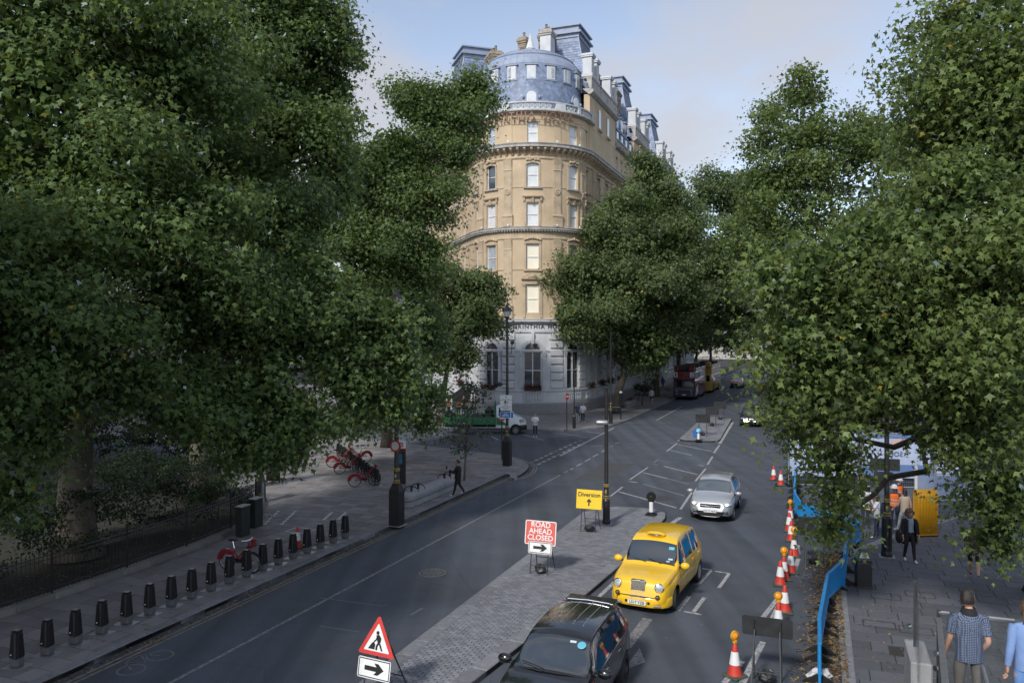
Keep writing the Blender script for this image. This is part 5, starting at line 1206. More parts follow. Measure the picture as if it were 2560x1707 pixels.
# no-entry posts
def noentry(label, loc, h, rz, dia):
    o = thing('sign_post', label, 'sign post', loc, rz, 'no-entry sign posts'); b = MB(); b.tube([(0, 0, 0), (0, 0, h)], .038, 8); b.build('post', M_IRON, o)
    b = MB(); b.box((0, 0, .008), (.2, .2, .016)); b.build('footing', M_CONC, o)
    d = MB(); d.lathe([(.0, 0), (dia/2, 0), (dia/2, .03), (.0, .03)], (0, 0, 0), 20, 0, 'Y'); s = d.build('disc', M_RSIGN, o, (0, -.07, h-dia*.55)); d = MB(); d.box((0, -.004, 0), (dia*.72, .006, dia*.18)); d.build('white_bar', M_WSIGN, s)
    d = MB(); d.box((0, -.03, h-dia*.55), (.06, .05, dia*.8)); d.build('clip', M_IRON, o); return o
noentry('thin post with small no-entry disc half hidden by the blue cycle sign', g(1254.7, 1150, PZ), 2.75, R(5), .36)
noentry('thin post with turned no-entry disc before the hotel corner', g(1417, 1074, PZ), 2.95, R(48), .5)
# signal head on a bracket beside lamp E
o = thing('traffic_signal', 'dark traffic signal with white dome beside the leaning tree', 'traffic signal', g(1552, 1048, PZ), AV)
b = MB(); b.tube([(0, 0, 0), (0, 0, 1.5)], .06, 8); b.build('post', M_IRON, o); b = MB(); b.bbox((0, 0, 1.95), (.26, .24, .8), .03); b.bbox((0, -.06, 1.35), (.3, .2, .3), .03); b.build('head', M_MATTE, o)
b = MB(); b.sphere((0, 0, 2.42), (.15, .15, .13), 12, 8); b.build('dome', M_LGLASS, o); b = MB(); b.tube([(-.75, -.2, 1.1), (0, 0, 1.1)], .025, 6); b.build('bracket', M_STEEL, o)

# ---- cycle docking points and hire cycles
def make_dock():
    o = thing('docking_point', 'x', 'docking point', (0, 0, 0), 0, 'cycle docking points in the kerb row')
    b = MB(); b.bbox((0, 0, .006), (.52, .42, .012), .004); b.build('ground_plate', M_STEEL, o)
    b = MB(); b.bbox((0, 0, .115), (.25, .22, .21), .03); b.build('grey_foot', mat('dock_grey', (.10, .105, .11), rough=.55, var=.15), o)
    b = MB(); b.bbox((0, 0, .5), (.275, .23, .58), .03, taper=.76); b.bbox((0, .01, .81), (.19, .17, .06), .02); b.build('body', M_MATTE, o)
    b = MB(); b.box((.05, -.105, .5), (.05, .02, .6)); b.box((-.05, .1, .5), (.06, .02, .5)); b.build('slot', M_DSTEEL, o)
    b = MB(); b.box((-.06, -.109, .30), (.035, .012, .03)); b.build('status_light', M_WSIGN, o)
    b = MB(); b.box((.0, 0, .845), (.14, .1, .012)); b.build('top_plate', M_STEEL, o); return o
dock0 = make_dock(); first = True
ords = ['nearest', 'second', 'third', 'fourth', 'fifth', 'sixth', 'seventh', 'eighth', 'ninth', 'tenth', 'eleventh', 'twelfth', 'thirteenth', 'fourteenth', 'fifteenth', 'sixteenth', 'seventeenth', 'farthest']
for i in range(18):
    t = i/17; p = P(13.1+12.7*t, -17.3+.65*t, PZ); o = dock0 if first else copy_tree(dock0); first = False
    place(o, p, AV+R(8)+random.uniform(-.03, .03), f'{ords[i]} black cycle docking point in the row along the left kerb')
rowA, rowB = Vector((-6.85, 40.4, PZ)), Vector((-10.9, 50.0, PZ)); rdir = (rowB-rowA).normalized()
for i in range(14):
    o = copy_tree(dock0); o['group'] = 'cycle docking points in the plaza row'
    place(o, rowA.lerp(rowB, i/13), math.atan2(rdir.y, rdir.x)-R(90), f'{ords[i] if i < 13 else "farthest"} dark docking point of the row running back across the plaza')
def make_bike():
    o = thing('hire_cycle', 'x', 'bicycle', (0, 0, 0), 0, 'red hire cycles')       # front towards +x, wheel contact on z = 0
    for x, nm in ((-.5, 'wheel'), (.5, 'wheel')):
        b = MB(); n = 24
        vs = []; 
        for k in range(n):
            a = 2*math.pi*k/n
            for j in range(6):
                c = 2*math.pi*j/6; rr = .31+.022*math.cos(c); vs.append((x+rr*math.cos(a), .022*math.sin(c), .332+rr*math.sin(a)))
        b.add(vs, [(k*6+j, ((k+1) % n)*6+j, ((k+1) % n)*6+(j+1) % 6, k*6+(j+1) % 6) for k in range(n) for j in range(6)]); w = b.build(nm, M_TYRE, o, smooth=True)
        r_ = MB(); r_.tube([(x+.283*math.cos(2*math.pi*k/n), 0, .332+.283*math.sin(2*math.pi*k/n)) for k in range(n+1)], .011, 5, cap=False); r_.tube([(x, -.05, .332), (x, .05, .332)], .035, 8)
        for k in range(14):
            a = 2*math.pi*k/14; r_.tube([(x, .02*(-1)**k, .332), (x+.28*math.cos(a), 0, .332+.28*math.sin(a))], .0035, 3, cap=False)
        r_.build('rim', M_STEEL, w)
    b = MB()
    for a, c, r_ in (((.5, 0, .332), (.36, 0, .98), .024), ((.39, 0, .82), (-.02, 0, .34), .035), ((.37, 0, .9), (-.05, 0, .45), .02), ((-.02, 0, .34), (-.2, 0, .74), .026), ((-.5, .05, .332), (-.02, .03, .34), .014), ((-.5, -.05, .332), (-.02, -.03, .34), .014), ((-.5, .05, .332), (-.16, .02, .66), .012), ((-.5, -.05, .332), (-.16, -.02, .66), .012)): b.tube([a, c], r_, 7)
    b.build('frame', M_REDP, o)
    b = MB(); b.tube([(-.2, 0, .72), (-.27, 0, .98)], .016, 6); b.build('seat_post', M_CHROME, o)
    b = MB(); b.sphere((-.3, 0, 1.0), (.15, .09, .04), 10, 6); b.sphere((-.17, 0, 1.005), (.1, .035, .03), 8, 6); b.build('saddle', M_MATTE, o)
    b = MB(); b.tube([(.2, .29, 1.06), (.3, .27, 1.08), (.36, .1, 1.05), (.36, -.1, 1.05), (.3, -.27, 1.08), (.2, -.29, 1.06)], .015, 6); b.build('handlebar', M_CHROME, o)
    b = MB()                                                        # enclosed rear mudguard
    n = 12; vs = []
    for k in range(n+1):
        a = R(10+k*170/n)
        for rr, y in ((.2, .04), (.37, .045), (.37, -.045), (.2, -.04)): vs.append((-.5+rr*math.cos(a), y, .332+rr*math.sin(a)))
    b.add(vs, [(4*k+j, 4*k+4+j, 4*k+5+j, 4*k+1+j) for k in range(n) for j in range(3)]); b.build('rear_mudguard', M_REDP, o)
    b = MB(); b.tube([(.5+.36*math.cos(R(20+k*14)), 0, .332+.36*math.sin(R(20+k*14))) for k in range(9)], .02, 4); b.build('front_mudguard', M_MATTE, o)
    b = MB(); b.bbox((.55, 0, .98), (.1, .2, .26), .03); b.build('front_panel', M_REDP, o); b = MB(); b.bbox((.47, 0, .86), (.2, .3, .03), .01); b.tube([(.57, .13, .86), (.6, .15, 1.06), (.6, -.15, 1.06), (.57, -.13, .86)], .008, 4); b.build('luggage_tray', M_MATTE, o)
    b = MB(); b.tube([(-.02, -.09, .33), (-.02, .09, .33)], .03, 8); b.tube([(-.02, .09, .33), (.1, .11, .2)], .012, 5); b.tube([(-.02, -.09, .33), (-.14, -.11, .46)], .012, 5); b.box((.1, .15, .2), (.09, .08, .02)); b.box((-.14, -.15, .46), (.09, .08, .02)); b.bbox((-.02, 0, .36), (.3, .06, .12), .02); b.build('cranks', M_MATTE, o)
    return o
bk = make_bike()
place(bk, P(20.9, -17.47, PZ), AV, 'red hire cycle parked alone in the kerbside docking row')
rz = math.atan2(rdir.y, rdir.x)-R(90)
def bike_at(p, r_, lab): place(copy_tree(bk), p, r_, lab)
rn = Vector((rdir.y, -rdir.x, 0))
bike_at(rowA-rn*.62+rdir*.05, rz, 'red hire cycle at the near end of the plaza docking row')
bike_at(rowA.lerp(rowB, 5/13)-rn*.62, rz, 'hire cycle halfway along the left side of the plaza docking row')
for i, lb_ in ((8, 'hire cycle docked behind the halfway one, under low leaves'),): bike_at(rowA.lerp(rowB, i/13)-rn*.62, rz, lb_)
bike_at(rowA.lerp(rowB, 9.5/13)+rn*.66, rz+math.pi, 'red hire cycle on the right side of the plaza docking row')
# docking terminal totem
o = thing('docking_terminal', 'tall black cycle hire terminal with blue screen and red top behind the lamp', 'terminal', g(1004, 1229, PZ), AV+R(6))
b = MB(); b.bbox((0, 0, .2), (.36, .2, .4), .02); b.build('plinth', M_STEEL, o); b = MB(); b.bbox((0, 0, 1.2), (.38, .2, 1.62), .02); b.build('body', M_IRON, o)
b = MB(); b.bbox((0, 0, 2.06), (.38, .2, .12), .01); b.build('red_band', M_REDP, o); b = MB(); b.bbox((0, 0, 2.3), (.38, .18, .36), .01); hd = b.build('header', M_WSIGN, o)
ringo = ring_flat(hd, 0, 0, .07, .12, M_RSIGN); ringo.matrix_local = Matrix.Translation((0, -.093, 2.3)) @ Matrix.Rotation(R(90), 4, 'X')
b = MB(); b.box((-.03, -.104, 1.62), (.2, .012, .5)); b.build('screen', mat('screen_blue', (.05, .2, .32), rough=.2, var=.5, vscale=8, spec=.8), o); b = MB(); b.box((.14, -.104, 1.5), (.05, .012, .2)); b.build('card_reader', M_DSTEEL, o)

# ---- traffic cones
def make_cone():
    o = thing('traffic_cone', 'x', 'traffic cone', (0, 0, 0), 0, 'red and white traffic cones')
    b = MB(); b.bbox((0, 0, .03), (.44, .44, .06), .03); b.build('base', M_CBASE, o)
    prof_ = lambda z: .165*(1-z/.86)+.03*(z/.86)
    b = MB(); b.lathe([(.175, .055), (.165, .09)]+[(prof_(z), z) for z in (.2, .4, .6, .72)]+[(.034, .75), (.02, .76)], (0, 0, 0), 16); b.build('cone_body', M_CONE, o, smooth=40)
    b = MB(); b.lathe([(prof_(.29)+.006, .29), (prof_(.58)+.006, .58)], (0, 0, 0), 16, cap=False); b.build('sleeve', M_SLEEVE, o, smooth=True); return o
def add_lamp(o):
    b = MB(); b.bbox((0, 0, .80), (.1, .08, .1), .02); b.build('lamp_holder', M_YELP, o); b = MB(); b.lathe([(.0, -.055), (.06, -.05), (.1, -.02), (.1, .02), (.06, .05), (.0, .055)], (0, 0, .93), 14, 0, 'Y'); l = b.build('beacon', M_AMBER, o, smooth=True)
    b = MB(); b.lathe([(.098, -.03), (.112, -.03), (.112, .03), (.098, .03)], (0, 0, .93), 14, 0, 'Y', cap=False); b.build('beacon_rim', M_YELP, l)
cone0 = make_cone(); coneL = copy_tree(cone0); add_lamp(coneL)
cs = [((1837, 1690), 1, 'lamp-topped traffic cone nearest the camera, beside the black sign back'), ((1962, 1530), 0, 'traffic cone where the white chevron lines meet'), ((1946, 1578), 1, 'traffic cone with lamp just behind the near black sign back'), ((1951, 1462), 0, 'traffic cone left of the painted cycle symbol, pale base line behind it'), ((1977, 1432), 0, 'traffic cone beside the sign frame under the leaves'), ((1960, 1448), 1, 'traffic cone with low lamp facing the road, in the middle of the line'), ((1985, 1390), 1, 'lamp-topped traffic cone halfway up the line'), ((1978, 1352), 0, 'cone just behind the halfway lamp-topped cone'), ((1973, 1328), 0, 'cone third from the far end of the coned line'), ((1976, 1311), 1, 'lamp-topped traffic cone at the far end of the line by the barrier feet'), ((1952, 1213), 0, 'traffic cone standing alone by the far blue barrier'), ((1934, 1200), 0, 'red cone farthest up the road, half hidden by leaves')]
u1 = u2 = False
for (x, y), lamp, lab in cs:
    if lamp: o = coneL if not u1 else copy_tree(coneL); u1 = True
    else: o = cone0 if not u2 else copy_tree(cone0); u2 = True
    place(o, g(x, y), random.uniform(-.6, .6), lab)
place(copy_tree(cone0), P(23.95, -17.45, PZ), .4, 'single cone among the docking points on the left kerb')

# ---- blue barriers
def make_barrier():
    o = thing('barrier', 'x', 'barrier', (0, 0, 0), 0, 'blue plastic barriers'); L_ = 2.0     # along x from -1 to 1
    b = MB(); b.bbox((0, 0, .96), (L_, .085, .08), .02); b.build('top_rail', M_BLUEP, o); b = MB(); b.bbox((0, 0, .30), (L_, .085, .08), .02); b.build('bottom_rail', M_BLUEP, o)
    for x in (-.975, .975): b = MB(); b.bbox((x, 0, .55), (.05, .06, .9), .015); b.build('end_post', M_BLUEP, o)
    b = MB(); b.bbox((0, 0, .63), (.075, .07, .58), .012); sm = b.mesh('slat', M_BLUEP)
    for k in range(14): link('slat', sm, o, (-.88+k*1.76/13, 0, 0))
    b = MB(); b.box((0, 0, .63), (1.9, .012, .56)); b.build('web', M_BLUEP, o)
    for x in (-.7, .7):
        b = MB(); b.add([(x-.07, -.36, 0), (x+.07, -.36, 0), (x+.07, .36, 0), (x-.07, .36, 0), (x-.05, -.05, .2), (x+.05, -.05, .2), (x+.05, .05, .2), (x-.05, .05, .2)], [(3, 2, 1, 0), (4, 5, 6, 7), (0, 1, 5, 4), (1, 2, 6, 5), (2, 3, 7, 6), (3, 0, 4, 7)]); b.build('foot', M_MATTE, o)
        b = MB(); b.sphere((x, -.03, .96), (.03, .012, .03), 8, 6); b.build('reflector', M_WSIGN, o)
    return o
bar0 = make_barrier(); used = False
chain = [(15.27, 43.96), (14.9, 42.4), (14.6, 41.0), (13.98, 39.3), (13.36, 37.6), (12.75, 36.0), (12.1, 34.0), (11.7, 32.2), (12.1, 30.6), (12.75, 29.2), (11.75, 27.9), (10.9, 26.0), (10.1, 24.2), (8.99, 22.7), (8.2, 20.95), (7.43, 19.25), (6.78, 17.55)]
names_b = ['farthest blue barrier, standing on the road below the hanging leaves', 'second blue barrier from the far end of the chain', 'third blue barrier from the far end of the chain', 'fourth blue barrier from the far end of the chain', 'fifth blue barrier from the far end, feet fanned on the road', 'sixth blue barrier from the far end, feet fanned on the road', 'blue barrier mostly hidden behind the sign frame leaves', 'blue barrier behind the leaves where the chain bends right', 'blue barrier at the right-hand bend of the chain', 'blue barrier turned to face us beside the lamp post', 'narrow-looking blue barrier seen end on above the litter bin', 'blue barrier seen end on just left of the litter bin', 'broad blue barrier with visible slats left of the litter bin', 'blue barrier standing in the leaf litter, third from the near end', 'blue barrier standing in the leaf litter, second from the near end', 'nearest blue barrier, ending at the crumpled white sack']
for i, ((x0, y0), (x1, y1)) in enumerate(zip(chain, chain[1:])):
    o = bar0 if not used else copy_tree(bar0); used = True; a = Vector((x0, y0)); c = Vector((x1, y1)); d = c-a
    z = PZ if uv((x0+x1, y0+y1))[1]/2 > .55 and uv((x0+x1, y0+y1))[0]/2 < 29 else 0.0
    place(o, ((x0+x1)/2, (y0+y1)/2, z), math.atan2(d.y, d.x), names_b[i]); o.scale = (d.length/2.0*.985, 1, 1)

# ---- temporary road signs on steel frames
def sign_frame(name, label, loc, rz, w, hboard, ztop, mats, tilt=R(10), sandbag=True, cat='road sign', leg_w=None):
    'A-frame: tilted front frame with the board, rear strut frame, cross bars and a sandbag'
    o = thing(name, label, cat, loc, rz, 'temporary road signs'); lw = (leg_w or w*.55)/2; t = math.tan(tilt); b = MB()
    for sx in (-1, 1):
        b.tube([(sx*lw, -ztop*t*.5, 0), (sx*lw*.96, ztop*t*.5, ztop*.96)], .018, 6)
    b.tube([(-lw, -ztop*t*.5+.25*t, .25), (lw, -ztop*t*.5+.25*t, .25)], .014, 6); b.build('front_legs', M_DSTEEL, o)
    b = MB()
    for sx in (-1, 1): b.tube([(sx*lw*1.05, .62, 0), (sx*lw*.9, ztop*t*.4, ztop*.8)], .016, 6)
    b.tube([(-lw*1.02, .45, .4), (lw*1.02, .45, .4)], .013, 6); b.build('rear_legs', M_DSTEEL, o)
    if sandbag:
        b = MB(); b.sphere((.02, -.02, .12), (.2, .17, .12), 12, 8); rr = random.Random(len(bpy.data.objects))
        b.v = [(x*(1+rr.uniform(-.18, .18))+.05*z, y*(1+rr.uniform(-.2, .2)), max(.0, z*(1+rr.uniform(-.25, .45)))) for x, y, z in b.v]; b.build('sandbag', M_SAND, o)
    zc = ztop-hboard/2; s = plate_obj(o, w, hboard, (0, -zc*0+(zc-ztop*.5)*t-.03, zc), mats[0], 'board', rx=-tilt, rad=.05, back=M_BACK)
    return o, s, t
RZS = AV
o, s, t = sign_frame('road_closed_sign', 'red ROAD AHEAD CLOSED sign with arrow plate on the brick island', g(1350, 1432, .13), RZS, 1.05, .76, 1.66, [M_WSIGN])
flat(s, [(-.495, -.35), (.495, -.35), (.495, .35), (-.495, .35)], M_RSIGN2, name='red_field'); text('ROAD\nAHEAD\nCLOSED', .235, M_WSIGN, s, onplate(0, .045, .004), bold=.004)
def arrow_plate(parent, loc, rx, w=.80, h=.38, rz=0):
    p = plate_obj(parent, w, h, loc, M_WSIGN, 'arrow_plate', rx=rx, rad=.04, rz=rz)
    strokes(p, [((-w/2+.03, -h/2+.03), (w/2-.03, -h/2+.03)), ((w/2-.03, -h/2+.02), (w/2-.03, h/2-.02)), ((w/2-.03, h/2-.03), (-w/2+.03, h/2-.03)), ((-w/2+.03, h/2-.02), (-w/2+.03, -h/2+.02))], .02, M_BLK, name='border')
    k = w/.8; flat(p, [(x*k, y*k) for x, y in ((-.23, -.045), (.06, -.045), (-.0, -.11), (.1, -.11), (.24, 0), (.1, .11), (-.0, .11), (.06, .045), (-.23, .045))], M_BLK, z=.003, name='arrow'); return p
arrow_plate(o, (.02, (.84-.83)*t-.06, .83), -R(10))
o, s, t = sign_frame('diversion_sign', 'yellow Diversion sign with up arrow on the brick island', g(1472, 1328, .13), RZS, 1.05, .76, 1.62, [M_BLK])
flat(s, [(-.51, -.365), (.51, -.365), (.51, .365), (-.51, .365)], M_YSIGN, name='yellow_field'); text('Diversion', .23, M_BLK, s, onplate(0, .17, .004), bold=.005)
flat(s, [(-.03, -.25), (.03, -.25), (.03, -.09), (.09, -.13), (.09, -.07), (0, .03), (-.09, -.07), (-.09, -.13), (-.03, -.09)], M_BLK, z=.003, name='arrow')
# roadworks triangle
o = thing('roadworks_sign', 'red triangle men-at-work sign with arrow plate at the bottom of the picture', 'road sign', Vector((-2.86, 16.9, .13)), AV+R(-6), 'temporary road signs'); tilt = R(10); b = MB()
for sx in (-.28, .28): b.tube([(sx, -.14, 0), (sx*.8, .1, 1.4)], .018, 6)
b.build('front_legs', M_DSTEEL, o); b = MB()
for sx in (-.28, .28): b.tube([(sx*1.3, .62, 0), (sx*.6, .1, 1.25)], .018, 6)
b.tube([(-.33, .48, .3), (.33, .48, .3)], .014, 6); b.build('rear_legs', M_DSTEEL, o)
def tri(s_, r_=.05):
    h_ = s_*.866; return [(-s_/2+r_, -h_/3), (s_/2-r_, -h_/3), (s_/2-r_*.3, -h_/3+r_*.7), (r_*.7, h_*2/3-r_*.8), (0, h_*2/3-r_*.5), (-r_*.7, h_*2/3-r_*.8), (-s_/2+r_*.3, -h_/3+r_*.7)]
b = MB(); b.plate(tri(.95), Matrix.Identity(4), .012, 0, 1); s = b.build('triangle', [M_RSIGN, M_BACK], o); s.matrix_local = Matrix.Translation((0, -.0, 1.14)) @ Matrix.Rotation(R(90)-tilt, 4, 'X')
flat(s, [(x, y) for x, y in tri(.66, .02)], M_WSIGN, z=.002, name='white_field')
flat(s, [(-.22, -.155), (-.05, -.155), (-.04, -.05), (-.09, -.0), (-.13, -.03)], M_BLK, z=.005, name='spoil_heap')
b = MB(); b.plate(ringpts(.0, .19, .04, 12), Matrix.Translation((0, 0, .005)), .002)
for poly in ([(-.035, .14), (.04, .155), (.10, .09), (.09, .0), (.04, -.03), (.0, .02)], [(.03, -.0), (.09, -.02), (.13, -.1), (.16, -.16), (.12, -.165), (.085, -.1)], [(.02, .0), (.06, -.02), (.02, -.09), (.02, -.16), (-.03, -.16), (-.025, -.08)], [(-.02, .12), (.015, .1), (-.02, .03), (-.07, -.01), (-.085, .02), (-.04, .05)], [(-.10, -.03), (-.085, -.04), (.0, .06), (-.015, .07)]): b.plate(poly, Matrix.Translation((0, 0, .005)), .002)
b.build('digging_figure', M_BLK, s)
arrow_plate(o, (-.02, -.09, .60), -tilt, .84, .42)
# sign backs
for lab, p, r_ in (('black back of a sign on a frame, nearest of the three on the far island', P(61.4, -8.1, .13), 0), ('black back of a sign on a frame, middle of the three on the far island', P(67.9, -8.2, .13), .05), ('black back of a sign on a frame, farthest of the three on the far island', P(73.4, -8.15, .13), -.04),
                 ('black back of a wide sign on a steel frame in the near right road', P(18.7, -1.05), .0), ('black back of a sign on a frame under the hanging leaves', P(28.9, -.1), .05)):
    sign_frame('road_sign', lab, p, AV+math.pi+r_, 1.08, .66 if 'wide' not in lab else .46, 1.62 if 'wide' not in lab else 1.5, [M_BACK])
b = MB(); b.bbox((0, 0, .25), (.34, .2, .5), .03); tag(b.build('sign_weight', M_BSIGN, None, P(60.4, -8.5, .13)), 'blue box weight leaning behind the lit keep-left bollard', 'sign weight')
# keep-left bollards
def bollard(label, loc, rz, front):
    o = thing('keep_left_bollard', label, 'bollard', loc, rz, 'keep-left bollards')
    b = MB(); b.bbox((0, 0, .03), (.46, .4, .06), .02); b.lathe([(.13, .05), (.1, .14)], (0, 0, 0), 12); b.build('base', M_MATTE, o); b = MB(); b.lathe([(.088, .12), (.088, .56)], (0, 0, 0), 14); b.build('white_column', M_WSIGN, o, smooth=35)
    b = MB(); b.lathe([(.0, -.05), (.19, -.05), (.2, -.04), (.2, .04), (.19, .05), (.0, .05)], (0, 0, .78), 22, 0, 'Y'); b.bbox((0, 0, .6), (.24, .09, .1), .02); hd = b.build('head', M_MATTE, o)
    if front:
        b = MB(); b.lathe([(.0, -.056), (.17, -.056), (.17, -.05)], (0, 0, .78), 22, 0, 'Y'); b.build('blue_disc', mat('lit_blue', (.1, .42, .7), rough=.3, spec=.6), hd)
        b = MB(); b.box((0, -.06, .78), (.05, .006, .2), ry=R(45)); b.box((-.07, -.06, .70), (.05, .006, .12), ry=R(90)); b.box((-.08, -.0605, .72), (.04, .006, .1)); b.build('arrow', M_WSIGN, hd)
    else:
        b = MB(); b.box((.0, -.054, .8), (.02, .01, .05)); b.build('vent', M_GOLD, hd)
    return o
bollard('keep-left bollard seen from the back on the near island tip', g(1628, 1287, .13), AV, False); bollard('lit blue keep-left bollard at the near end of the far island', g(1746, 1102, .13), AV, True)
# ---- manhole cover
o = thing('manhole_cover', 'round iron manhole cover with chequer studs in the left lane', 'manhole cover', g(1081.5, 1431.5, .002), R(12))
b = MB(); b.lathe([(.45, 0), (.45, .012), (.40, .014), (.40, .004)], (0, 0, 0), 28, cap=False); b.build('frame_ring', M_STEEL, o); b = MB(); b.lathe([(.0, .004), (.40, .004)], (0, 0, 0), 28, cap=False); b.build('cover_plate', M_DSTEEL, o)
b = MB()
for i in range(-8, 9):
    for j in range(-8, 9):
        if (i+j) % 2 == 0 and (i*i+j*j)*.045**2 < .37**2: b.box((i*.045, j*.045, .009), (.05, .03, .01), rz=R(45) if i % 2 else R(-45))
tag(b.build('studs', M_STEEL, o), kind='stuff')
# ---- litter bin
o = thing('litter_bin', 'black litter bin with silver and green sloped top on the right pavement', 'litter bin', g(2158, 1466, PZ), AV+R(8))
b = MB(); b.bbox((0, 0, .42), (.44, .40, .84), .02); b.build('body', M_IRON, o); b = MB(); b.add([(-.22, -.2, .84), (.22, -.2, .84), (.22, .2, .84), (-.22, .2, .84), (-.1, -.14, 1.12), (.1, -.14, 1.12), (.1, .14, 1.12), (-.1, .14, 1.12)], [(0, 1, 5, 4), (1, 2, 6, 5), (2, 3, 7, 6), (3, 0, 4, 7), (4, 5, 6, 7)]); b.build('hood', M_DSTEEL, o)
b = MB(); b.add([(-.17, -.1925, .87), (.17, -.1925, .87), (.085, -.152, 1.08), (-.085, -.152, 1.08)], [(0, 1, 2, 3)]); b.build('silver_panel', M_STEEL, o); b = MB(); b.add([(-.2125, -.15, .87), (-.2125, .15, .87), (-.1225, .1, 1.08), (-.1225, -.1, 1.08)], [(3, 2, 1, 0)]); b.build('green_panel', mat('bin_green', (.12, .32, .06), rough=.5), o)
b = MB(); b.box((0, -.203, .76), (.36, .006, .05)); b.build('label_strip', M_DSTEEL, o)
b = MB(); b.box((0, 0, .03), (.46, .42, .06)); b.build('kick_plate', M_DSTEEL, o)
# ---- concrete benches
def bench(label, p0, length, rz, arms):
    o = thing('concrete_bench', label, 'bench', p0, rz, 'concrete benches'); n = 10
    def capsule(b, hw, L_, z0, z1, rnd_):
        prof_ = [(hw*.9, z0), (hw, z0+rnd_), (hw, z1-rnd_), (hw*.86, z1-rnd_*.3), (hw*.6, z1)]; vs = []
        for r_, z in prof_:
            for k in range(2*n+2):
                if k <= n: a = -math.pi/2+math.pi*k/n+math.pi/2; cy_ = L_/2-hw
                else: a = -math.pi/2+math.pi*(k-1)/n+math.pi/2; cy_ = -L_/2+hw
                vs.append((r_*math.cos(a), cy_+r_*math.sin(a), z))
        m = 2*n+2; b.add(vs, [(i*m+k, i*m+(k+1) % m, (i+1)*m+(k+1) % m, (i+1)*m+k) for i in range(len(prof_)-1) for k in range(m)]+[tuple(range((len(prof_)-1)*m, len(prof_)*m))])
    b = MB(); capsule(b, .30, length*.97, 0, .27, .02); b.build('plinth', M_CONC, o, smooth=40); b = MB(); capsule(b, .37, length, .29, .62, .11); b.build('seat', M_CONC, o, smooth=50)
    for y in arms:
        b = MB(); b.tube([(-.36, y, .62), (-.34, y, .72), (-.2, y, .82), (0, y, .86), (.2, y, .82), (.34, y, .72), (.36, y, .62)], .022, 6); b.bbox((0, y, .71), (.1, .05, .3), .01); b.build('arm_rail', M_IRON, o)
bench('pale concrete bench with black arm hoops by the plaza kerb', P(33.7, -17.05, PZ), 5.2, AV, (-1.9, -1.25, 1.5, 2.1)); bench('far concrete bench on the hotel pavement before the bus', P(83.5, -18.6, PZ), 3.6, AV, (-.6, .2, .8))
# ---- railing with stone kerb
o = thing('iron_railing', 'long curved black iron railing with stone kerb round the dark garden', 'railing', P(3, -20.8, .12)); base = Vector(o.location)
def along(line, step):
    pts = [Vector(p) for p in line]; d = 0; out_ = []; 
    for a, c in zip(pts, pts[1:]):
        L_ = (c-a).length
        while d <= L_: out_.append(a.lerp(c, d/L_)); d += step
        d -= L_
    return out_
b = MB(); b.tube([(0, 0, .2), (0, 0, 1.36)], .011, 5); b.lathe([(.011, 1.36), (.022, 1.39), (.0, 1.46)], (0, 0, 0), 5); bm_ = b.mesh('bar', M_IRON)
RL = [P(6, -20.8)]+rail_line[1:]
for p in along(RL, .135)[:300]: link('bar', bm_, o, (p.x-base.x, p.y-base.y, 0))
for z, r_ in ((1.3, .022), (1.18, .018), (.32, .02)):
    b = MB(); b.tube([(p.x-base.x, p.y-base.y, z) for p in along(RL, .9)+[RL[-1]]], r_, 5); b.build('rail', M_IRON, o)
for p in along(RL, 2.7): b = MB(); b.bbox((0, 0, .78), (.06, .06, 1.5), .01); b.sphere((0, 0, 1.56), .05, 8, 6); b.build('post', M_IRON, o, (p.x-base.x, p.y-base.y, 0))
b = MB(); b.bbox((0, 0, .06), (1.0, .34, .24), .025); km = b.mesh('coping_stone', mat('weathered_kerb', (.2, .195, .185), rough=.85, var=.3, vscale=4, bump=.4, bscale=18, rnd=.2, dirt=(.09, .09, .07), dscale=2, damt=.5))
pl = along(RL, 1.2)+[RL[-1]]
for a, c in zip(pl, pl[1:]): d = c-a; k = link('coping_stone', km, o, ((a.x+c.x)/2-base.x, (a.y+c.y)/2-base.y, 0), math.atan2(d.y, d.x)); k.scale = (max(d.length-.01, .1), 1, 1)
# gate pier and bollard at the end of the railing, A-board, cabinets
b = MB(); b.bbox((0, 0, .75), (.34, .34, 1.5), .02); b.bbox((0, 0, 1.55), (.42, .42, .12), .02); tag(b.build('gate_pier', M_CONC, None, g(648, 1256, PZ), AV), 'weathered stone pier where the iron railing ends', 'gate pier')
b = MB(); b.lathe([(.12, 0), (.12, .1), (.085, .14), (.075, .85), (.1, .88), (.1, .92), (.05, 1.0), (.0, 1.03)], (0, 0, 0), 12); tag(b.build('iron_bollard', M_IRON, None, g(660, 1252, PZ)), 'short black bollard beside the stone pier', 'bollard')
o = thing('notice_board', 'dark notice board with gold lettering under the hanging branches', 'notice board', g(683, 1206, PZ), AV+R(25))
b = MB(); b.bbox((0, 0, .75), (.70, .1, 1.3), .01); b.build('board', M_IRON, o); b = MB(); b.box((0, -.053, .85), (.56, .006, .8)); f_ = b.build('panel', mat('board_brown', (.07, .06, .045), rough=.6), o)
b = MB()
for k in range(6): b.box((random.uniform(-.04, .04), -.058, 1.12-k*.11), (random.uniform(.3, .46), .004, .035 if k in (1, 2) else .015))
tag(b.build('gold_text_lines', M_GOLD, f_), kind='stuff')
b = MB(); b.tube([(-.32, 0, 0), (-.32, 0, 1.9)], .03, 6); b.tube([(.32, 0, 0), (.32, 0, 1.9)], .03, 6); b.build('posts', M_IRON, o)
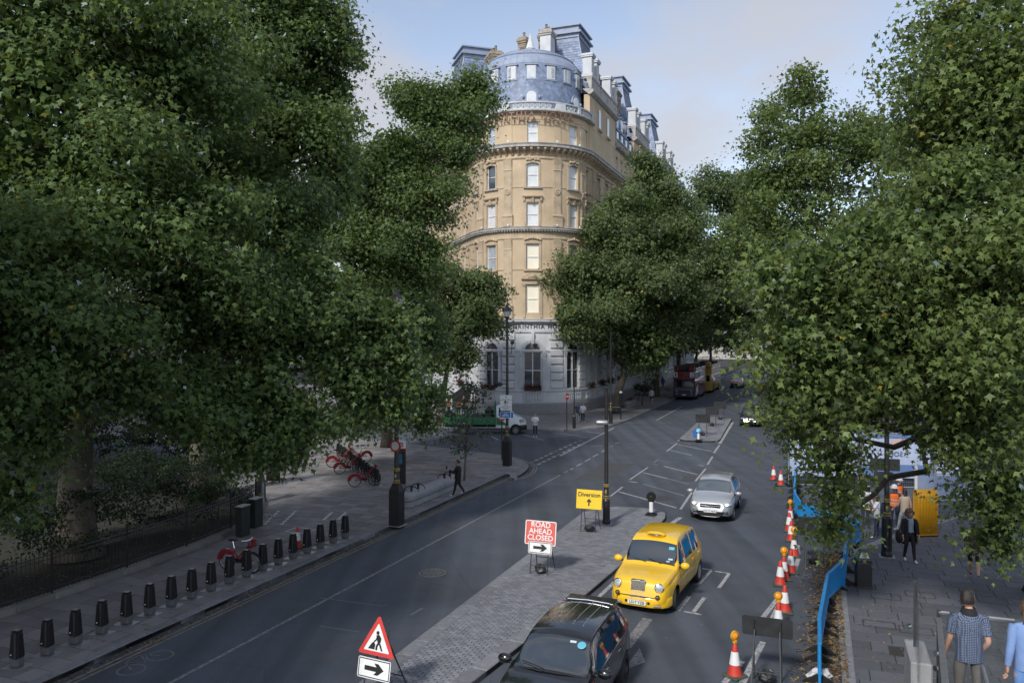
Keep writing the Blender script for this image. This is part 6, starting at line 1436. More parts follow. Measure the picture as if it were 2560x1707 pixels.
for lab, p in (('dark green street cabinet with pale lid, nearer of the pair by the railing', g(607, 1338, PZ)), ('dark green street cabinet with pale lid, farther of the pair by the railing', g(640, 1316, PZ))):
    o = thing('street_cabinet', lab, 'cabinet', p, AV+R(2), 'street cabinets'); b = MB(); b.bbox((0, 0, .56), (.32, .5, 1.12), .02); b.build('body', mat('cabinet_green', (.022, .03, .028), rough=.5, var=.2, vscale=3), o); b = MB(); b.bbox((0, 0, 1.14), (.35, .53, .04), .012); b.build('lid', mat('cabinet_lid', (.36, .36, .34), rough=.6, var=.25, vscale=4), o); b = MB(); b.box((.163, .0, .6), (.006, .012, 1.0)); b.box((.165, .08, .6), (.01, .02, .12)); b.build('door_seam', M_DSTEEL, o)
# ---- pavement access covers and stud lines
def cover(parent, px_, w, h, rz, z, m=M_DSTEEL):
    p = g(*px_, z+.0035); b = MB()
    for c, d in (((0, h/2), (w, .03)), ((0, -h/2), (w, .03)), ((w/2, 0), (.03, h)), ((-w/2, 0), (.03, h))): b.box((*c, 0), (*d, .004))
    b.build('access_cover_frame', m, parent, (p.x, p.y, p.z), rz)
for q in ((2198, 1560), (2290, 1575), (2215, 1490), (2300, 1485), (2498, 1502), (2530, 1592)): cover(rightpav, q, .78, .52, AV, PZ)
b = MB(); p = g(2265, 1630, PZ+.004); b.box((0, 0, 0), (.75, .62, .004)); b.build('dark_patch', M_JOINT, rightpav, (p.x, p.y, p.z), AV)
for a, c in (((662, 1309), (696, 1277)), ((705, 1309), (738, 1278)), ((810, 1298), (829, 1281)), ((846, 1297), (864, 1281))):
    A, C = g(*a, PZ+.005), g(*c, PZ+.005); n = 6; b = MB()
    for k in range(n): q = A.lerp(C, k/(n-1)); b.box((q.x-A.x, q.y-A.y, 0), (.16, .07, .006), rz=AV*.3)
    d = C-A; b.tube([(0, 0, 0), (d.x, d.y, 0)], .012, 4); b.build('white_bay_mark', M_WSIGN, plaza, (A.x, A.y, A.z))
cover(plaza, (752, 1325), .9, .7, AV, PZ, M_WSIGN)
# ---- stack of yellow barriers stood on end
stk = g(2290, 1338, PZ); b = MB(); pts = []
for k in range(13): a = math.pi*k/12; pts.append((0, -.24*math.cos(a), 1.5+.24*math.sin(a)))
loop = [(0, -.24, .1)]+pts+[(0, .24, .1), (0, .2, .04), (0, -.2, .04), (0, -.24, .1)]
for i in range(14):
    o = thing('yellow_barrier', (f'{ords[i]} yellow barrier from the left in the stack stood on end by the fence' if 0 < i < 13 else ('leftmost' if i == 0 else 'rightmost')+' yellow barrier in the stack stood on end by the fence'), 'barrier', stk+Vector((i*.058, i*.004, 0)), R(-8), 'stacked yellow barriers')
    if i == 0:
        b = MB(); b.tube(loop, .024, 6); lm_ = b.mesh('frame', M_YELP, True); b = MB()
        for y in (-.14, -.05, .05, .14): b.tube([(0, y, .06), (0, y, 1.6)], .009, 4)
        im_ = b.mesh('infill_bars', M_YELP); b = MB(); b.box((0, 0, .02), (.05, .5, .04)); ft_ = b.mesh('foot', M_MATTE)
    link('frame', lm_, o); link('infill_bars', im_, o); link('foot', ft_, o)
# ---- mesh fence panels with banners
M_WIRE = mat('fence_wire', (.4, .41, .42), rough=.5, metal=.4); M_BAN = mat('banner_pale_blue', (.34, .40, .55), rough=.7, var=.12, vscale=1.5); M_BAN2 = mat('banner_blue', (.10, .17, .34), rough=.7, var=.15, vscale=1.5); M_BANT = mat('banner_ink', (.06, .08, .16), rough=.7)
def fence_panel(label, p, rz, w=3.4, h=2.0, banner=None):
    o = thing('fence_panel', label, 'fence', p, rz, 'temporary mesh fence panels'); b = MB()
    b.tube([(-w/2, 0, .1), (-w/2, 0, h), (w/2, 0, h), (w/2, 0, .1), (-w/2, 0, .1)], .021, 6); b.build('frame', M_WIRE, o); b = MB()
    for k in range(1, int(w/.1)): b.tube([(-w/2+k*.1, 0, .1), (-w/2+k*.1, 0, h)], .0045, 3, cap=False)
    for k in range(1, int(h/.25)): b.tube([(-w/2, 0, .1+k*.25), (w/2, 0, .1+k*.25)], .0045, 3, cap=False)
    tag(b.build('wire_mesh', M_WIRE, o), kind='stuff')
    for x in (-w/2, w/2): b = MB(); b.bbox((x, 0, .06), (.24, .62, .12), .03); b.build('foot_block', M_MATTE, o)
    if banner:
        z0, z1, mm = banner; b = MB(); n = 16; vs = []
        for k in range(n+1):
            x = -w/2+.05+(w-.1)*k/n; y = -.035+.012*math.sin(k*1.9); vs += [(x, y, z0), (x, y-.006*math.cos(k), z1)]
        b.add(vs, [(2*k, 2*k+2, 2*k+3, 2*k+1) for k in range(n)]); bb = b.build('banner', mm, o); return o, bb
    return o, None
PF = Vector((19.4, 40.2, 0))
for i, lab in enumerate(('tall mesh fence panel left of the pale blue banner, behind leaves', 'pale blue banner panel with reversed lettering on the mesh fence', 'mesh fence panel right of the reversed-lettering banner')):
    o, bb = fence_panel(lab, PF+Vector(((i-1)*3.5, (i-1)*-.5, 0)), R(-8), banner=(.55, 2.75, M_BAN), h=2.8)
    if i == 1:
        text('SOU', .34, M_BANT, o, Matrix.Translation((-.05, -.075, 1.75)) @ Matrix.Rotation(R(90), 4, 'X'), sx=-1.0); b = MB(); b.box((0, -.07, .95), (3.3, .02, .55)); b.box((0, -.07, 2.66), (3.3, .02, .16)); b.build('banner_band', M_BAN2, o); b = MB(); b.add([(-.25, -.07, 2.2), (.5, -.07, 2.42), (.5, -.07, 2.5), (-.2, -.07, 2.5)], [(0, 1, 2, 3)]); b.build('banner_motif', mat('banner_orange', (.5, .33, .3), rough=.7), o)
PF = Vector((18.4, 33.1, 0))
for i, lab in enumerate(('mesh fence panel with Network banner behind the yellow barrier stack', 'mesh fence panel next right of the Network banner', 'mesh fence panel at the right picture edge behind the leaves')):
    o, bb = fence_panel(lab, PF+Vector((i*3.5, i*.3, 0)), R(5), banner=(.9, 1.95, M_BAN) if i != 2 else (.2, 1.95, mat('banner_pink', (.45, .30, .33), rough=.7)))
    if i == 0: text('Network', .26, M_BANT, o, Matrix.Translation((-.35, -.075, 1.55)) @ Matrix.Rotation(R(90), 4, 'X'))
b = MB(); b.tube([(0, 0, 0), (0, 0, 2.75)], .06, 8); b.box((0, 0, .03), (.3, .3, .06)); tag(b.build('hoarding_post', M_WSIGN, None, g(2290, 1330)), 'white painted post between the fence panels left of the yellow stack', 'post')
# ---- glass balustrade of the footbridge landing
M_GLASS = mat('clear_glass', (.80, .90, .88), rough=.02, trans=1.0, spec=.5, alpha=.35)
tag(MB().prism([(3.2, 5.6), (6.0, 11.05), (8.6, 10.2), (5.6, 4.6)], 2.4, 2.6).build('footbridge_landing', M_CONC), kind='structure')
tag(MB().prism([(5.9, 10.4), (6.0, 10.9), (8.2, 10.2), (8.0, 9.7)], -.04, 2.4).build('landing_pier', M_CONC), kind='structure')
o = thing('glass_balustrade', 'glass balustrade with brushed steel handrails at the bottom right corner', 'balustrade', (5.9, 11.0, 2.9)); B0 = Vector((5.9, 11.0, 2.9))
def loc3(p): return tuple(Vector(p)-B0)
def pane(a, c, z0, z1, th=.02):
    a, c = Vector(a), Vector(c); d = (c-a).normalized(); n = Vector((-d.y, d.x))*th/2; b = MB()
    b.add([loc3((q.x+s_*n.x, q.y+s_*n.y, z)) for z in (z0, z1) for q, s_ in ((a, -1), (c, -1), (c, 1), (a, 1))], [(3, 2, 1, 0), (4, 5, 6, 7), (0, 1, 5, 4), (1, 2, 6, 5), (2, 3, 7, 6), (3, 0, 4, 7)]); b.build('glass_pane', M_GLASS, o)
lft = Vector((-.46, -.89)); c0 = Vector((5.88, 10.98))
pane(c0, c0+lft*1.7, 2.62, 3.98); pane(c0+lft*1.76, c0+lft*3.6, 2.62, 4.1); pane(c0, c0+Vector((.934, -.358))*1.5, 2.62, 3.95); pane((5.62, 11.1), (5.28, 10.35), 3.3, 4.35)
b = MB(); q0 = c0+lft*.35; q1 = c0+lft*4.0; 
b.add([loc3(p) for p in ((q0.x-.035, q0.y, 3.98), (q0.x+.035, q0.y, 3.98), (q1.x+.035, q1.y, 4.5), (q1.x-.035, q1.y, 4.5), (q0.x-.035, q0.y, 4.01), (q0.x+.035, q0.y, 4.01), (q1.x+.035, q1.y, 4.53), (q1.x-.035, q1.y, 4.53))], [(3, 2, 1, 0), (4, 5, 6, 7), (0, 1, 5, 4), (1, 2, 6, 5), (2, 3, 7, 6), (3, 0, 4, 7)]); b.build('handrail', M_STEEL, o)
b = MB(); q2 = c0+Vector((.28, -.55)); b.tube([loc3((q2.x, q2.y, 3.45)), loc3((q2.x+lft.x*2.2, q2.y+lft.y*2.2, 3.75))], .026, 8); b.build('inner_handrail', M_STEEL, o)
b = MB(); q3 = c0+Vector((.934, -.358))*.9; b.tube([loc3((c0.x, c0.y, 3.97)), loc3((q3.x, q3.y, 3.97))], .025, 6); b.build('end_rail', M_STEEL, o)
for q, z0, z1 in ((c0, 2.6, 4.0), (Vector((5.62, 11.1)), 2.6, 4.38), (c0+lft*1.73, 2.6, 4.1)): b = MB(); b.box(loc3((q.x, q.y, (z0+z1)/2)), (.05, .03, z1-z0), rz=R(-27)); b.build('post', M_DSTEEL, o)
for k, (x, y, z) in enumerate(((5.45, 10.2, 3.05), (5.3, 9.9, 3.2), (5.2, 9.7, 3.05), (5.05, 9.4, 3.2), (5.0, 9.3, 3.05), (5.66, 10.62, 3.35), (5.6, 10.5, 3.6), (5.5, 11.05, 3.75))): b = MB(); b.lathe([(.0, -.03), (.035, -.03), (.035, .03), (.0, .03)], (0, 0, 0), 8, 0, 'X'); b.build('glass_clamp', M_CHROME, o, loc3((x, y, z)), R(27))
b = MB(); b.bbox((5.58, 10.95, 1.7), (.26, .9, 3.5), .02, R(-21)); tag(b.build('stone_upstand', M_CONC), 'pale stone upstand below the glass at the bottom right', 'stone pier')
# ---- crumpled sack at the end of the barriers
rng_ = random.Random(4); b = MB(); b.sphere((0, 0, .07), (.28, .17, .09), 14, 9); b.v = [(x*(1+rng_.uniform(-.25, .3)), y*(1+rng_.uniform(-.25, .3)), max(0, z*(1+rng_.uniform(-.4, .5)))) for x, y, z in b.v]; tag(b.build('crumpled_sack', mat('sack_white', (.5, .5, .52), rough=.6, var=.2, vscale=6), None, g(2048, 1694, PZ-.1), .3), 'crumpled white sack at the near end of the blue barriers', 'sack')
# ---- hotel entrance steps on the left wing
o = thing('entrance_steps', 'stone steps with dark side panels up to the left hotel door', 'steps', (*hp(S_L-1.6, .4), PZ), 0); e = hn(S_L-1.6); o.rotation_euler = (0, 0, math.atan2(e.y, e.x)+R(90))
for k in range(7): b = MB(); b.bbox((0, -1.75+k*.25, .08+k*.16), (1.9, .3, .17), .01); b.build('step', M_PALE, o)
for sx in (-1, 1):
    b = MB(); b.add([(sx*1.02, -1.9, .1), (sx*1.02, .1, 1.2), (sx*1.02, .1, 2.3), (sx*1.02, -1.9, 1.0), (sx*1.1, -1.9, .1), (sx*1.1, .1, 1.2), (sx*1.1, .1, 2.3), (sx*1.1, -1.9, 1.0)], [(0, 1, 2, 3), (7, 6, 5, 4), (3, 2, 6, 7), (0, 3, 7, 4), (1, 5, 6, 2), (0, 4, 5, 1)]); b.build('side_panel', M_IRON, o)
    b = MB(); b.bbox((sx*1.06, -2.0, .55), (.3, .3, 1.1), .02); b.build('newel', M_PALE, o)
# ================================================================= vehicles
M_CGLASS = mat('car_glass', (.012, .018, .022), rough=.03, spec=1.0, coat=1.0)
M_CGLASSL = mat('car_glass_pale', (.05, .07, .085), rough=.03, spec=1.0, coat=1.0)
for m_ in (M_CGLASS, M_CGLASSL): m_.node_tree.nodes['Principled BSDF'].inputs['IOR'].default_value = 1.75
M_TRIM = mat('car_trim_black', (.014, .014, .015), rough=.5, spec=.4)
M_SEAM = mat('panel_gap', (.004, .004, .004), rough=.9)
M_UNDER = mat('underbody', (.01, .01, .01), rough=.9)
M_HEAD = mat('headlamp_glass', (.62, .65, .68), rough=.08, spec=.9, coat=1.0, metal=.4)
M_LIT = mat('lit_headlamp', (1.0, .86, .62), rough=.2, emit=1.6)
M_TAIL = mat('tail_lamp', (.5, .01, .015), rough=.15, coat=1.0, emit=.5)
M_PLATE = mat('number_plate', (.72, .73, .74), rough=.4)
M_TXT = mat('plate_text', (.01, .01, .012), rough=.5)
def paint_mat(name, col, flake=0.0, rough=.28):
    return mat(name, col, rough=rough, metal=flake, coat=1.0, spec=.5, var=.05, vscale=1.5)
def curve(pts):
    xs = np.array([p[0] for p in pts]); ys = np.array([p[1] for p in pts]); o = np.argsort(xs); xs, ys = xs[o], ys[o]
    m = np.zeros_like(ys); d = np.diff(ys)/np.diff(xs); m[1:-1] = np.where(d[:-1]*d[1:] > 0, 2*d[:-1]*d[1:]/(d[:-1]+d[1:]+1e-12), 0); m[0], m[-1] = d[0], d[-1]
    def f(x):
        x = np.clip(x, xs[0], xs[-1]); i = np.clip(np.searchsorted(xs, x)-1, 0, len(xs)-2); h = xs[i+1]-xs[i]; t = (x-xs[i])/h
        return (2*t**3-3*t**2+1)*ys[i]+(t**3-2*t**2+t)*h*m[i]+(-2*t**3+3*t**2)*ys[i+1]+(t**3-t**2)*h*m[i+1]
    return f
def smooth01(x): x = np.clip(x, 0, 1); return x*x*(3-2*x)
def wheel_mesh(r, w, spokes, m_rim, solid=False):
    t = MB(); t.lathe([(r*.66, -w/2), (r*.93, -w/2), (r, -w/2+.03), (r, w/2-.03), (r*.93, w/2), (r*.66, w/2)], (0, 0, 0), 28, 0, 'Y', cap=False)
    tm = t.mesh('tyre', M_TYRE, 40); q = MB(); q.lathe([(.0, -w*.34), (r*.10, -w*.36), (r*.12, -w*.30)]+([(r*.55, -w*.36), (r*.62, -w*.44), (r*.68, -w*.46)] if solid else [(r*.13, -w*.12), (r*.6, -w*.12), (r*.62, -w*.44), (r*.68, -w*.47)])+[(r*.68, w*.3)], (0, 0, 0), 28, 0, 'Y', cap=False)
    if not solid:
        for k in range(spokes):
            a = 2*math.pi*k/spokes; q.box((math.sin(a)*r*.36, -w*.32, math.cos(a)*r*.36), (r*.11, w*.12, r*.56), ry=a)
    return tm, q.mesh('rim', m_rim, 40)
class Car:
    'lofted car body: front at +x, centre on the origin, wheels on z = 0'
    def __init__(s, name, label, loc, heading, paintm, L_, W, zb, ztop, zbelt, plan, wb, axle_f, wr, cowl, wtop, rtop, rbot, pillars, tumble=.30, name_parts='', glass=None, group='vehicles on the avenue', flat_roof=.02, door_x=(), crown_=.05, fender=0.0):
        s.o = thing(name, label, name_parts or 'car', loc, heading, group); s.pm = paintm; s.L = L_; s.glass = glass or M_CGLASS
        s.fz, s.fb, s.fw = curve(ztop), curve(zbelt), curve(plan); s.fzb = curve(zb); s.W = W; s.tum = tumble; s.axles = (axle_f, axle_f-wb); s.wr = wr; s.fender = fender
        NX, NJ = 150, 44; xs = np.linspace(-L_/2, L_/2, NX); 
        extra = np.array([cowl, wtop, rtop, rbot]+[p for a in pillars for p in a]); xs = np.unique(np.concatenate([xs, extra]))
        s.xs = xs; NX = len(xs); js = np.linspace(0, 8, NJ*1+1); s.js = js
        G = np.array([[s.pt(x, j) for j in js] for x in xs]); s.G = G
        # wheel arches: push the sill edge out to an arc and drop what lies inside
        ra = wr*1.14; dead = np.zeros((NX, len(js)), bool)
        for ax in s.axles:
            dx = G[:, :, 0]-ax; dz = G[:, :, 2]-wr; d = np.sqrt(dx*dx+dz*dz); low = G[:, :, 1] > W*.55
            ins = (d < ra) & low; dead |= ins
            nearb = ins & (d > ra*.86); k = ra/np.maximum(d, 1e-6)
            G[:, :, 0] = np.where(nearb, ax+dx*k, G[:, :, 0]); G[:, :, 2] = np.where(nearb, wr+dz*k, G[:, :, 2]); dead &= ~nearb
        cls = {}
        def add(key, i, j): cls.setdefault(key, []).append((i, j))
        for i in range(NX-1):
            xm = (xs[i]+xs[i+1])/2
            for j in range(len(js)-1):
                if dead[i, j] or dead[i+1, j] or dead[i, j+1] or dead[i+1, j+1]: continue
                jm = (js[j]+js[j+1])/2; hc = s.fz(xm)-s.fb(xm); key = 'body'
                if jm > 6.1 and wtop+.03 < xm < cowl-.05: key = 'windscreen'
                elif jm > 6.1 and rbot+.05 < xm < rtop-.03: key = 'rear_window'
                elif 5.05 < jm < 5.93 and hc > .22:
                    for n_, (b0, a0) in enumerate(pillars):
                        if b0 < xm < a0: key = 'side_window'+str(n_)
                elif jm > 6.0 and rtop < xm < wtop: key = 'roof'
                elif jm > 5.6 and xm > cowl: key = 'bonnet'
                elif jm < 4.9 and door_x:
                    for n_, (b0, a0) in enumerate(door_x):
                        if b0 < xm < a0 and s.G[i, j, 2] > s.fzb(xm)+.08: key = 'door'+str(n_)
                add(key, i, j)
        for key, cells in cls.items():
            vs = {}; b = MB()
            for sg in (1, -1):
                vs.clear(); fs = []; pts = []
                def vid(i, j):
                    if (i, j) not in vs: vs[(i, j)] = len(pts); p = G[i, j]; pts.append((p[0], p[1]*sg, p[2]))
                    return vs[(i, j)]
                for i, j in cells:
                    q = (vid(i, j), vid(i+1, j), vid(i+1, j+1), vid(i, j+1)); fs.append(q if sg < 0 else q[::-1])
                if key[:4] in ('side', 'door'):
                    c = MB(); c.add(pts, fs); c.build('side_window' if key[0] == 's' else 'door', s.glass if key[0] == 's' else s.pm, s.o, smooth=45)
                else: b.add(pts, fs)
            if b.v: b.build(key, s.glass if 'wind' in key else s.pm, s.o, smooth=45)
        # closed dark underside and wheel wells
        u = MB(); u.bbox((0, 0, .52), (L_*.93, W*1.52, .5), .05); u.build('underbody', M_UNDER, s.o)
        for a in pillars: pass
        for b0, a0 in door_x:
            for x in (b0, a0): s.seam(x, 0.5, 4.9)
        s.seam_row(door_x, .5) if door_x else None
    def pt(s, x, j):
        W = float(s.fw(x)); zb, zt, zl = float(s.fzb(x)), float(s.fz(x)), float(s.fb(x)); zl = min(zl, zt-.02); hc = zt-zl; c = float(smooth01((hc-.12)/.3)); hb = zl-zb
        wr_ = W-s.tum*hc-.05
        hood = [(W*.93, zl+hc*.55), (W*.84, zl+hc*.80), (W*.5, zt-.012), (0, zt)]
        cab = [(W*.955, zl+.04), (wr_+.015, zt-.13), (wr_-.09, zt-.045), (0, zt)]
        up = [(h_[0]*(1-c)+k_[0]*c, h_[1]*(1-c)+k_[1]*c) for h_, k_ in zip(hood, cab)]
        fl = 1+s.fender*math.exp(-((x-s.axles[0])/.45)**2)+s.fender*math.exp(-((x-s.axles[1])/.45)**2)
        C = [(W*.90, zb), (W*.965*fl, zb+hb*.16), (W*fl, zb+hb*.48), (W*.992*fl, zb+hb*.80), (W*.965, zl)]+up
        # 0..3 lower side, 4 belt, 5..8 upper: Catmull-Rom through the section
        P_ = [C[0], C[1], C[2], C[3], C[4], C[5], C[6], C[7], C[8]]
        if j >= 8: return (x, 0.0, P_[8][1])
        i = int(j); t = j-i; g_ = lambda k: P_[max(0, min(8, k))] if k <= 8 else (-P_[7][0], P_[7][1])
        p0, p1, p2, p3 = g_(i-1), g_(i), g_(i+1), g_(i+2); k_ = .5 if i not in (4,) else .25
        r_ = []
        for a in (0, 1):
            m1, m2 = (p2[a]-p0[a])*k_, (p3[a]-p1[a])*k_
            r_.append((2*t**3-3*t*t+1)*p1[a]+(t**3-2*t*t+t)*m1+(-2*t**3+3*t*t)*p2[a]+(t**3-t*t)*m2)
        return (x, max(r_[0], 0.0), r_[1])
    def seam(s, x, j0, j1, w=.011):
        for sg in (1, -1):
            b = MB(); n = 12; vs = []
            for k in range(n+1):
                j = j0+(j1-j0)*k/n
                for dx in (-w/2, w/2): p = s.pt(x+dx, j); vs.append((p[0], (p[1]+.003)*sg, p[2]))
            b.add(vs, [(2*k, 2*k+1, 2*k+3, 2*k+2) for k in range(n)]); b.build('panel_gap', M_SEAM, s.o)
    def seam_row(s, doors, j, w=.011):
        for b0, a0 in doors:
            for sg in (1, -1):
                b = MB(); n = 10; vs = []
                for k in range(n+1):
                    x = b0+(a0-b0)*k/n
                    for dj in (-.03, .03): p = s.pt(x, j+dj); vs.append((p[0], (p[1]+.003)*sg, p[2]))
                b.add(vs, [(2*k, 2*k+1, 2*k+3, 2*k+2) for k in range(n)]); b.build('panel_gap', M_SEAM, s.o)
    def strip(s, x0, x1, j0, j1, m, name, off=.008, n=16, sides=(1, -1)):
        'band lying on the body surface between two section positions'
        for sg in sides:
            b = MB(); vs = []
            for k in range(n+1):
                x = x0+(x1-x0)*k/n
                for j in (j0, (j0+j1)/2, j1): p = s.pt(x, j); vs.append((p[0], (p[1]+off)*sg, p[2]))
            b.add(vs, [(3*k+e, 3*k+e+1, 3*k+4+e, 3*k+3+e) for k in range(n) for e in (0, 1)]); b.build(name, m, s.o)
    def wheels(s, spokes=10, rim=None, solid=False, width=.21, steer=0.0, inset=.10):
        tm, rm = wheel_mesh(s.wr, width, spokes, rim or M_RIM, solid)
        for i, ax in enumerate(s.axles):
            for sg in (-1, 1):
                W = float(s.fw(ax)); t = link('wheel', tm, s.o, (ax, sg*(W-inset), s.wr)); t.rotation_euler = (0, 0, (0 if sg < 0 else math.pi)+(steer if i == 0 else 0)); link('rim', rm, t)
                d = MB(); d.lathe([(.0, 0), (s.wr*1.12, 0)], (0, 0, 0), 24, 0, 'Y', cap=False); d.build('wheel_well', M_UNDER, s.o, (ax, sg*(W-.27), s.wr))
    def mirror(s, x, m, sz=(.13, .2, .14), out_=.02, z=None):
        for sg in (1, -1):
            W = float(s.fw(x)); zz = z or float(s.fb(x))+.08; b = MB(); b.sphere((0, 0, 0), (sz[0]*.62, sz[1]*.62, sz[2]*.6), 12, 8); mo = b.build('mirror', m, s.o, (x, sg*(W+out_+sz[1]*.45), zz), smooth=True)
            b = MB(); b.bbox((0, 0, 0), (.09, .12, .05), .015); b.build('mirror_stalk', M_TRIM, s.o, (x, sg*(W+out_-.03), zz-.05))
    def plate(s, txt, x, z, front=True, w=.52, h=.115, tilt=0.0, m=None):
        o = plate_obj(s.o, w, h, (x, 0, z), m or M_PLATE, 'number_plate', rz=R(90) if front else R(-90), rx=tilt, rad=.015)
        text(txt, .105, M_TXT, o, onplate(0, -.004, .002), depth=.001, bold=.002); return o
    def front_x(s, y, z):
        for x in np.linspace(s.L/2, s.L/2-1.2, 200):
            pts = [s.pt(float(x), j) for j in np.linspace(0, 8, 41)]
            zs = [p[2] for p in pts]
            if min(zs) <= z <= max(zs):
                w = max([p[1] for p, q in zip(pts, pts[1:]) if (p[2]-z)*(q[2]-z) <= 0] or [0])
                if w >= abs(y): return float(x)
        return s.L/2-.2
    def handle(s, x, j=3.35, m=None):
        for sg in (1, -1): p = s.pt(x, j); b = MB(); b.bbox((0, 0, 0), (.2, .03, .035), .01); b.build('door_handle', m or s.pm, s.o, (p[0], (p[1]+.012)*sg, p[2]))
    def disc(s, x, y, z, r, name, m, m2=None, nrm=(1, 0, 0), depth=.03, both=True):
        for sg in ((1, -1) if both else (1,)):
            b = MB(); b.lathe([(.0, depth), (r*.6, depth*.8), (r*.92, depth*.3), (r, -.04)], (0, 0, 0), 18, 0, 'X'); o = b.build(name, m, s.o, (x, y*sg, z), smooth=50); v = Vector((nrm[0], nrm[1]*sg, nrm[2])); o.rotation_euler = v.to_track_quat('X', 'Z').to_euler()
            if m2: c = MB(); c.lathe([(r, -.03), (r*1.14, -.03), (r*1.14, .012), (r, .02)], (0, 0, 0), 18, 0, 'X', cap=False); c.build('bezel', m2, o)
def heading_to(dx, dy): return math.atan2(dy, dx)
HD = heading_to(-UX, -UY)          # towards the camera along the avenue
HU = heading_to(UX, UY)

# ---- yellow taxi
TAXI = paint_mat('taxi_yellow', (.82, .50, .012))
c = Car('taxi', 'yellow London taxi driving towards us beside the brick island', (4.49, 24.2, 0), heading_to(-.44, -.898), TAXI, 4.58, .89,
        zb=[(-2.29, .42), (-2.1, .28), (1.9, .25), (2.2, .28), (2.29, .36)], ztop=[(-2.29, .72), (-2.22, 1.0), (-2.08, 1.18), (-1.98, 1.28), (-1.62, 1.68), (-1.3, 1.79), (-.5, 1.835), (.2, 1.82), (.52, 1.74), (.62, 1.66), (1.08, 1.16), (1.2, 1.10), (1.7, 1.04), (2.05, .98), (2.16, .90), (2.24, .72), (2.29, .55)],
        zbelt=[(-2.29, .62), (-2.1, .98), (-1.6, 1.04), (0, 1.06), (.9, 1.02), (1.4, .92), (1.9, .82), (2.15, .74), (2.29, .5)], plan=[(-2.29, .60), (-2.18, .74), (-1.9, .85), (-1, .89), (.6, .89), (1.3, .87), (1.9, .83), (2.12, .77), (2.22, .70), (2.29, .60)],
        wb=2.886, axle_f=1.42, wr=.335, cowl=1.10, wtop=.56, rtop=-1.62, rbot=-2.0, pillars=((.28, .86), (-.62, .18), (-1.45, -.74)), door_x=((.20, 1.0), (-.74, .20)), tumble=.24, name_parts='taxi', crown_=.06, fender=.03)
c.wheels(solid=True, rim=mat('wheel_cover', (.5, .51, .53), rough=.35, metal=.6), steer=R(14))
b = MB(); b.bbox((0, 0, 0), (.10, .52, .56), .05, taper=.86); gr = b.build('grille', M_CHROME, c.o, (2.19, 0, .68)); gr.rotation_euler = (0, R(-9), 0)
b = MB(); b.bbox((.052, 0, -.015), (.02, .44, .48), .02, taper=.88); b.build('grille_dark', M_TRIM, gr)
for k in range(15): b = MB(); b.box((.066, -.19+k*.38/14*(1.0), -.01), (.02, .0075, .46)); b.build('grille_bar', M_CHROME, gr)
b = MB(); b.bbox((.06, 0, .25), (.03, .16, .04), .01); b.build('badge', M_CHROME, gr)
c.disc(c.front_x(.60, .80)+.01, .60, .80, .115, 'headlight', M_HEAD, M_CHROME, (1, .3, .18)); c.disc(c.front_x(.575, .56)+.02, .575, .56, .055, 'fog_lamp', mat('lamp_dark', (.12, .1, .1), rough=.2, coat=1), M_TRIM, (1, .2, 0))
b = MB()
def bumper(c, pts, z0, z1, d, m, name, r_=.03):
    n = len(pts); b = MB(); vs = []
    for x, y in pts:
        for dz, dd in ((z0, -.05), (z0, d-.02), (z0+.03, d), (z1-.03, d), (z1, d-.02), (z1, -.05)):
            L2 = math.hypot(x, y); vs.append((x+dd*(1 if abs(y) < .7 else .55), y+dd*(.0 if abs(y) < .6 else .6*(1 if y > 0 else -1)), dz))
    b.add(vs, [(6*k+e, 6*k+6+e, 6*k+7+e, 6*k+1+e) for k in range(n-1) for e in range(5)]); return b.build(name, m, c.o, smooth=40)
bumper(c, [(1.78, -.84), (2.0, -.80), (2.16, -.66), (2.24, -.36), (2.25, 0), (2.24, .36), (2.16, .66), (2.0, .80), (1.78, .84)], .24, .50, .05, TAXI, 'bumper')
c.plate('LS17 YZB', 2.345, .37)
for sg in (-1, 1):
    b = MB(); b.bbox((0, 0, 0), (.02, .2, .05), .008); o = b.build('indicator', mat('lamp_clear', (.4, .33, .3), rough=.15, coat=1), c.o, (2.275, sg*.56, .315), sg*R(14))
    b = MB(); b.bbox((0, 0, 0), (.02, .07, .07), .008); b.build('tow_cover', M_TRIM, c.o, (2.30, sg*.32, .37))
c.mirror(.92, TAXI, (.16, .22, .17), z=1.13); c.handle(.32); c.handle(-.6)
b = MB(); b.sphere((0, 0, 0), (.16, .30, .085), 16, 10); hs_ = b.build('roof_sign', TAXI, c.o, (.40, 0, 1.83), smooth=True); b = MB(); b.sphere((.06, 0, .0), (.112, .245, .055), 16, 10); b.build('sign_lens', mat('taxi_lens', (.2, .13, .06), rough=.2, coat=1), hs_, smooth=True)
b = MB(); b.tube([(0, 0, 0), (-.25, 0, .42)], .006, 4); b.build('aerial', M_TRIM, c.o, (-1.3, .2, 1.78))
b = MB(); b.tube([c.pt(1.07, j)[:1]+(c.pt(1.07, j)[1], c.pt(1.07, j)[2]+.02) for j in (6.0, 6.5, 7, 7.5)], .014, 5); b.tube([(1.1, -.1, 1.165), (.98, -.55, 1.21)], .01, 4); b.tube([(1.1, .35, 1.165), (1.0, -.05, 1.24)], .01, 4); b.build('wipers', M_TRIM, c.o)
def sticker(c, x, y, w, h, m, name='sticker'):
    # on the windscreen: find the section height at this x near y
    p = min((c.pt(x, 5.2+.02*k) for k in range(140)), key=lambda q: abs(q[1]-abs(y))); q = min((c.pt(x+.1, 5.2+.02*k) for k in range(140)), key=lambda q_: abs(q_[1]-abs(y)))
    sl = math.atan2(q[2]-p[2], .1); b = MB(); b.box((0, 0, 0), (h, w, .006)); o = b.build(name, m, c.o, (x, y, p[2]+.012)); o.rotation_euler = (0, -sl, 0)
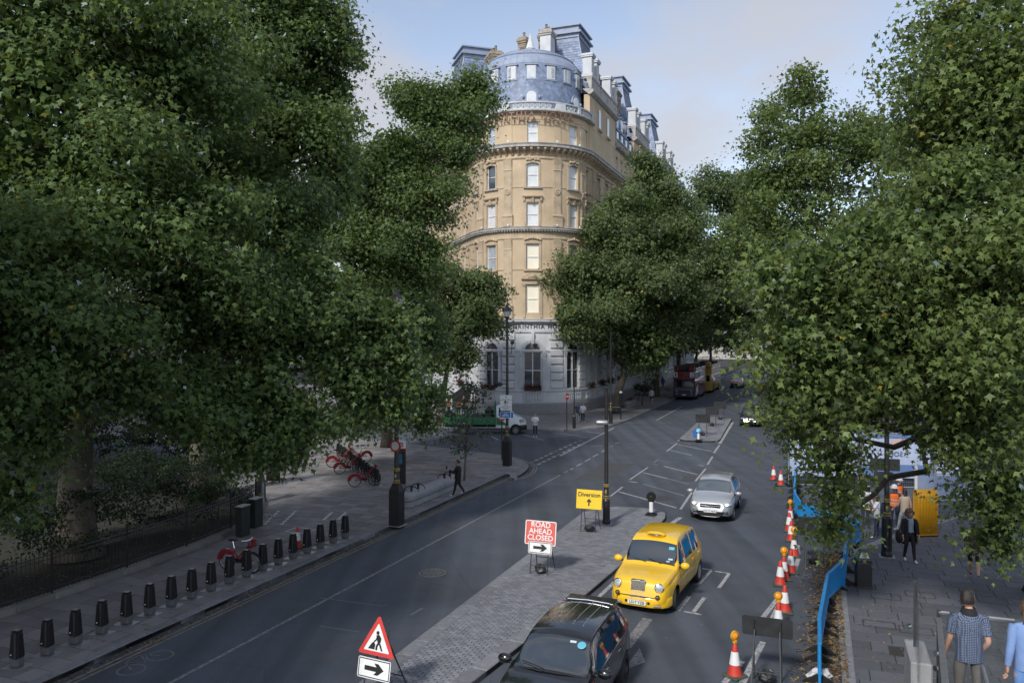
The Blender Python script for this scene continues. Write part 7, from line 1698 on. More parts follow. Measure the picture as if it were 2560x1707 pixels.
M_STK = mat('sticker_blue', (.12, .42, .55), rough=.4); M_STK2 = mat('sticker_pale', (.5, .6, .65), rough=.4)
sticker(c, .72, .56, .16, .09, M_STK); sticker(c, .94, .58, .13, .05, M_STK2); sticker(c, 1.0, .52, .1, .035, M_STK2)
c.strip(-1.2, 1.0, 2.55, 2.7, TAXI, 'side_moulding', .014)
c.strip(1.16, 2.12, 5.58, 5.64, M_SEAM, 'bonnet_gap', .004); c.strip(1.16, 1.95, 4.55, 4.9, TAXI, 'wing_crease', .016)
# driver seen through the windscreen side is left to the dark glass

# ---- black SUV
SUV = paint_mat('suv_black', (.006, .006, .007), rough=.2)
c = Car('black_suv', 'black SUV with ribbed roof cut off by the bottom edge', (1.16, 16.85, 0), HD-R(1), SUV, 4.62, .93,
        zb=[(-2.31, .5), (-2.1, .32), (2.0, .30), (2.31, .4)], ztop=[(-2.31, .75), (-2.25, 1.05), (-2.15, 1.22), (-1.95, 1.50), (-1.85, 1.60), (-1.2, 1.69), (-.3, 1.72), (.25, 1.68), (.50, 1.60), (1.18, 1.13), (1.32, 1.09), (1.9, 1.02), (2.14, .92), (2.26, .72), (2.31, .55)],
        zbelt=[(-2.31, .68), (-2.1, 1.04), (-1.2, 1.06), (.3, 1.02), (1.2, .98), (1.8, .90), (2.15, .78), (2.31, .5)], plan=[(-2.31, .66), (-2.2, .80), (-1.8, .91), (-1, .93), (1.0, .93), (1.7, .90), (2.1, .80), (2.24, .70), (2.31, .58)],
        wb=2.69, axle_f=1.36, wr=.36, cowl=1.17, wtop=.44, rtop=-1.80, rbot=-2.16, pillars=((.1, .92), (-.92, .02), (-1.62, -1.02)), door_x=((.06, 1.02), (-.98, .06)), tumble=.33, name_parts='car', fender=.025)
c.wheels(spokes=10, rim=mat('dark_alloy', (.10, .10, .105), rough=.35, metal=.8), width=.24); c.mirror(.86, SUV, (.15, .25, .17), z=1.12); c.handle(.2, m=M_CHROME); c.handle(-.8, m=M_CHROME)
for y in (-.36, -.14, .14, .36): b = MB(); b.tube([(x, y, float(c.fz(x))-.006+(-.012 if abs(y) > .3 else 0)) for x in (-1.5, -1.0, -.5, 0)], .012, 5); b.build('roof_rib', M_STEEL, c.o)
for sg in (-1, 1): b = MB(); b.tube([(x, sg*(c.pt(x, 6)[1]-.04), c.pt(x, 6)[2]+.055) for x in (-1.65, -1.3, -.7, 0, .25)], .018, 6); b.build('roof_rail', M_CHROME, c.o)
b = MB(); b.bbox((-1.86, 0, 1.625), (.36, 1.16, .05), .02); b.build('spoiler', SUV, c.o)
b = MB(); b.tube([(-1.6, -.5, 1.665), (-1.6, 0, 1.69), (-1.6, .5, 1.665)], .012, 6); b.build('roof_bar', M_CHROME, c.o)
c.strip(-1.62, .95, 4.96, 5.04, M_CHROME, 'window_trim', .006)
b = MB(); b.sphere((0, 0, 0), (.09, .09, .01), 14, 4); p = c.pt(.66, 6.0); o = b.build('round_sticker', M_STK, c.o, (.62, .52, 1.525)); o.rotation_euler = (0, R(33), 0); sticker(c, .58, .33, .13, .05, M_STK2)
b = MB(); b.tube([(1.16, -.62, 1.12), (1.2, -.2, 1.15), (1.2, .2, 1.15), (1.16, .62, 1.12)], .014, 5); b.tube([(1.17, -.1, 1.17), (1.05, -.6, 1.22)], .01, 4); b.build('wipers', M_TRIM, c.o)
c.plate('LD67 VXE', 2.33, .5)

# ---- silver crossover
SILV = paint_mat('silver_paint', (.40, .42, .45), .35, .32)
c = Car('silver_car', 'silver crossover car with lit headlamps following the taxi', (8.95, 34.9, 0), HD, SILV, 4.28, .89,
        zb=[(-2.14, .5), (-1.95, .30), (1.8, .26), (2.14, .34)], ztop=[(-2.14, .8), (-2.08, 1.05), (-1.98, 1.2), (-1.7, 1.46), (-1.55, 1.54), (-.9, 1.63), (-.2, 1.655), (.25, 1.61), (.48, 1.53), (1.12, 1.10), (1.25, 1.06), (1.75, .97), (1.98, .86), (2.09, .68), (2.14, .5)],
        zbelt=[(-2.14, .7), (-1.9, 1.05), (-1.2, 1.06), (.3, 1.0), (1.1, .93), (1.6, .84), (1.95, .72), (2.14, .46)], plan=[(-2.14, .62), (-2.0, .78), (-1.6, .88), (-.6, .89), (1.0, .89), (1.6, .86), (1.9, .77), (2.05, .66), (2.14, .52)],
        wb=2.555, axle_f=1.26, wr=.34, cowl=1.11, wtop=.43, rtop=-1.52, rbot=-2.0, pillars=((.08, .88), (-.82, .0), (-1.4, -.9)), door_x=((.04, .95), (-.88, .04)), tumble=.33, name_parts='car', glass=M_CGLASSL, fender=.03)
c.wheels(spokes=5); c.mirror(.82, SILV, (.15, .22, .15)); c.handle(.16); c.handle(-.72)
b = MB(); b.bbox((0, 0, 0), (.05, .86, .17), .03); g0 = b.build('grille', M_TRIM, c.o, (c.front_x(.3, .69)+.0, 0, .69)); b = MB(); b.tube([(.03, -.4, .03), (.04, 0, 0), (.03, .4, .03)], .012, 5); b.build('chrome_wing', M_CHROME, g0); b = MB(); b.lathe([(.0, .05), (.06, .05), (.07, .03)], (0, 0, 0), 16, 0, 'X'); b.build('badge', M_CHROME, g0)
for sg in (-1, 1):
    b = MB(); b.bbox((0, 0, 0), (.26, .34, .13), .04, taper=.8); o = b.build('headlight', M_HEAD, c.o, (c.front_x(.62, .78)-.06, sg*.62, .78), sg*R(34)); b = MB(); b.sphere((.12, sg*-.03, -.01), (.05, .07, .05), 10, 7); b.build('lit_lamp', M_LIT, o)
    b = MB(); b.bbox((0, 0, 0), (.08, .24, .10), .02); o = b.build('fog_surround', M_TRIM, c.o, (c.front_x(.60, .46)-.0, sg*.60, .46), sg*R(28)); b = MB(); b.box((.042, 0, .02), (.01, .16, .02)); b.build('fog_lamp', M_HEAD, o)
b = MB(); b.bbox((0, 0, 0), (.1, 1.06, .16), .04); b.build('lower_grille', M_TRIM, c.o, (2.085, 0, .36)); b = MB(); b.tube([(2.04, -.5, .31), (2.15, -.25, .275), (2.155, .25, .275), (2.04, .5, .31)], .02, 6); b.build('skid_bar', M_STEEL, c.o)
c.plate('OY17 NHU', 2.165, .50)
for sg in (-1, 1): b = MB(); b.tube([(x, sg*(c.pt(x, 6)[1]-.03), c.pt(x, 6)[2]+.045) for x in (-1.5, -1.0, -.3, .2)], .016, 6); b.build('roof_rail', M_DSTEEL, c.o)
c.strip(-2.0, 2.0, .05, .55, M_TRIM, 'sill_cladding', .004)
# ---- distant saloon going away and dark car behind the leaves
WHT = paint_mat('far_white', (.42, .43, .45), .2)
def simple_car(name, label, loc, hd, pm, rear_lit=False, glass=None):
    c = Car(name, label, loc, hd, pm, 4.5, .9, zb=[(-2.25, .45), (-2.0, .28), (2.0, .26), (2.25, .36)], ztop=[(-2.25, .7), (-2.2, 1.02), (-2.05, 1.16), (-1.65, 1.42), (-1.4, 1.50), (-.4, 1.56), (.2, 1.53), (.45, 1.45), (1.15, 1.03), (1.3, .99), (1.9, .90), (2.12, .8), (2.25, .5)],
        zbelt=[(-2.25, .62), (-2.0, .98), (-1, 1.0), (.4, .96), (1.2, .9), (1.9, .76), (2.25, .46)], plan=[(-2.25, .64), (-2.1, .8), (-1.6, .89), (1, .9), (1.7, .86), (2.05, .74), (2.25, .56)], wb=2.65, axle_f=1.33, wr=.33, cowl=1.13, wtop=.4, rtop=-1.4, rbot=-2.05, pillars=((.05, .9), (-.85, -.03), (-1.4, -.93)), tumble=.34, glass=glass)
    c.wheels(spokes=8); c.mirror(.8, pm)
    for sg in (-1, 1):
        b = MB(); b.bbox((0, 0, 0), (.14, .36, .13), .03); b.build('tail_lamp', M_TAIL, c.o, (-2.13, sg*.60, .92), sg*R(-14)); b = MB(); b.bbox((0, 0, 0), (.2, .34, .12), .03); b.build('headlight', M_HEAD, c.o, (2.03, sg*.58, .72), sg*R(34))
    b = MB(); b.bbox((0, 0, 0), (.06, .7, .16), .02); b.build('grille', M_TRIM, c.o, (2.2, 0, .56)); b = MB(); b.bbox((0, 0, 0), (.06, 1.3, .18), .03); b.build('rear_bumper', M_TRIM, c.o, (-2.24, 0, .42)); return c
c = simple_car('silver_saloon', 'silver car with red tail lamps driving away past the buses', P(121, -11.0), HU, WHT); c.plate('', -2.27, .72, False)
c = simple_car('dark_car', 'dark car coming down the avenue half hidden by the right tree', P(71.5, -5.3), HD, paint_mat('dark_grey', (.02, .021, .023)))

# ---- tipper van
M_VWHITE = paint_mat('van_white', (.62, .65, .68), 0, .35); M_VGREEN = paint_mat('van_green', (.012, .16, .055), 0, .4)
o = thing('tipper_van', 'white and green caged tipper van parked across the side street', 'van', (-2.1, 62.95, 0), R(2), 'vehicles on the side street')
def vloft(secs, m, name, parent, smooth=40):
    'sections (x, half width, z0, z1, shoulder) joined into a shell'
    b = MB(); n = 8; vs = []
    for x, w, z0, z1, sh in secs:
        for y, z in ((-w*.9, z0), (-w, z0+.08), (-w, z1-sh), (-w+sh*.6, z1), (w-sh*.6, z1), (w, z1-sh), (w, z0+.08), (w*.9, z0)): vs.append((x, y, z))
    b.add(vs, [(k*n+e, k*n+(e+1) % n, (k+1)*n+(e+1) % n, (k+1)*n+e) for k in range(len(secs)-1) for e in range(n)]+[tuple(range(n-1, -1, -1)), tuple(range((len(secs)-1)*n, len(secs)*n))]); return b.build(name, m, parent, smooth=smooth)
vloft([(.85, .98, .42, 2.25, .12), (1.3, 1.0, .42, 2.36, .16), (1.75, 1.0, .42, 2.26, .2), (2.2, 1.0, .42, 1.62, .16), (2.36, .99, .42, 1.42, .12), (2.85, .96, .44, 1.26, .12), (3.1, .88, .46, 1.12, .14), (3.2, .78, .5, .95, .15)], M_VWHITE, 'cab', o)
vloft([(2.1, 1.01, .34, .74, .05), (2.9, .985, .34, .72, .05), (3.14, .9, .36, .72, .05), (3.24, .78, .38, .70, .05)], M_TRIM, 'bumper', o)
b = MB(); b.add([(1.70, -.86, 2.20), (2.22, -.88, 1.60), (2.22, .88, 1.60), (1.70, .86, 2.20)], [(0, 1, 2, 3)]); b.v = [(x+.02, y, z+.03) for x, y, z in b.v]; b.build('windscreen', M_CGLASS, o)
for sg in (-1, 1):
    b = MB(); q = [(1.02, 1.42), (1.95, 1.42), (2.12, 1.58), (1.72, 2.08), (1.05, 2.08)]; b.add([(x, sg*1.006, z) for x, z in q], [tuple(range(5))[::1 if sg < 0 else -1]]); b.build('side_window', M_CGLASS, o)
    b = MB(); q = [(.86, .72), (1.75, .72), (1.02, 1.28), (.86, 1.34)]; b.add([(x, sg*1.005, z) for x, z in q], [tuple(range(4))[::1 if sg < 0 else -1]]); b.build('green_flash', M_VGREEN, o)
    b = MB(); b.bbox((0, 0, 0), (.42, .06, .26), .04); b.build('headlight', M_HEAD, o, (2.86, sg*.93, 1.05), sg*R(-16))
    b = MB(); b.bbox((2.02, sg*1.14, 1.62), (.12, .2, .34), .04); b.build('mirror', M_TRIM, o)
b = MB(); b.bbox((3.17, 0, .92), (.06, .9, .22), .02); b.build('grille', M_TRIM, o)
tm, rm = wheel_mesh(.35, .22, 8, M_RIM)
for x in (2.35, -1.75):
    for sg in (-1, 1): t = link('wheel', tm, o, (x, sg*.88, .35), 0 if sg < 0 else math.pi); link('rim', rm, t); d = MB(); d.lathe([(.0, 0), (.42, 0)], (0, 0, 0), 20, 0, 'Y', cap=False); d.build('wheel_well', M_UNDER, o, (x, sg*1.012, .38)); t.location.y = sg*.93
b = MB(); b.bbox((-1.2, 0, .62), (4.0, .9, .2), .02); b.build('chassis', M_UNDER, o)
b = MB(); b.bbox((-1.2, 0, .80), (4.0, 2.0, .12), .02); b.build('tipper_floor', M_VGREEN, o)
for sg in (-1, 1):
    b = MB(); b.bbox((-1.2, sg*1.0, 1.08), (4.0, .05, .5), .015); b.build('drop_side', M_VGREEN, o)
    for k in range(6): b = MB(); b.bbox((-3.15+k*.78, sg*1.0, 1.85), (.05, .04, 1.1), .01); b.build('cage_post', M_VGREEN, o)
    for z in (1.6, 1.95, 2.36): b = MB(); b.bbox((-1.2, sg*1.0, z), (3.95, .03, .04), .008); b.build('cage_rail', M_STEEL if z > 2.2 else M_VGREEN, o)
b = MB(); b.bbox((.80, 0, 1.65), (.08, 2.02, 1.7), .02); b.build('headboard', M_VGREEN, o); b = MB(); b.bbox((-3.2, 0, 1.2), (.06, 2.0, .75), .02); b.build('tailgate', M_VGREEN, o)
b = MB(); b.bbox((.3, 0, 1.5), (.7, 1.8, 1.1), .2); b.sphere((-.5, .2, 1.2), (.7, .7, .4), 12, 8); b.build('load', M_SAND, o)

# ---- open-top buses
def bus(name, label, loc, low, up, rail_m, lettering=False):
    o = thing(name, label, 'bus', loc, AV, 'open-top buses'); Lb, w = 10.4, 1.26      # rear at y=0, running to +y
    b = MB(); b.bbox((0, Lb/2, 1.35), (2*w, Lb, 2.1), .1); b.build('lower_deck', low, o); b = MB(); b.bbox((0, Lb/2, 2.85), (2*w+.01, Lb-.02, 1.0), .08); b.build('upper_deck', up, o)
    b = MB(); b.box((0, Lb/2, 3.36), (2*w-.2, Lb-.3, .03)); b.build('deck_floor', M_UNDER, o)
    for sg in (-1, 1): b = MB(); b.bbox((sg*(w-.06), Lb/2+.4, 3.55), (.09, Lb-1.0, .42), .03); b.build('parapet', up, o)
    for x in (-.83, .83): b = MB(); b.bbox((x, .25, 3.72), (.72, .5, .75), .1); b.build('rear_shoulder', up, o)
    b = MB(); b.bbox((0, -.012, 1.95), (2.2, .03, .72), .03); b.build('rear_window', M_CGLASS, o)
    for k in range(5): b = MB(); b.bbox((w+.004, 1.6+k*1.75, 1.95), (.02, 1.5, .72), .008); b.build('side_window', M_CGLASS, o); b = MB(); b.bbox((-w-.004, 1.6+k*1.75, 1.95), (.02, 1.5, .72), .008); b.build('side_window', M_CGLASS, o)
    for z in (1.22, 1.38): b = MB(); b.bbox((0, -.02, z), (2.3, .03, .03), .006); b.build('rear_trim', M_STEEL, o)
    for x, z in ((-.85, 1.05), (.85, 1.05), (-.85, .75), (.85, .75)): b = MB(); b.lathe([(.0, -.03), (.06, -.03), (.08, 0)], (0, 0, 0), 12, 0, 'Y'); b.build('tail_lamp', M_HEAD, o, (x, -.005, z))
    plate_obj(o, .5, .12, (0, -.02, .62), M_PLATE, 'number_plate')
    tm, rm = wheel_mesh(.48, .28, 8, M_RIM)
    for y in (2.2, 8.0):
        for sg in (-1, 1): t = link('wheel', tm, o, (sg*(w-.12), y, .48), R(90) if sg > 0 else R(-90)); link('rim', rm, t); d = MB(); d.lathe([(.0, 0), (.56, 0)], (0, 0, 0), 20, 0, 'X', cap=False); d.build('wheel_well', M_UNDER, o, (sg*(w+.006), y, .5))
    b = MB()
    for x in (-w+.1, w-.1):
        b.tube([(x, 4.2, 3.5), (x, 4.2, 4.55), (x, 9.8, 4.55), (x, 9.8, 3.5)], .03, 5)
    b.tube([(-w+.1, 4.2, 4.55), (w-.1, 4.2, 4.55)], .03, 5); b.tube([(-w+.1, 9.8, 4.55), (w-.1, 9.8, 4.55)], .03, 5); b.build('roof_hoop', rail_m, o)
    b = MB(); b.box((0, 0, .25), (.4, .09, .55)); b.box((0, .18, .0), (.4, .36, .08)); sm = b.mesh('seat', mat('bus_seat', (.06, .06, .08), rough=.7))
    for k in range(10):
        for x in (-.85, -.4, .4, .85): link('seat', sm, o, (x, 1.4+k*.8, 3.5))
    return o
M_NAVY = paint_mat('bus_navy', (.016, .02, .055), 0, .4); M_MAROON = paint_mat('bus_maroon', (.14, .012, .022), 0, .4); M_BYEL = paint_mat('bus_yellow', (.55, .33, .01), 0, .4)
o = bus('tour_bus', 'red and navy open-top tour bus parked at the left kerb', P(95.2, -14.75), M_NAVY, M_MAROON, M_STEEL)
p = plate_obj(o, .42, .62, (-.98, -.03, 2.98), M_WSIGN, 'poster'); flat(p, ringpts(0, .08, .12, 12), M_BLK); flat(p, [(-.08, -.22), (.1, -.22), (.04, .0), (-.06, .0)], M_BLK)
p = plate_obj(o, .52, .60, (.93, -.03, 2.98), M_WSIGN, 'poster'); strokes(p, [((-.18, .18), (.18, .18)), ((-.18, .08), (.18, .08)), ((-.2, -.1), (.2, -.1)), ((-.2, -.2), (.2, -.2)), ((0, -.05), (0, -.25))], .05, M_BSIGN)
b = MB(); b.bbox((1.272, 2.4, 2.9), (.015, 3.9, .62), .005); sp = b.build('side_poster', mat('poster_grey', (.42, .42, .45), rough=.6, var=.35, vscale=3), o)
b = MB(); b.bbox((1.268, 4.6, 1.2), (.014, 8.5, 1.2), .005); b.build('maroon_flank', M_MAROON, o); b = MB()
strokes(o, [], .1, M_WSIGN) if False else None
n_ = MB(); pts = [(.9, .55), (1.25, 1.55), (1.95, .6), (2.35, 1.75), (2.05, .55)]
for (y0, z0), (y1, z1) in zip(pts, pts[1:]): n_.tube([(1.285, y0, z0), (1.285, y1, z1)], .05, 4)
n_.build('painted_n', M_WSIGN, o)
o = bus('yellow_bus', 'yellow open-top bus parked ahead of the red one', P(107.2, -14.3), M_BYEL, M_BYEL, M_STEEL)
# ================================================================= people
M_SKIN = mat('skin_light', (.46, .27, .20), rough=.55, var=.08, vscale=8); M_SKIN2 = mat('skin_brown', (.20, .105, .07), rough=.55, var=.08, vscale=8)
M_HAIRD = mat('hair_dark', (.022, .016, .013), rough=.5, var=.4, vscale=30, bump=.6, bscale=60); M_HAIRB = mat('hair_brown', (.10, .058, .034), rough=.55, var=.4, vscale=30, bump=.8, bscale=50)
def cloth(name, col, **k): return mat('cloth_'+name, col, rough=.85, var=k.pop('var', .14), vscale=4, bump=.35, bscale=14, **k)
C_BLACK = cloth('black', (.012, .012, .014)); C_WHITE = cloth('white', (.55, .57, .62)); C_NAVY = cloth('navy', (.018, .024, .05)); C_GREY = cloth('grey', (.11, .105, .10)); C_DENIM = cloth('denim', (.05, .08, .15)); C_PALE = cloth('pale', (.40, .42, .44))
C_BLUE = cloth('blue_stripe', (.18, .28, .52)); C_ORANGE = cloth('hi_vis', (.85, .16, .02), emit=0.0); C_BROWN = cloth('brown', (.05, .04, .028)); C_CREAM = cloth('cream', (.42, .36, .30)); C_SKYB = cloth('sky_blue', (.12, .24, .50)); C_SHOE = mat('shoe_white', (.6, .6, .62), rough=.6); C_SHOED = mat('shoe_dark', (.03, .022, .018), rough=.6)
C_SKYP = cloth('pale_blue', (.30, .36, .46)); M_HAIRC = mat('hair_curly', (.16, .10, .062), rough=.6, var=.5, vscale=40, bump=.8, bscale=50)
# patterned polo shirt: small pale lozenges on navy
def polo():
    m = mat('cloth_polo', (.02, .03, .06), rough=.85); t = m.node_tree; n = t.nodes; b = n['Principled BSDF']; co = n.new('ShaderNodeTexCoord'); mp_ = n.new('ShaderNodeMapping'); mp_.inputs['Rotation'].default_value = (0, R(45), 0)
    ck = n.new('ShaderNodeTexChecker'); ck.inputs['Scale'].default_value = 64; ck.inputs['Color1'].default_value = (.018, .026, .055, 1); ck.inputs['Color2'].default_value = (.15, .19, .28, 1)
    t.links.new(co.outputs['Object'], mp_.inputs[0]); t.links.new(mp_.outputs[0], ck.inputs[0]); t.links.new(ck.outputs[0], b.inputs['Base Color']); return m
C_POLO = polo()
def skin_mesh(nodes, edges, levels=2):
    'grow a continuous surface round a skeleton; nodes: name -> (co, radius_x, radius_y)'
    names = list(nodes); idx = {n: i for i, n in enumerate(names)}
    me = bpy.data.meshes.new('skel'); me.from_pydata([nodes[n][0] for n in names], [(idx[a], idx[b]) for a, b in edges], [])
    ob = bpy.data.objects.new('skel', me); COL.objects.link(ob); md = ob.modifiers.new('skin', 'SKIN'); md.use_smooth_shade = True; md.branch_smoothing = .4
    sv = me.skin_vertices[0].data if me.skin_vertices else None
    if sv is None:
        bpy.context.view_layer.objects.active = ob; bpy.ops.mesh.customdata_skin_add(); sv = me.skin_vertices[0].data
    roots = set()
    for n in names: sv[idx[n]].radius = nodes[n][1:3]; sv[idx[n]].use_root = n in ('pelvis',) or n.startswith('root')
    ss = ob.modifiers.new('ss', 'SUBSURF'); ss.levels = levels; ss.render_levels = levels
    dg = bpy.context.evaluated_depsgraph_get(); out_ = bpy.data.meshes.new_from_object(ob.evaluated_get(dg)); bpy.data.objects.remove(ob); bpy.data.meshes.remove(me); return out_
def person(label, loc, facing, h=1.72, top=C_BLACK, legs=C_BLACK, shoes=C_SHOED, skin=None, hair=None, style='short', pose=None, sleeves='long', shorts=False, build=1.0, coat=False, group='people on foot', vest=None, helmet=False, bag=None, fingers=True, look=0.0, shirt=True, coat_m=None):
    'facing: direction of the face as an angle about z from +x'
    skin = skin or M_SKIN; hair = hair or M_HAIRD; k = h/1.72; p = {'stride': .0, 'la': (0, 0), 'ra': (0, 0), 'lean': 0.0}; p.update(pose or {})
    o = thing('person', label, 'person', loc, facing-R(90), group)      # local +y is forward
    st = p['stride']; N_ = {}
    def V(x, y, z): return (x*k, y*k, z*k)
    ln = p['lean']; bw = build
    N_['pelvis'] = (V(0, 0, .95), .125*k*bw, .10*k*bw); N_['waist'] = (V(0, .01+ln*.15, 1.10), .125*k*bw, .095*k*bw); N_['chest'] = (V(0, .0+ln*.35, 1.30), .165*k*bw, .11*k*bw); N_['neckb'] = (V(0, -.01+ln*.5, 1.44), .085*k*bw, .07*k)
    N_['neck'] = (V(0, .0+ln*.55, 1.50), .052*k, .052*k); N_['headb'] = (V(0, .015+ln*.6, 1.56), .058*k, .06*k)
    E = [('pelvis', 'waist'), ('waist', 'chest'), ('chest', 'neckb'), ('neckb', 'neck'), ('neck', 'headb')]
    for sg, s in ((-1, 'l'), (1, 'r')):
        f = st*(1 if s == 'l' else -1)                                     # forward swing of this leg
        kn = (.10*sg, .02+.42*math.sin(f*.9)+.05*max(0, -f), .95-.44*math.cos(f*.8)); an = (.10*sg, kn[1]+.42*math.sin(f*.9-(.55 if f < -.1 else .0)*min(1, abs(f)*2.5)), max(.085, kn[2]-.42*math.cos(f*.6)+(.10 if f < -.25 else 0)))
        if abs(f) > .5 and f < 0: an = (.10*sg, kn[1]-.33, kn[2]-.22)
        N_['hip'+s] = (V(.095*sg, 0, .88), .095*k*bw, .098*k*bw); N_['thigh'+s] = (V(*[(a+b_)/2 for a, b_ in zip((.1*sg, 0, .88), kn)]), .083*k*bw, .086*k*bw); N_['knee'+s] = (V(*kn), .058*k*bw, .06*k*bw); N_['calf'+s] = (V(kn[0], kn[1]*.6+an[1]*.4-.015, kn[2]*.62+an[2]*.38), .056*k*bw, .058*k*bw); N_['ankle'+s] = (V(*an), .04*k, .042*k)
        N_['heel'+s] = (V(an[0], an[1]-.03, an[2]-.045), .042*k, .036*k); N_['ball'+s] = (V(an[0]+.01*sg, an[1]+.12, max(.035, an[2]-.05)), .046*k, .03*k); N_['toe'+s] = (V(an[0]+.012*sg, an[1]+.19, max(.03, an[2]-.055)), .036*k, .022*k)
        E += [('pelvis', 'hip'+s), ('hip'+s, 'thigh'+s), ('thigh'+s, 'knee'+s), ('knee'+s, 'calf'+s), ('calf'+s, 'ankle'+s), ('ankle'+s, 'heel'+s), ('ankle'+s, 'ball'+s), ('ball'+s, 'toe'+s)]
        sh = (.185*sg*bw, ln*.45, 1.40); a, el = p[s+'a']                      # a: upper arm swing forward, el: elbow bend
        ab = p.get(s+'out', .045); ua = (sh[0]+sg*ab*.9, sh[1]+.29*math.sin(a), sh[2]-.29*math.cos(a)); ib = p.get(s+'in', 0.0)
        fa = (ua[0]+sg*(.02-ib*.26), ua[1]+.25*math.sin(a+el), ua[2]-.25*math.cos(a+el)); ha = (fa[0]-sg*ib*.05, fa[1]+.09*math.sin(a+el), fa[2]-.09*math.cos(a+el))
        cf = 1.35 if coat else 1.0
        N_['sh'+s] = (V(*sh), .062*k*bw*cf, .062*k*bw*cf); N_['ua'+s] = (V(*[(x+y)/2 for x, y in zip(sh, ua)]), .05*k*bw*cf, .052*k*bw*cf); N_['el'+s] = (V(*ua), .04*k*bw*cf, .042*k*bw*cf); N_['fa'+s] = (V(*[x*.65+y*.35 for x, y in zip(ua, fa)]), .04*k*bw*cf, .04*k*bw*cf); N_['wr'+s] = (V(*fa), .028*k, .024*k); N_['palm'+s] = (V(*ha), .036*k, .02*k)
        E += [('neckb', 'sh'+s), ('sh'+s, 'ua'+s), ('ua'+s, 'el'+s), ('el'+s, 'fa'+s), ('fa'+s, 'wr'+s), ('wr'+s, 'palm'+s)]
        if fingers:
            d = Vector(ha)-Vector(fa); d.normalize(); sd = Vector((0, 1, 0)).cross(d); sd = sd.normalized() if sd.length > .2 else Vector((1, 0, 0)); up_ = d.cross(sd)
            for q, (off, l_) in enumerate(((-.027, .062), (-.009, .075), (.009, .07), (.026, .055))):
                r0 = Vector(ha)+d*.01+up_*off; r1 = r0+d*l_*.6+sd*(-.012*sg); r2 = r1+d*l_*.4+sd*(-.03*sg)
                N_[f'root{s}{q}'] = (V(*r0), .0095*k, .0095*k); N_[f'f{s}{q}'] = (V(*r1), .0085*k, .0085*k); N_[f'g{s}{q}'] = (V(*r2), .007*k, .007*k); E += [(f'root{s}{q}', f'f{s}{q}'), (f'f{s}{q}', f'g{s}{q}')]
            r0 = Vector(ha)-d*.04+up_*.02; r1 = r0+d*.035+up_*.028; r2 = r1+d*.03+up_*.006
            N_[f'root{s}t'] = (V(*r0), .012*k, .012*k); N_[f't{s}'] = (V(*r1), .01*k, .01*k); N_[f'u{s}'] = (V(*r2), .008*k, .008*k); E += [(f'root{s}t', f't{s}'), (f't{s}', f'u{s}')]
    me = skin_mesh(N_, E, 2)
    # materials by the nearest joint
    part = {}
    for n in N_:
        if n in ('neck', 'headb'): part[n] = 0
        elif n[:2] in ('wr',) or n.startswith('palm') or n.startswith('root') or (n[0] in 'fgtu' and n[1] in 'lr') : part[n] = 0
        elif n[:2] == 'fa' or n[:2] == 'el': part[n] = (2 if coat else 1) if sleeves == 'long' else 0
        elif n[:2] in ('ua', 'sh'): part[n] = (2 if coat else 1) if sleeves != 'none' else 0
        elif n in ('chest', 'waist', 'neckb'): part[n] = 1
        elif n[:4] in ('heel', 'ball') or n[:3] == 'toe': part[n] = 3
        elif n[:5] == 'ankle': part[n] = 0 if shorts else 2
        elif n[:4] == 'calf' or n[:4] == 'knee': part[n] = 0 if shorts else 2
        else: part[n] = 2
    part['pelvis'] = 2
    nm = list(N_); pts = np.array([N_[n][0] for n in nm]); pid = np.array([part[n] for n in nm])
    ctr = np.zeros(len(me.polygons)*3); me.polygons.foreach_get('center', ctr); ctr = ctr.reshape(-1, 3)
    d = ((ctr[:, None, :]-pts[None])**2).sum(2)-np.array([N_[n][1] for n in nm])[None]**2*.4; mi = pid[np.argmin(d, axis=1)]
    me.materials.clear()
    for m in (skin, top, legs, shoes): me.materials.append(m)
    me.polygons.foreach_set('material_index', mi.astype(np.int32)); me.polygons.foreach_set('use_smooth', [True]*len(me.polygons)); me.name = 'body'
    # head: one shaped skull joined to the same mesh
    hx, hy, hz = 0, .03*k+ln*.62*k, 1.635*k; b = MB(); b.sphere((0, 0, 0), (.079*k, .101*k, .124*k), 20, 16)
    vs = []
    for x, y, z in b.v:
        t = z/(.118*k)
        if t < 0 and y > 0: x *= 1-.22*t*t; y *= 1-.02*t
        if t < -.2: x *= 1+.18*(t+.2); 
        if y > .07*k and -.35 < t < .12 and abs(x) < .022*k: y += .022*k*(1-abs(t+.12)/.24 if abs(t+.12) < .24 else 0)
        if y > .06*k and .0 < t < .2 and .018*k < abs(x) < .045*k: y -= .008*k
        vs.append((x, y, z))
    b.v = vs; n0 = len(b.f)
    for sg in (-1, 1): b.sphere((sg*.073*k, -.005*k, -.005*k), (.012*k, .022*k, .032*k), 8, 6); b.sphere((sg*.03*k, .083*k, .012*k), (.011*k, .006*k, .006*k), 6, 4, 1)
    b.sphere((0, .083*k, -.062*k), (.022*k, .006*k, .006*k), 8, 4, 2)
    hm = b.mesh('head', [skin, M_BLK, mat('lips', (.3, .12, .1), rough=.5)], True)
    ca, sa = math.cos(look), math.sin(look); co = np.zeros(len(hm.vertices)*3); hm.vertices.foreach_get('co', co); co = co.reshape(-1, 3); co = np.stack([co[:, 0]*ca-co[:, 1]*sa+hx, co[:, 0]*sa+co[:, 1]*ca+hy, co[:, 2]+hz], 1)
    # join into the body mesh
    nv = len(me.vertices); bv = np.zeros(nv*3); me.vertices.foreach_get('co', bv); allv = np.vstack([bv.reshape(-1, 3), co]); faces = [tuple(p_.vertices) for p_ in me.polygons]+[tuple(v_+nv for v_ in p_.vertices) for p_ in hm.polygons]
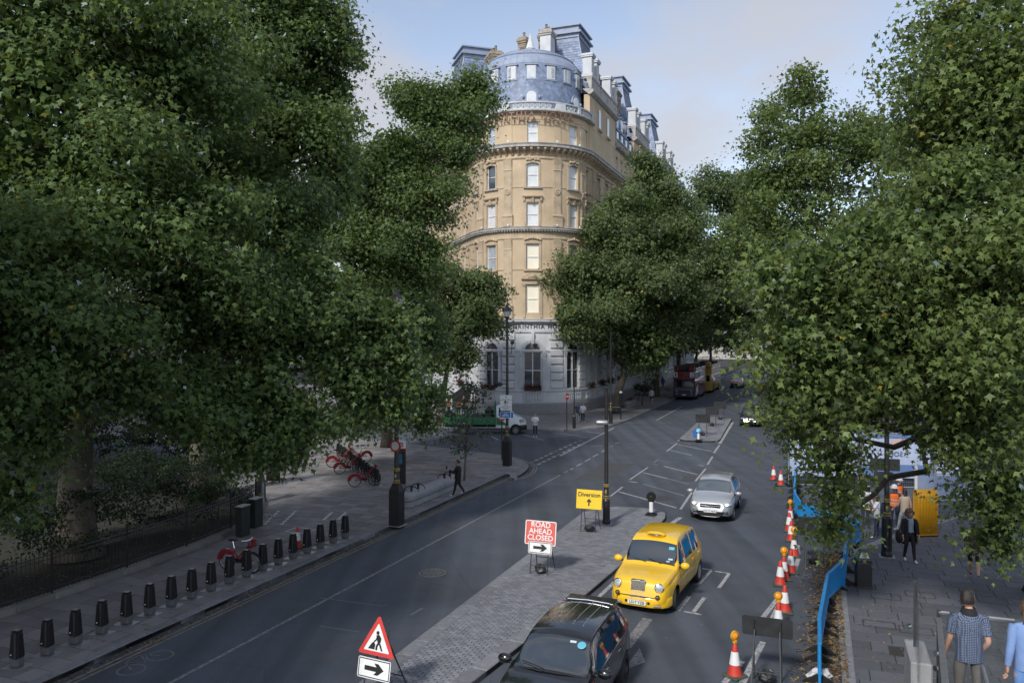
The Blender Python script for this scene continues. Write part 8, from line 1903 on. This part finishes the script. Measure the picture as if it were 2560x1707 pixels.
    mis = list(mi)+[{0: 0, 1: 4, 2: 5}[p_.material_index] for p_ in hm.polygons]
    bm = bpy.data.meshes.new('body'); bm.from_pydata(allv.tolist(), [], faces)
    for m in (skin, top, legs, shoes, M_BLK, MATS['lips']): bm.materials.append(m)
    bm.polygons.foreach_set('material_index', [int(q) for q in mis]); bm.polygons.foreach_set('use_smooth', [True]*len(faces)); bm.update()
    bpy.data.meshes.remove(me); bpy.data.meshes.remove(hm); link('body', bm, o)
    # hair
    hb = MB(); rr = random.Random(int(abs(loc[0]*31+loc[1]*17)))
    def cap(scale, back, low, jit=.0):
        b2 = MB(); b2.sphere((0, 0, 0), (.086*k*scale, .108*k*scale, .131*k*scale), 18, 14); keep = []
        for i, (x, y, z) in enumerate(b2.v):
            j_ = 1+rr.uniform(-jit, jit); b2.v[i] = (x*j_, (y-.012*k)*j_, (z+.008*k)*j_)
        b2.f = [f for f in b2.f if all(b2.v[i][2] > (low if b2.v[i][1] < .02*k else .05*k) for i in f)]; b2.m = [0]*len(b2.f); b2.r = [0.0]*len(b2.f); return b2
    if style != 'bald':
        b2 = cap(1.0 if style == 'short' else 1.06 if style != 'curly' else 1.2, 0, {'short': -.062*k, 'long': -.1*k, 'curly': -.13*k, 'bun': -.05*k, 'bob': -.11*k}[style], .10 if style == 'curly' else .035)
        if style == 'long': b2.bbox((0, -.075*k, -.16*k), (.17*k, .06*k, .36*k), .03*k)
        if style == 'bob': b2.bbox((0, -.055*k, -.07*k), (.18*k, .09*k, .18*k), .03*k)
        if style == 'curly':
            for _ in range(46):
                u_ = Vector((rr.gauss(0, 1), rr.gauss(-.35, 1), rr.gauss(.15, 1))).normalized()
                if u_.y > .45 and u_.z < .4: continue
                b2.sphere((u_.x*.125*k, u_.y*.14*k-.01*k, u_.z*.15*k+.01*k), rr.uniform(.035, .055)*k, 7, 5)
        if style == 'bun': b2.sphere((0, -.11*k, .04*k), .05*k, 8, 6)
        b2.v = [(x*ca-y*sa+hx, x*sa+y*ca+hy, z+hz) for x, y, z in b2.v]; b2.build('hair', hair, o, smooth=True)
    if helmet:
        b2 = MB(); b2.lathe([(.145*k, -.02*k), (.15*k, -.01*k), (.125*k, .0), (.118*k, .06*k), (.085*k, .115*k), (.03*k, .14*k), (.0, .142*k)], (hx, hy, hz+.03*k), 16); b2.build('helmet', C_SHOE, o, smooth=40)
    if vest is not None:
        b2 = MB(); prf = [(.93, .168, .135), (1.05, .160, .128), (1.2, .172, .138), (1.34, .182, .14), (1.43, .15, .115)]
        for z, rx, ry in prf: pass
        n = 20; vs = [(rx*bw*k*math.cos(2*math.pi*i/n), (.0+ln*.35*(z-.9)*2+ry*bw*math.sin(2*math.pi*i/n))*k, z*k) for z, rx, ry in prf for i in range(n)]; b2.add(vs, [(j*n+i, j*n+(i+1) % n, (j+1)*n+(i+1) % n, (j+1)*n+i) for j in range(len(prf)-1) for i in range(n)]); vo = b2.build('vest', vest, o, smooth=True)
        b2 = MB()
        for z in (1.02, 1.16): b2.add([(.178*bw*k*math.cos(2*math.pi*i/n), .146*bw*k*math.sin(2*math.pi*i/n), (z+dz)*k) for dz in (0, .05) for i in range(n)], [(i, (i+1) % n, n+(i+1) % n, n+i) for i in range(n)])
        b2.build('reflective_band', C_PALE, vo)
    if coat:
        b2 = MB(); n = 20; prf = [(.62, .25, .19), (.8, .235, .175), (1.0, .205, .155), (1.2, .195, .145), (1.36, .185, .13), (1.44, .12, .09)]; gap_ = 3 if coat == 'open' else 0
        vs = [(rx*bw*k*math.cos(2*math.pi*(i+.5)/n), ry*bw*k*math.sin(2*math.pi*(i+.5)/n)+ln*.3*k, z*k) for z, rx, ry in prf for i in range(n)]; fs = []
        for j in range(len(prf)-1):
            for i in range(n):
                if gap_ and abs(i-(n/4-.5)) < gap_*.5+.6: continue
                fs.append((j*n+i, j*n+(i+1) % n, (j+1)*n+(i+1) % n, (j+1)*n+i))
        b2.add(vs, fs); b2.build('coat', coat_m or top, o, smooth=True)
    if vest is None and not coat and shirt:
        b2 = MB(); n = 22; prf = [(.845, .178, .128), (.86, .182, .132), (1.0, .176, .128), (1.15, .178, .13), (1.28, .192, .136), (1.37, .196, .128), (1.425, .165, .105), (1.465, .095, .085)]
        wob = [rr.uniform(-.012, .012) for _ in range(n)]
        vs = [((rx*bw+wob[i]*(1.45-z)*1.5)*k*math.cos(2*math.pi*i/n), ((ry*bw+wob[(i*3) % n]*(1.45-z))*math.sin(2*math.pi*i/n)+ln*.45*max(0, z-1.0))*k, z*k) for z, rx, ry in prf for i in range(n)]
        b2.add(vs, [(j*n+i, j*n+(i+1) % n, (j+1)*n+(i+1) % n, (j+1)*n+i) for j in range(len(prf)-1) for i in range(n)])
        if sleeves != 'none':
            for s in 'lr':
                A, B_ = Vector(N_['sh'+s][0]), Vector(N_['el'+s][0]); C_ = Vector(N_['wr'+s][0])
                if sleeves == 'short': b2.tube([A.lerp(B_, -.12), A.lerp(B_, .15), A.lerp(B_, .72)], [.07*k*bw, .075*k*bw, .068*k*bw], 12, cap=False)
                else: b2.tube([A.lerp(B_, -.12), A.lerp(B_, .2), A.lerp(B_, .8), B_, B_.lerp(C_, .3), B_.lerp(C_, .9)], [.07*k*bw, .072*k*bw, .056*k*bw, .056*k*bw, .054*k*bw, .042*k*bw], 12, cap=False)
        b2.build('shirt' if sleeves != 'long' else 'jacket', top, o, smooth=True)
    if bag == 'shoulder': b2 = MB(); b2.sphere((.33*k, -.08*k, .82*k), (.09*k, .20*k, .22*k), 12, 9); b2.tube([(.33*k, -.08*k, 1.0*k), (.24*k, 0, 1.3*k), (.19*k, .0, 1.46*k)], .014, 5); b2.build('bag', C_BLACK, o, smooth=True)
    if bag == 'backpack': b2 = MB(); b2.bbox((0, -.2*k, 1.22*k), (.28*k, .16*k, .42*k), .05); b2.tube([(.1*k, -.12*k, 1.42*k), (.12*k, .06*k, 1.44*k), (.12*k, .12*k, 1.2*k)], .016, 5); b2.tube([(-.1*k, -.12*k, 1.42*k), (-.12*k, .06*k, 1.44*k), (-.12*k, .12*k, 1.2*k)], .016, 5); b2.build('backpack', C_NAVY, o, smooth=40)
    if bag == 'phone':
        a = N_['palml'][0]; b2 = MB(); b2.bbox((a[0], a[1]+.02, a[2]+.07), (.012, .075, .155), .005); b2.build('phone', M_BLK, o)
    return o
toward = lambda deg: R(deg)      # 90 = away from the camera, -90 = towards it, 0 = right, 180 = left
person('woman in black with white trainers walking and holding up a phone', g(1145, 1240, PZ), R(175), 1.68, C_BLACK, C_BLACK, C_SHOE, style='bun', pose={'stride': .26, 'la': (.75, 1.35), 'ra': (.1, .5)}, bag='phone', coat=False, build=1.18)
person('man in pale T-shirt and navy trousers standing in the side street', g(1338, 1091), R(-100), 1.74, C_WHITE, C_NAVY, C_SHOE, sleeves='short', hair=M_HAIRB, pose={'la': (.35, 1.0), 'ra': (.35, 1.0), 'lin': .8, 'rin': .8, 'stride': .08}, build=1.06)
person('woman in blue top standing close behind the slim lamp post', g(1444, 1055, PZ), R(-110), 1.66, C_DENIM, C_PALE, C_SHOE, style='long', hair=M_HAIRB, sleeves='short', pose={'la': (.2, .4), 'ra': (.2, .4)})
person('woman in white top and black trousers with a shoulder bag by the lamp', g(1457, 1055, PZ), R(-70), 1.66, C_WHITE, C_BLACK, C_SHOE, style='bob', pose={'la': (.3, 1.2), 'ra': (.3, 1.2), 'lin': .6, 'rin': .6}, bag='shoulder')
person('person in white top and black shorts walking up the hotel pavement', g(1629, 1009, PZ), R(70), 1.7, C_WHITE, C_BLACK, C_SHOE, shorts=True, sleeves='long', hair=M_HAIRD, pose={'stride': .35, 'la': (-.3, .4), 'ra': (.3, .4)})
person('person in blue clothes walking away beside the parked bus', g(1657, 971, PZ), R(75), 1.7, C_SKYB, C_DENIM, C_SHOE, style='bob', pose={'stride': .3, 'la': (.3, .3), 'ra': (-.3, .3)})
for i, (x, y, f, lab) in enumerate(((1122, 1043, 60, 'worker in orange vest on the left of the group behind the van'), (1146, 1043, 100, 'worker in orange vest in the middle of the group behind the van'), (1158, 1036, -20, 'worker in orange vest turned sideways, second from right behind the van'), (1166, 1040, 140, 'worker in orange vest on the right of the group behind the van'))):
    person(lab, g(x, y, PZ), R(f), 1.75, C_BLACK, C_NAVY, C_SHOED, skin=M_SKIN2 if i % 2 else M_SKIN, vest=C_ORANGE, pose={'la': (.3, .8), 'ra': (.2, .6), 'stride': .1}, build=1.1, fingers=False)
# behind the near tree on the right
person('person in white T-shirt and dark dungarees standing by the lamp post', g(2193, 1345), R(150), 1.64, C_WHITE, C_NAVY, C_SHOE, style='bob', sleeves='short', pose={'la': (.5, 1.2), 'ra': (.4, 1.2), 'stride': .08}, bag='backpack')
person('long-haired woman in cream top walking away past the white post', g(2262, 1333), R(100), 1.72, C_CREAM, C_PALE, C_SHOE, style='long', sleeves='none', pose={'stride': .38, 'la': (.3, .6), 'ra': (-.2, .4)})
person('worker in white helmet and orange vest, nearer of two behind the lamp', g(2236, 1322), R(-120), 1.72, C_NAVY, C_NAVY, C_SHOED, vest=C_ORANGE, helmet=True, skin=M_SKIN2, pose={'la': (.4, 1.0), 'ra': (.3, .9)}, fingers=False)
person('worker in white helmet and orange vest, farther of two behind the lamp', g(2247, 1300), R(-60), 1.75, C_NAVY, C_NAVY, C_SHOED, vest=C_ORANGE, helmet=True, pose={'la': (.2, .5), 'ra': (.2, .5)}, fingers=False)
person('person in pale shirt half hidden by leaves near the blue barrier bend', g(2163, 1318), R(-90), 1.72, C_WHITE, C_NAVY, C_SHOED, sleeves='short', pose={'la': (.2, .5), 'ra': (.2, .5)}, fingers=False)
person('curly-haired woman in long black open coat with black shoulder bag', g(2274, 1403, PZ), R(-95), 1.70, C_SKYP, C_BLACK, C_SHOE, style='curly', hair=M_HAIRC, coat='open', coat_m=C_BLACK, bag='shoulder', pose={'stride': .18, 'la': (.15, .2), 'ra': (.1, .2)}, build=1.08)
person('person in brown top and black shorts walking under the right tree', g(2436, 1452, PZ), R(60), 1.74, C_BROWN, C_BLACK, C_SHOED, shorts=True, sleeves='short', pose={'stride': .52, 'la': (.2, .8), 'ra': (-.2, .5)}, build=1.08)
# on the footbridge landing, close to the camera
pm = person('man in patterned navy polo shirt and grey trousers by the glass balustrade', Vector((6.08, 10.6, 2.6)), R(78), 1.76, C_POLO, C_GREY, C_SHOED, sleeves='short', pose={'la': (.15, .35), 'ra': (-.25, .9), 'rin': .35, 'stride': .12}, build=.92, look=R(-38))
b = MB(); b.lathe([(.108, 1.455), (.098, 1.49), (.080, 1.535), (.070, 1.54)], (0, 0, 0), 16, cap=False); b.build('collar', C_BLACK, pm, (0, .0, .03))
person('person in blue striped sleeves and blue trousers cut by the right edge', Vector((6.74, 10.4, 2.6)), R(80), 1.68, C_BLUE, C_SKYB, C_SHOED, style='long', hair=M_HAIRB, pose={'la': (-.1, .25), 'ra': (.2, .3), 'lout': .06}, build=.95)
# ================================================================= fallen leaves
M_LIT = leaf_mat('fallen_leaf', (.30, .215, .125), (.2, .13, .06), .55, .05)
def litter(name, label, n, fn, size=(.06, .13), seed=5, m=None):
    rng = np.random.default_rng(seed); ps = np.array([fn(rng) for _ in range(n)]); 
    nb = np.array([0, 0, 1.0])+rng.normal(size=(n, 3))*.28; tip = unit(n, rng); s = size[0]+(size[1]-size[0])*rng.random(n)
    me = leaves_mesh(name, ps, nb, tip, s, rng.random(n), LEAF3, m or M_LIT); o = link(name, me); tag(o, label, 'leaf litter', kind='stuff')
def strip(u0, u1, v0, v1, zf, sig=None):
    def f(r):
        u_ = r.uniform(u0, u1); v_ = r.uniform(v0, v1) if sig is None else v0+abs(r.normal())*sig*(1 if v1 > v0 else -1)
        p = P(u_, v_); return (p.x, p.y, zf(v_)+.012+abs(r.normal())*.008)
    return f
litter('leaf_drift', 'brown fallen leaves drifted along the right kerb under the barriers', 5200, lambda r: (lambda u_: (lambda w: (*P(u_, w)[:2], (PZ if w > .5 else 0)+.012+abs(r.normal())*.014))(min(.62+.0*u_, (-.12+(u_-16)*.028)+r.normal()*.30+.2)))(r.uniform(15, 30.5)), (.06, .125), 5)
litter('gutter_leaves', 'scattered brown leaves in the left gutter', 900, strip(9, 41, -15.95, -14, lambda v_: 0.0, .18), (.05, .11), 6)
litter('plaza_leaves', 'scattered dry leaves on the plaza paving', 620, lambda r: (lambda p: (p.x, p.y, PZ+.012))(P(r.uniform(14, 48), r.uniform(-26, -16.3))), (.05, .11), 7)
litter('pavement_leaves', 'scattered dry leaves on the right pavement', 650, lambda r: (lambda p: (p.x, p.y, PZ+.012))(P(r.uniform(15, 29), .6+abs(r.normal())*3.2)), (.045, .10), 8)
litter('road_leaves', 'few dry leaves scattered on the road', 260, lambda r: (lambda p: (p.x, p.y, .01))(P(r.uniform(14, 60), r.uniform(-15, 0))), (.05, .10), 9)
litter('garden_leaves', 'dry leaves lying behind the railing', 900, lambda r: (lambda p: (p.x, p.y, .155))(P(r.uniform(8, 28), r.uniform(-23.5, -21))), (.06, .12), 10)
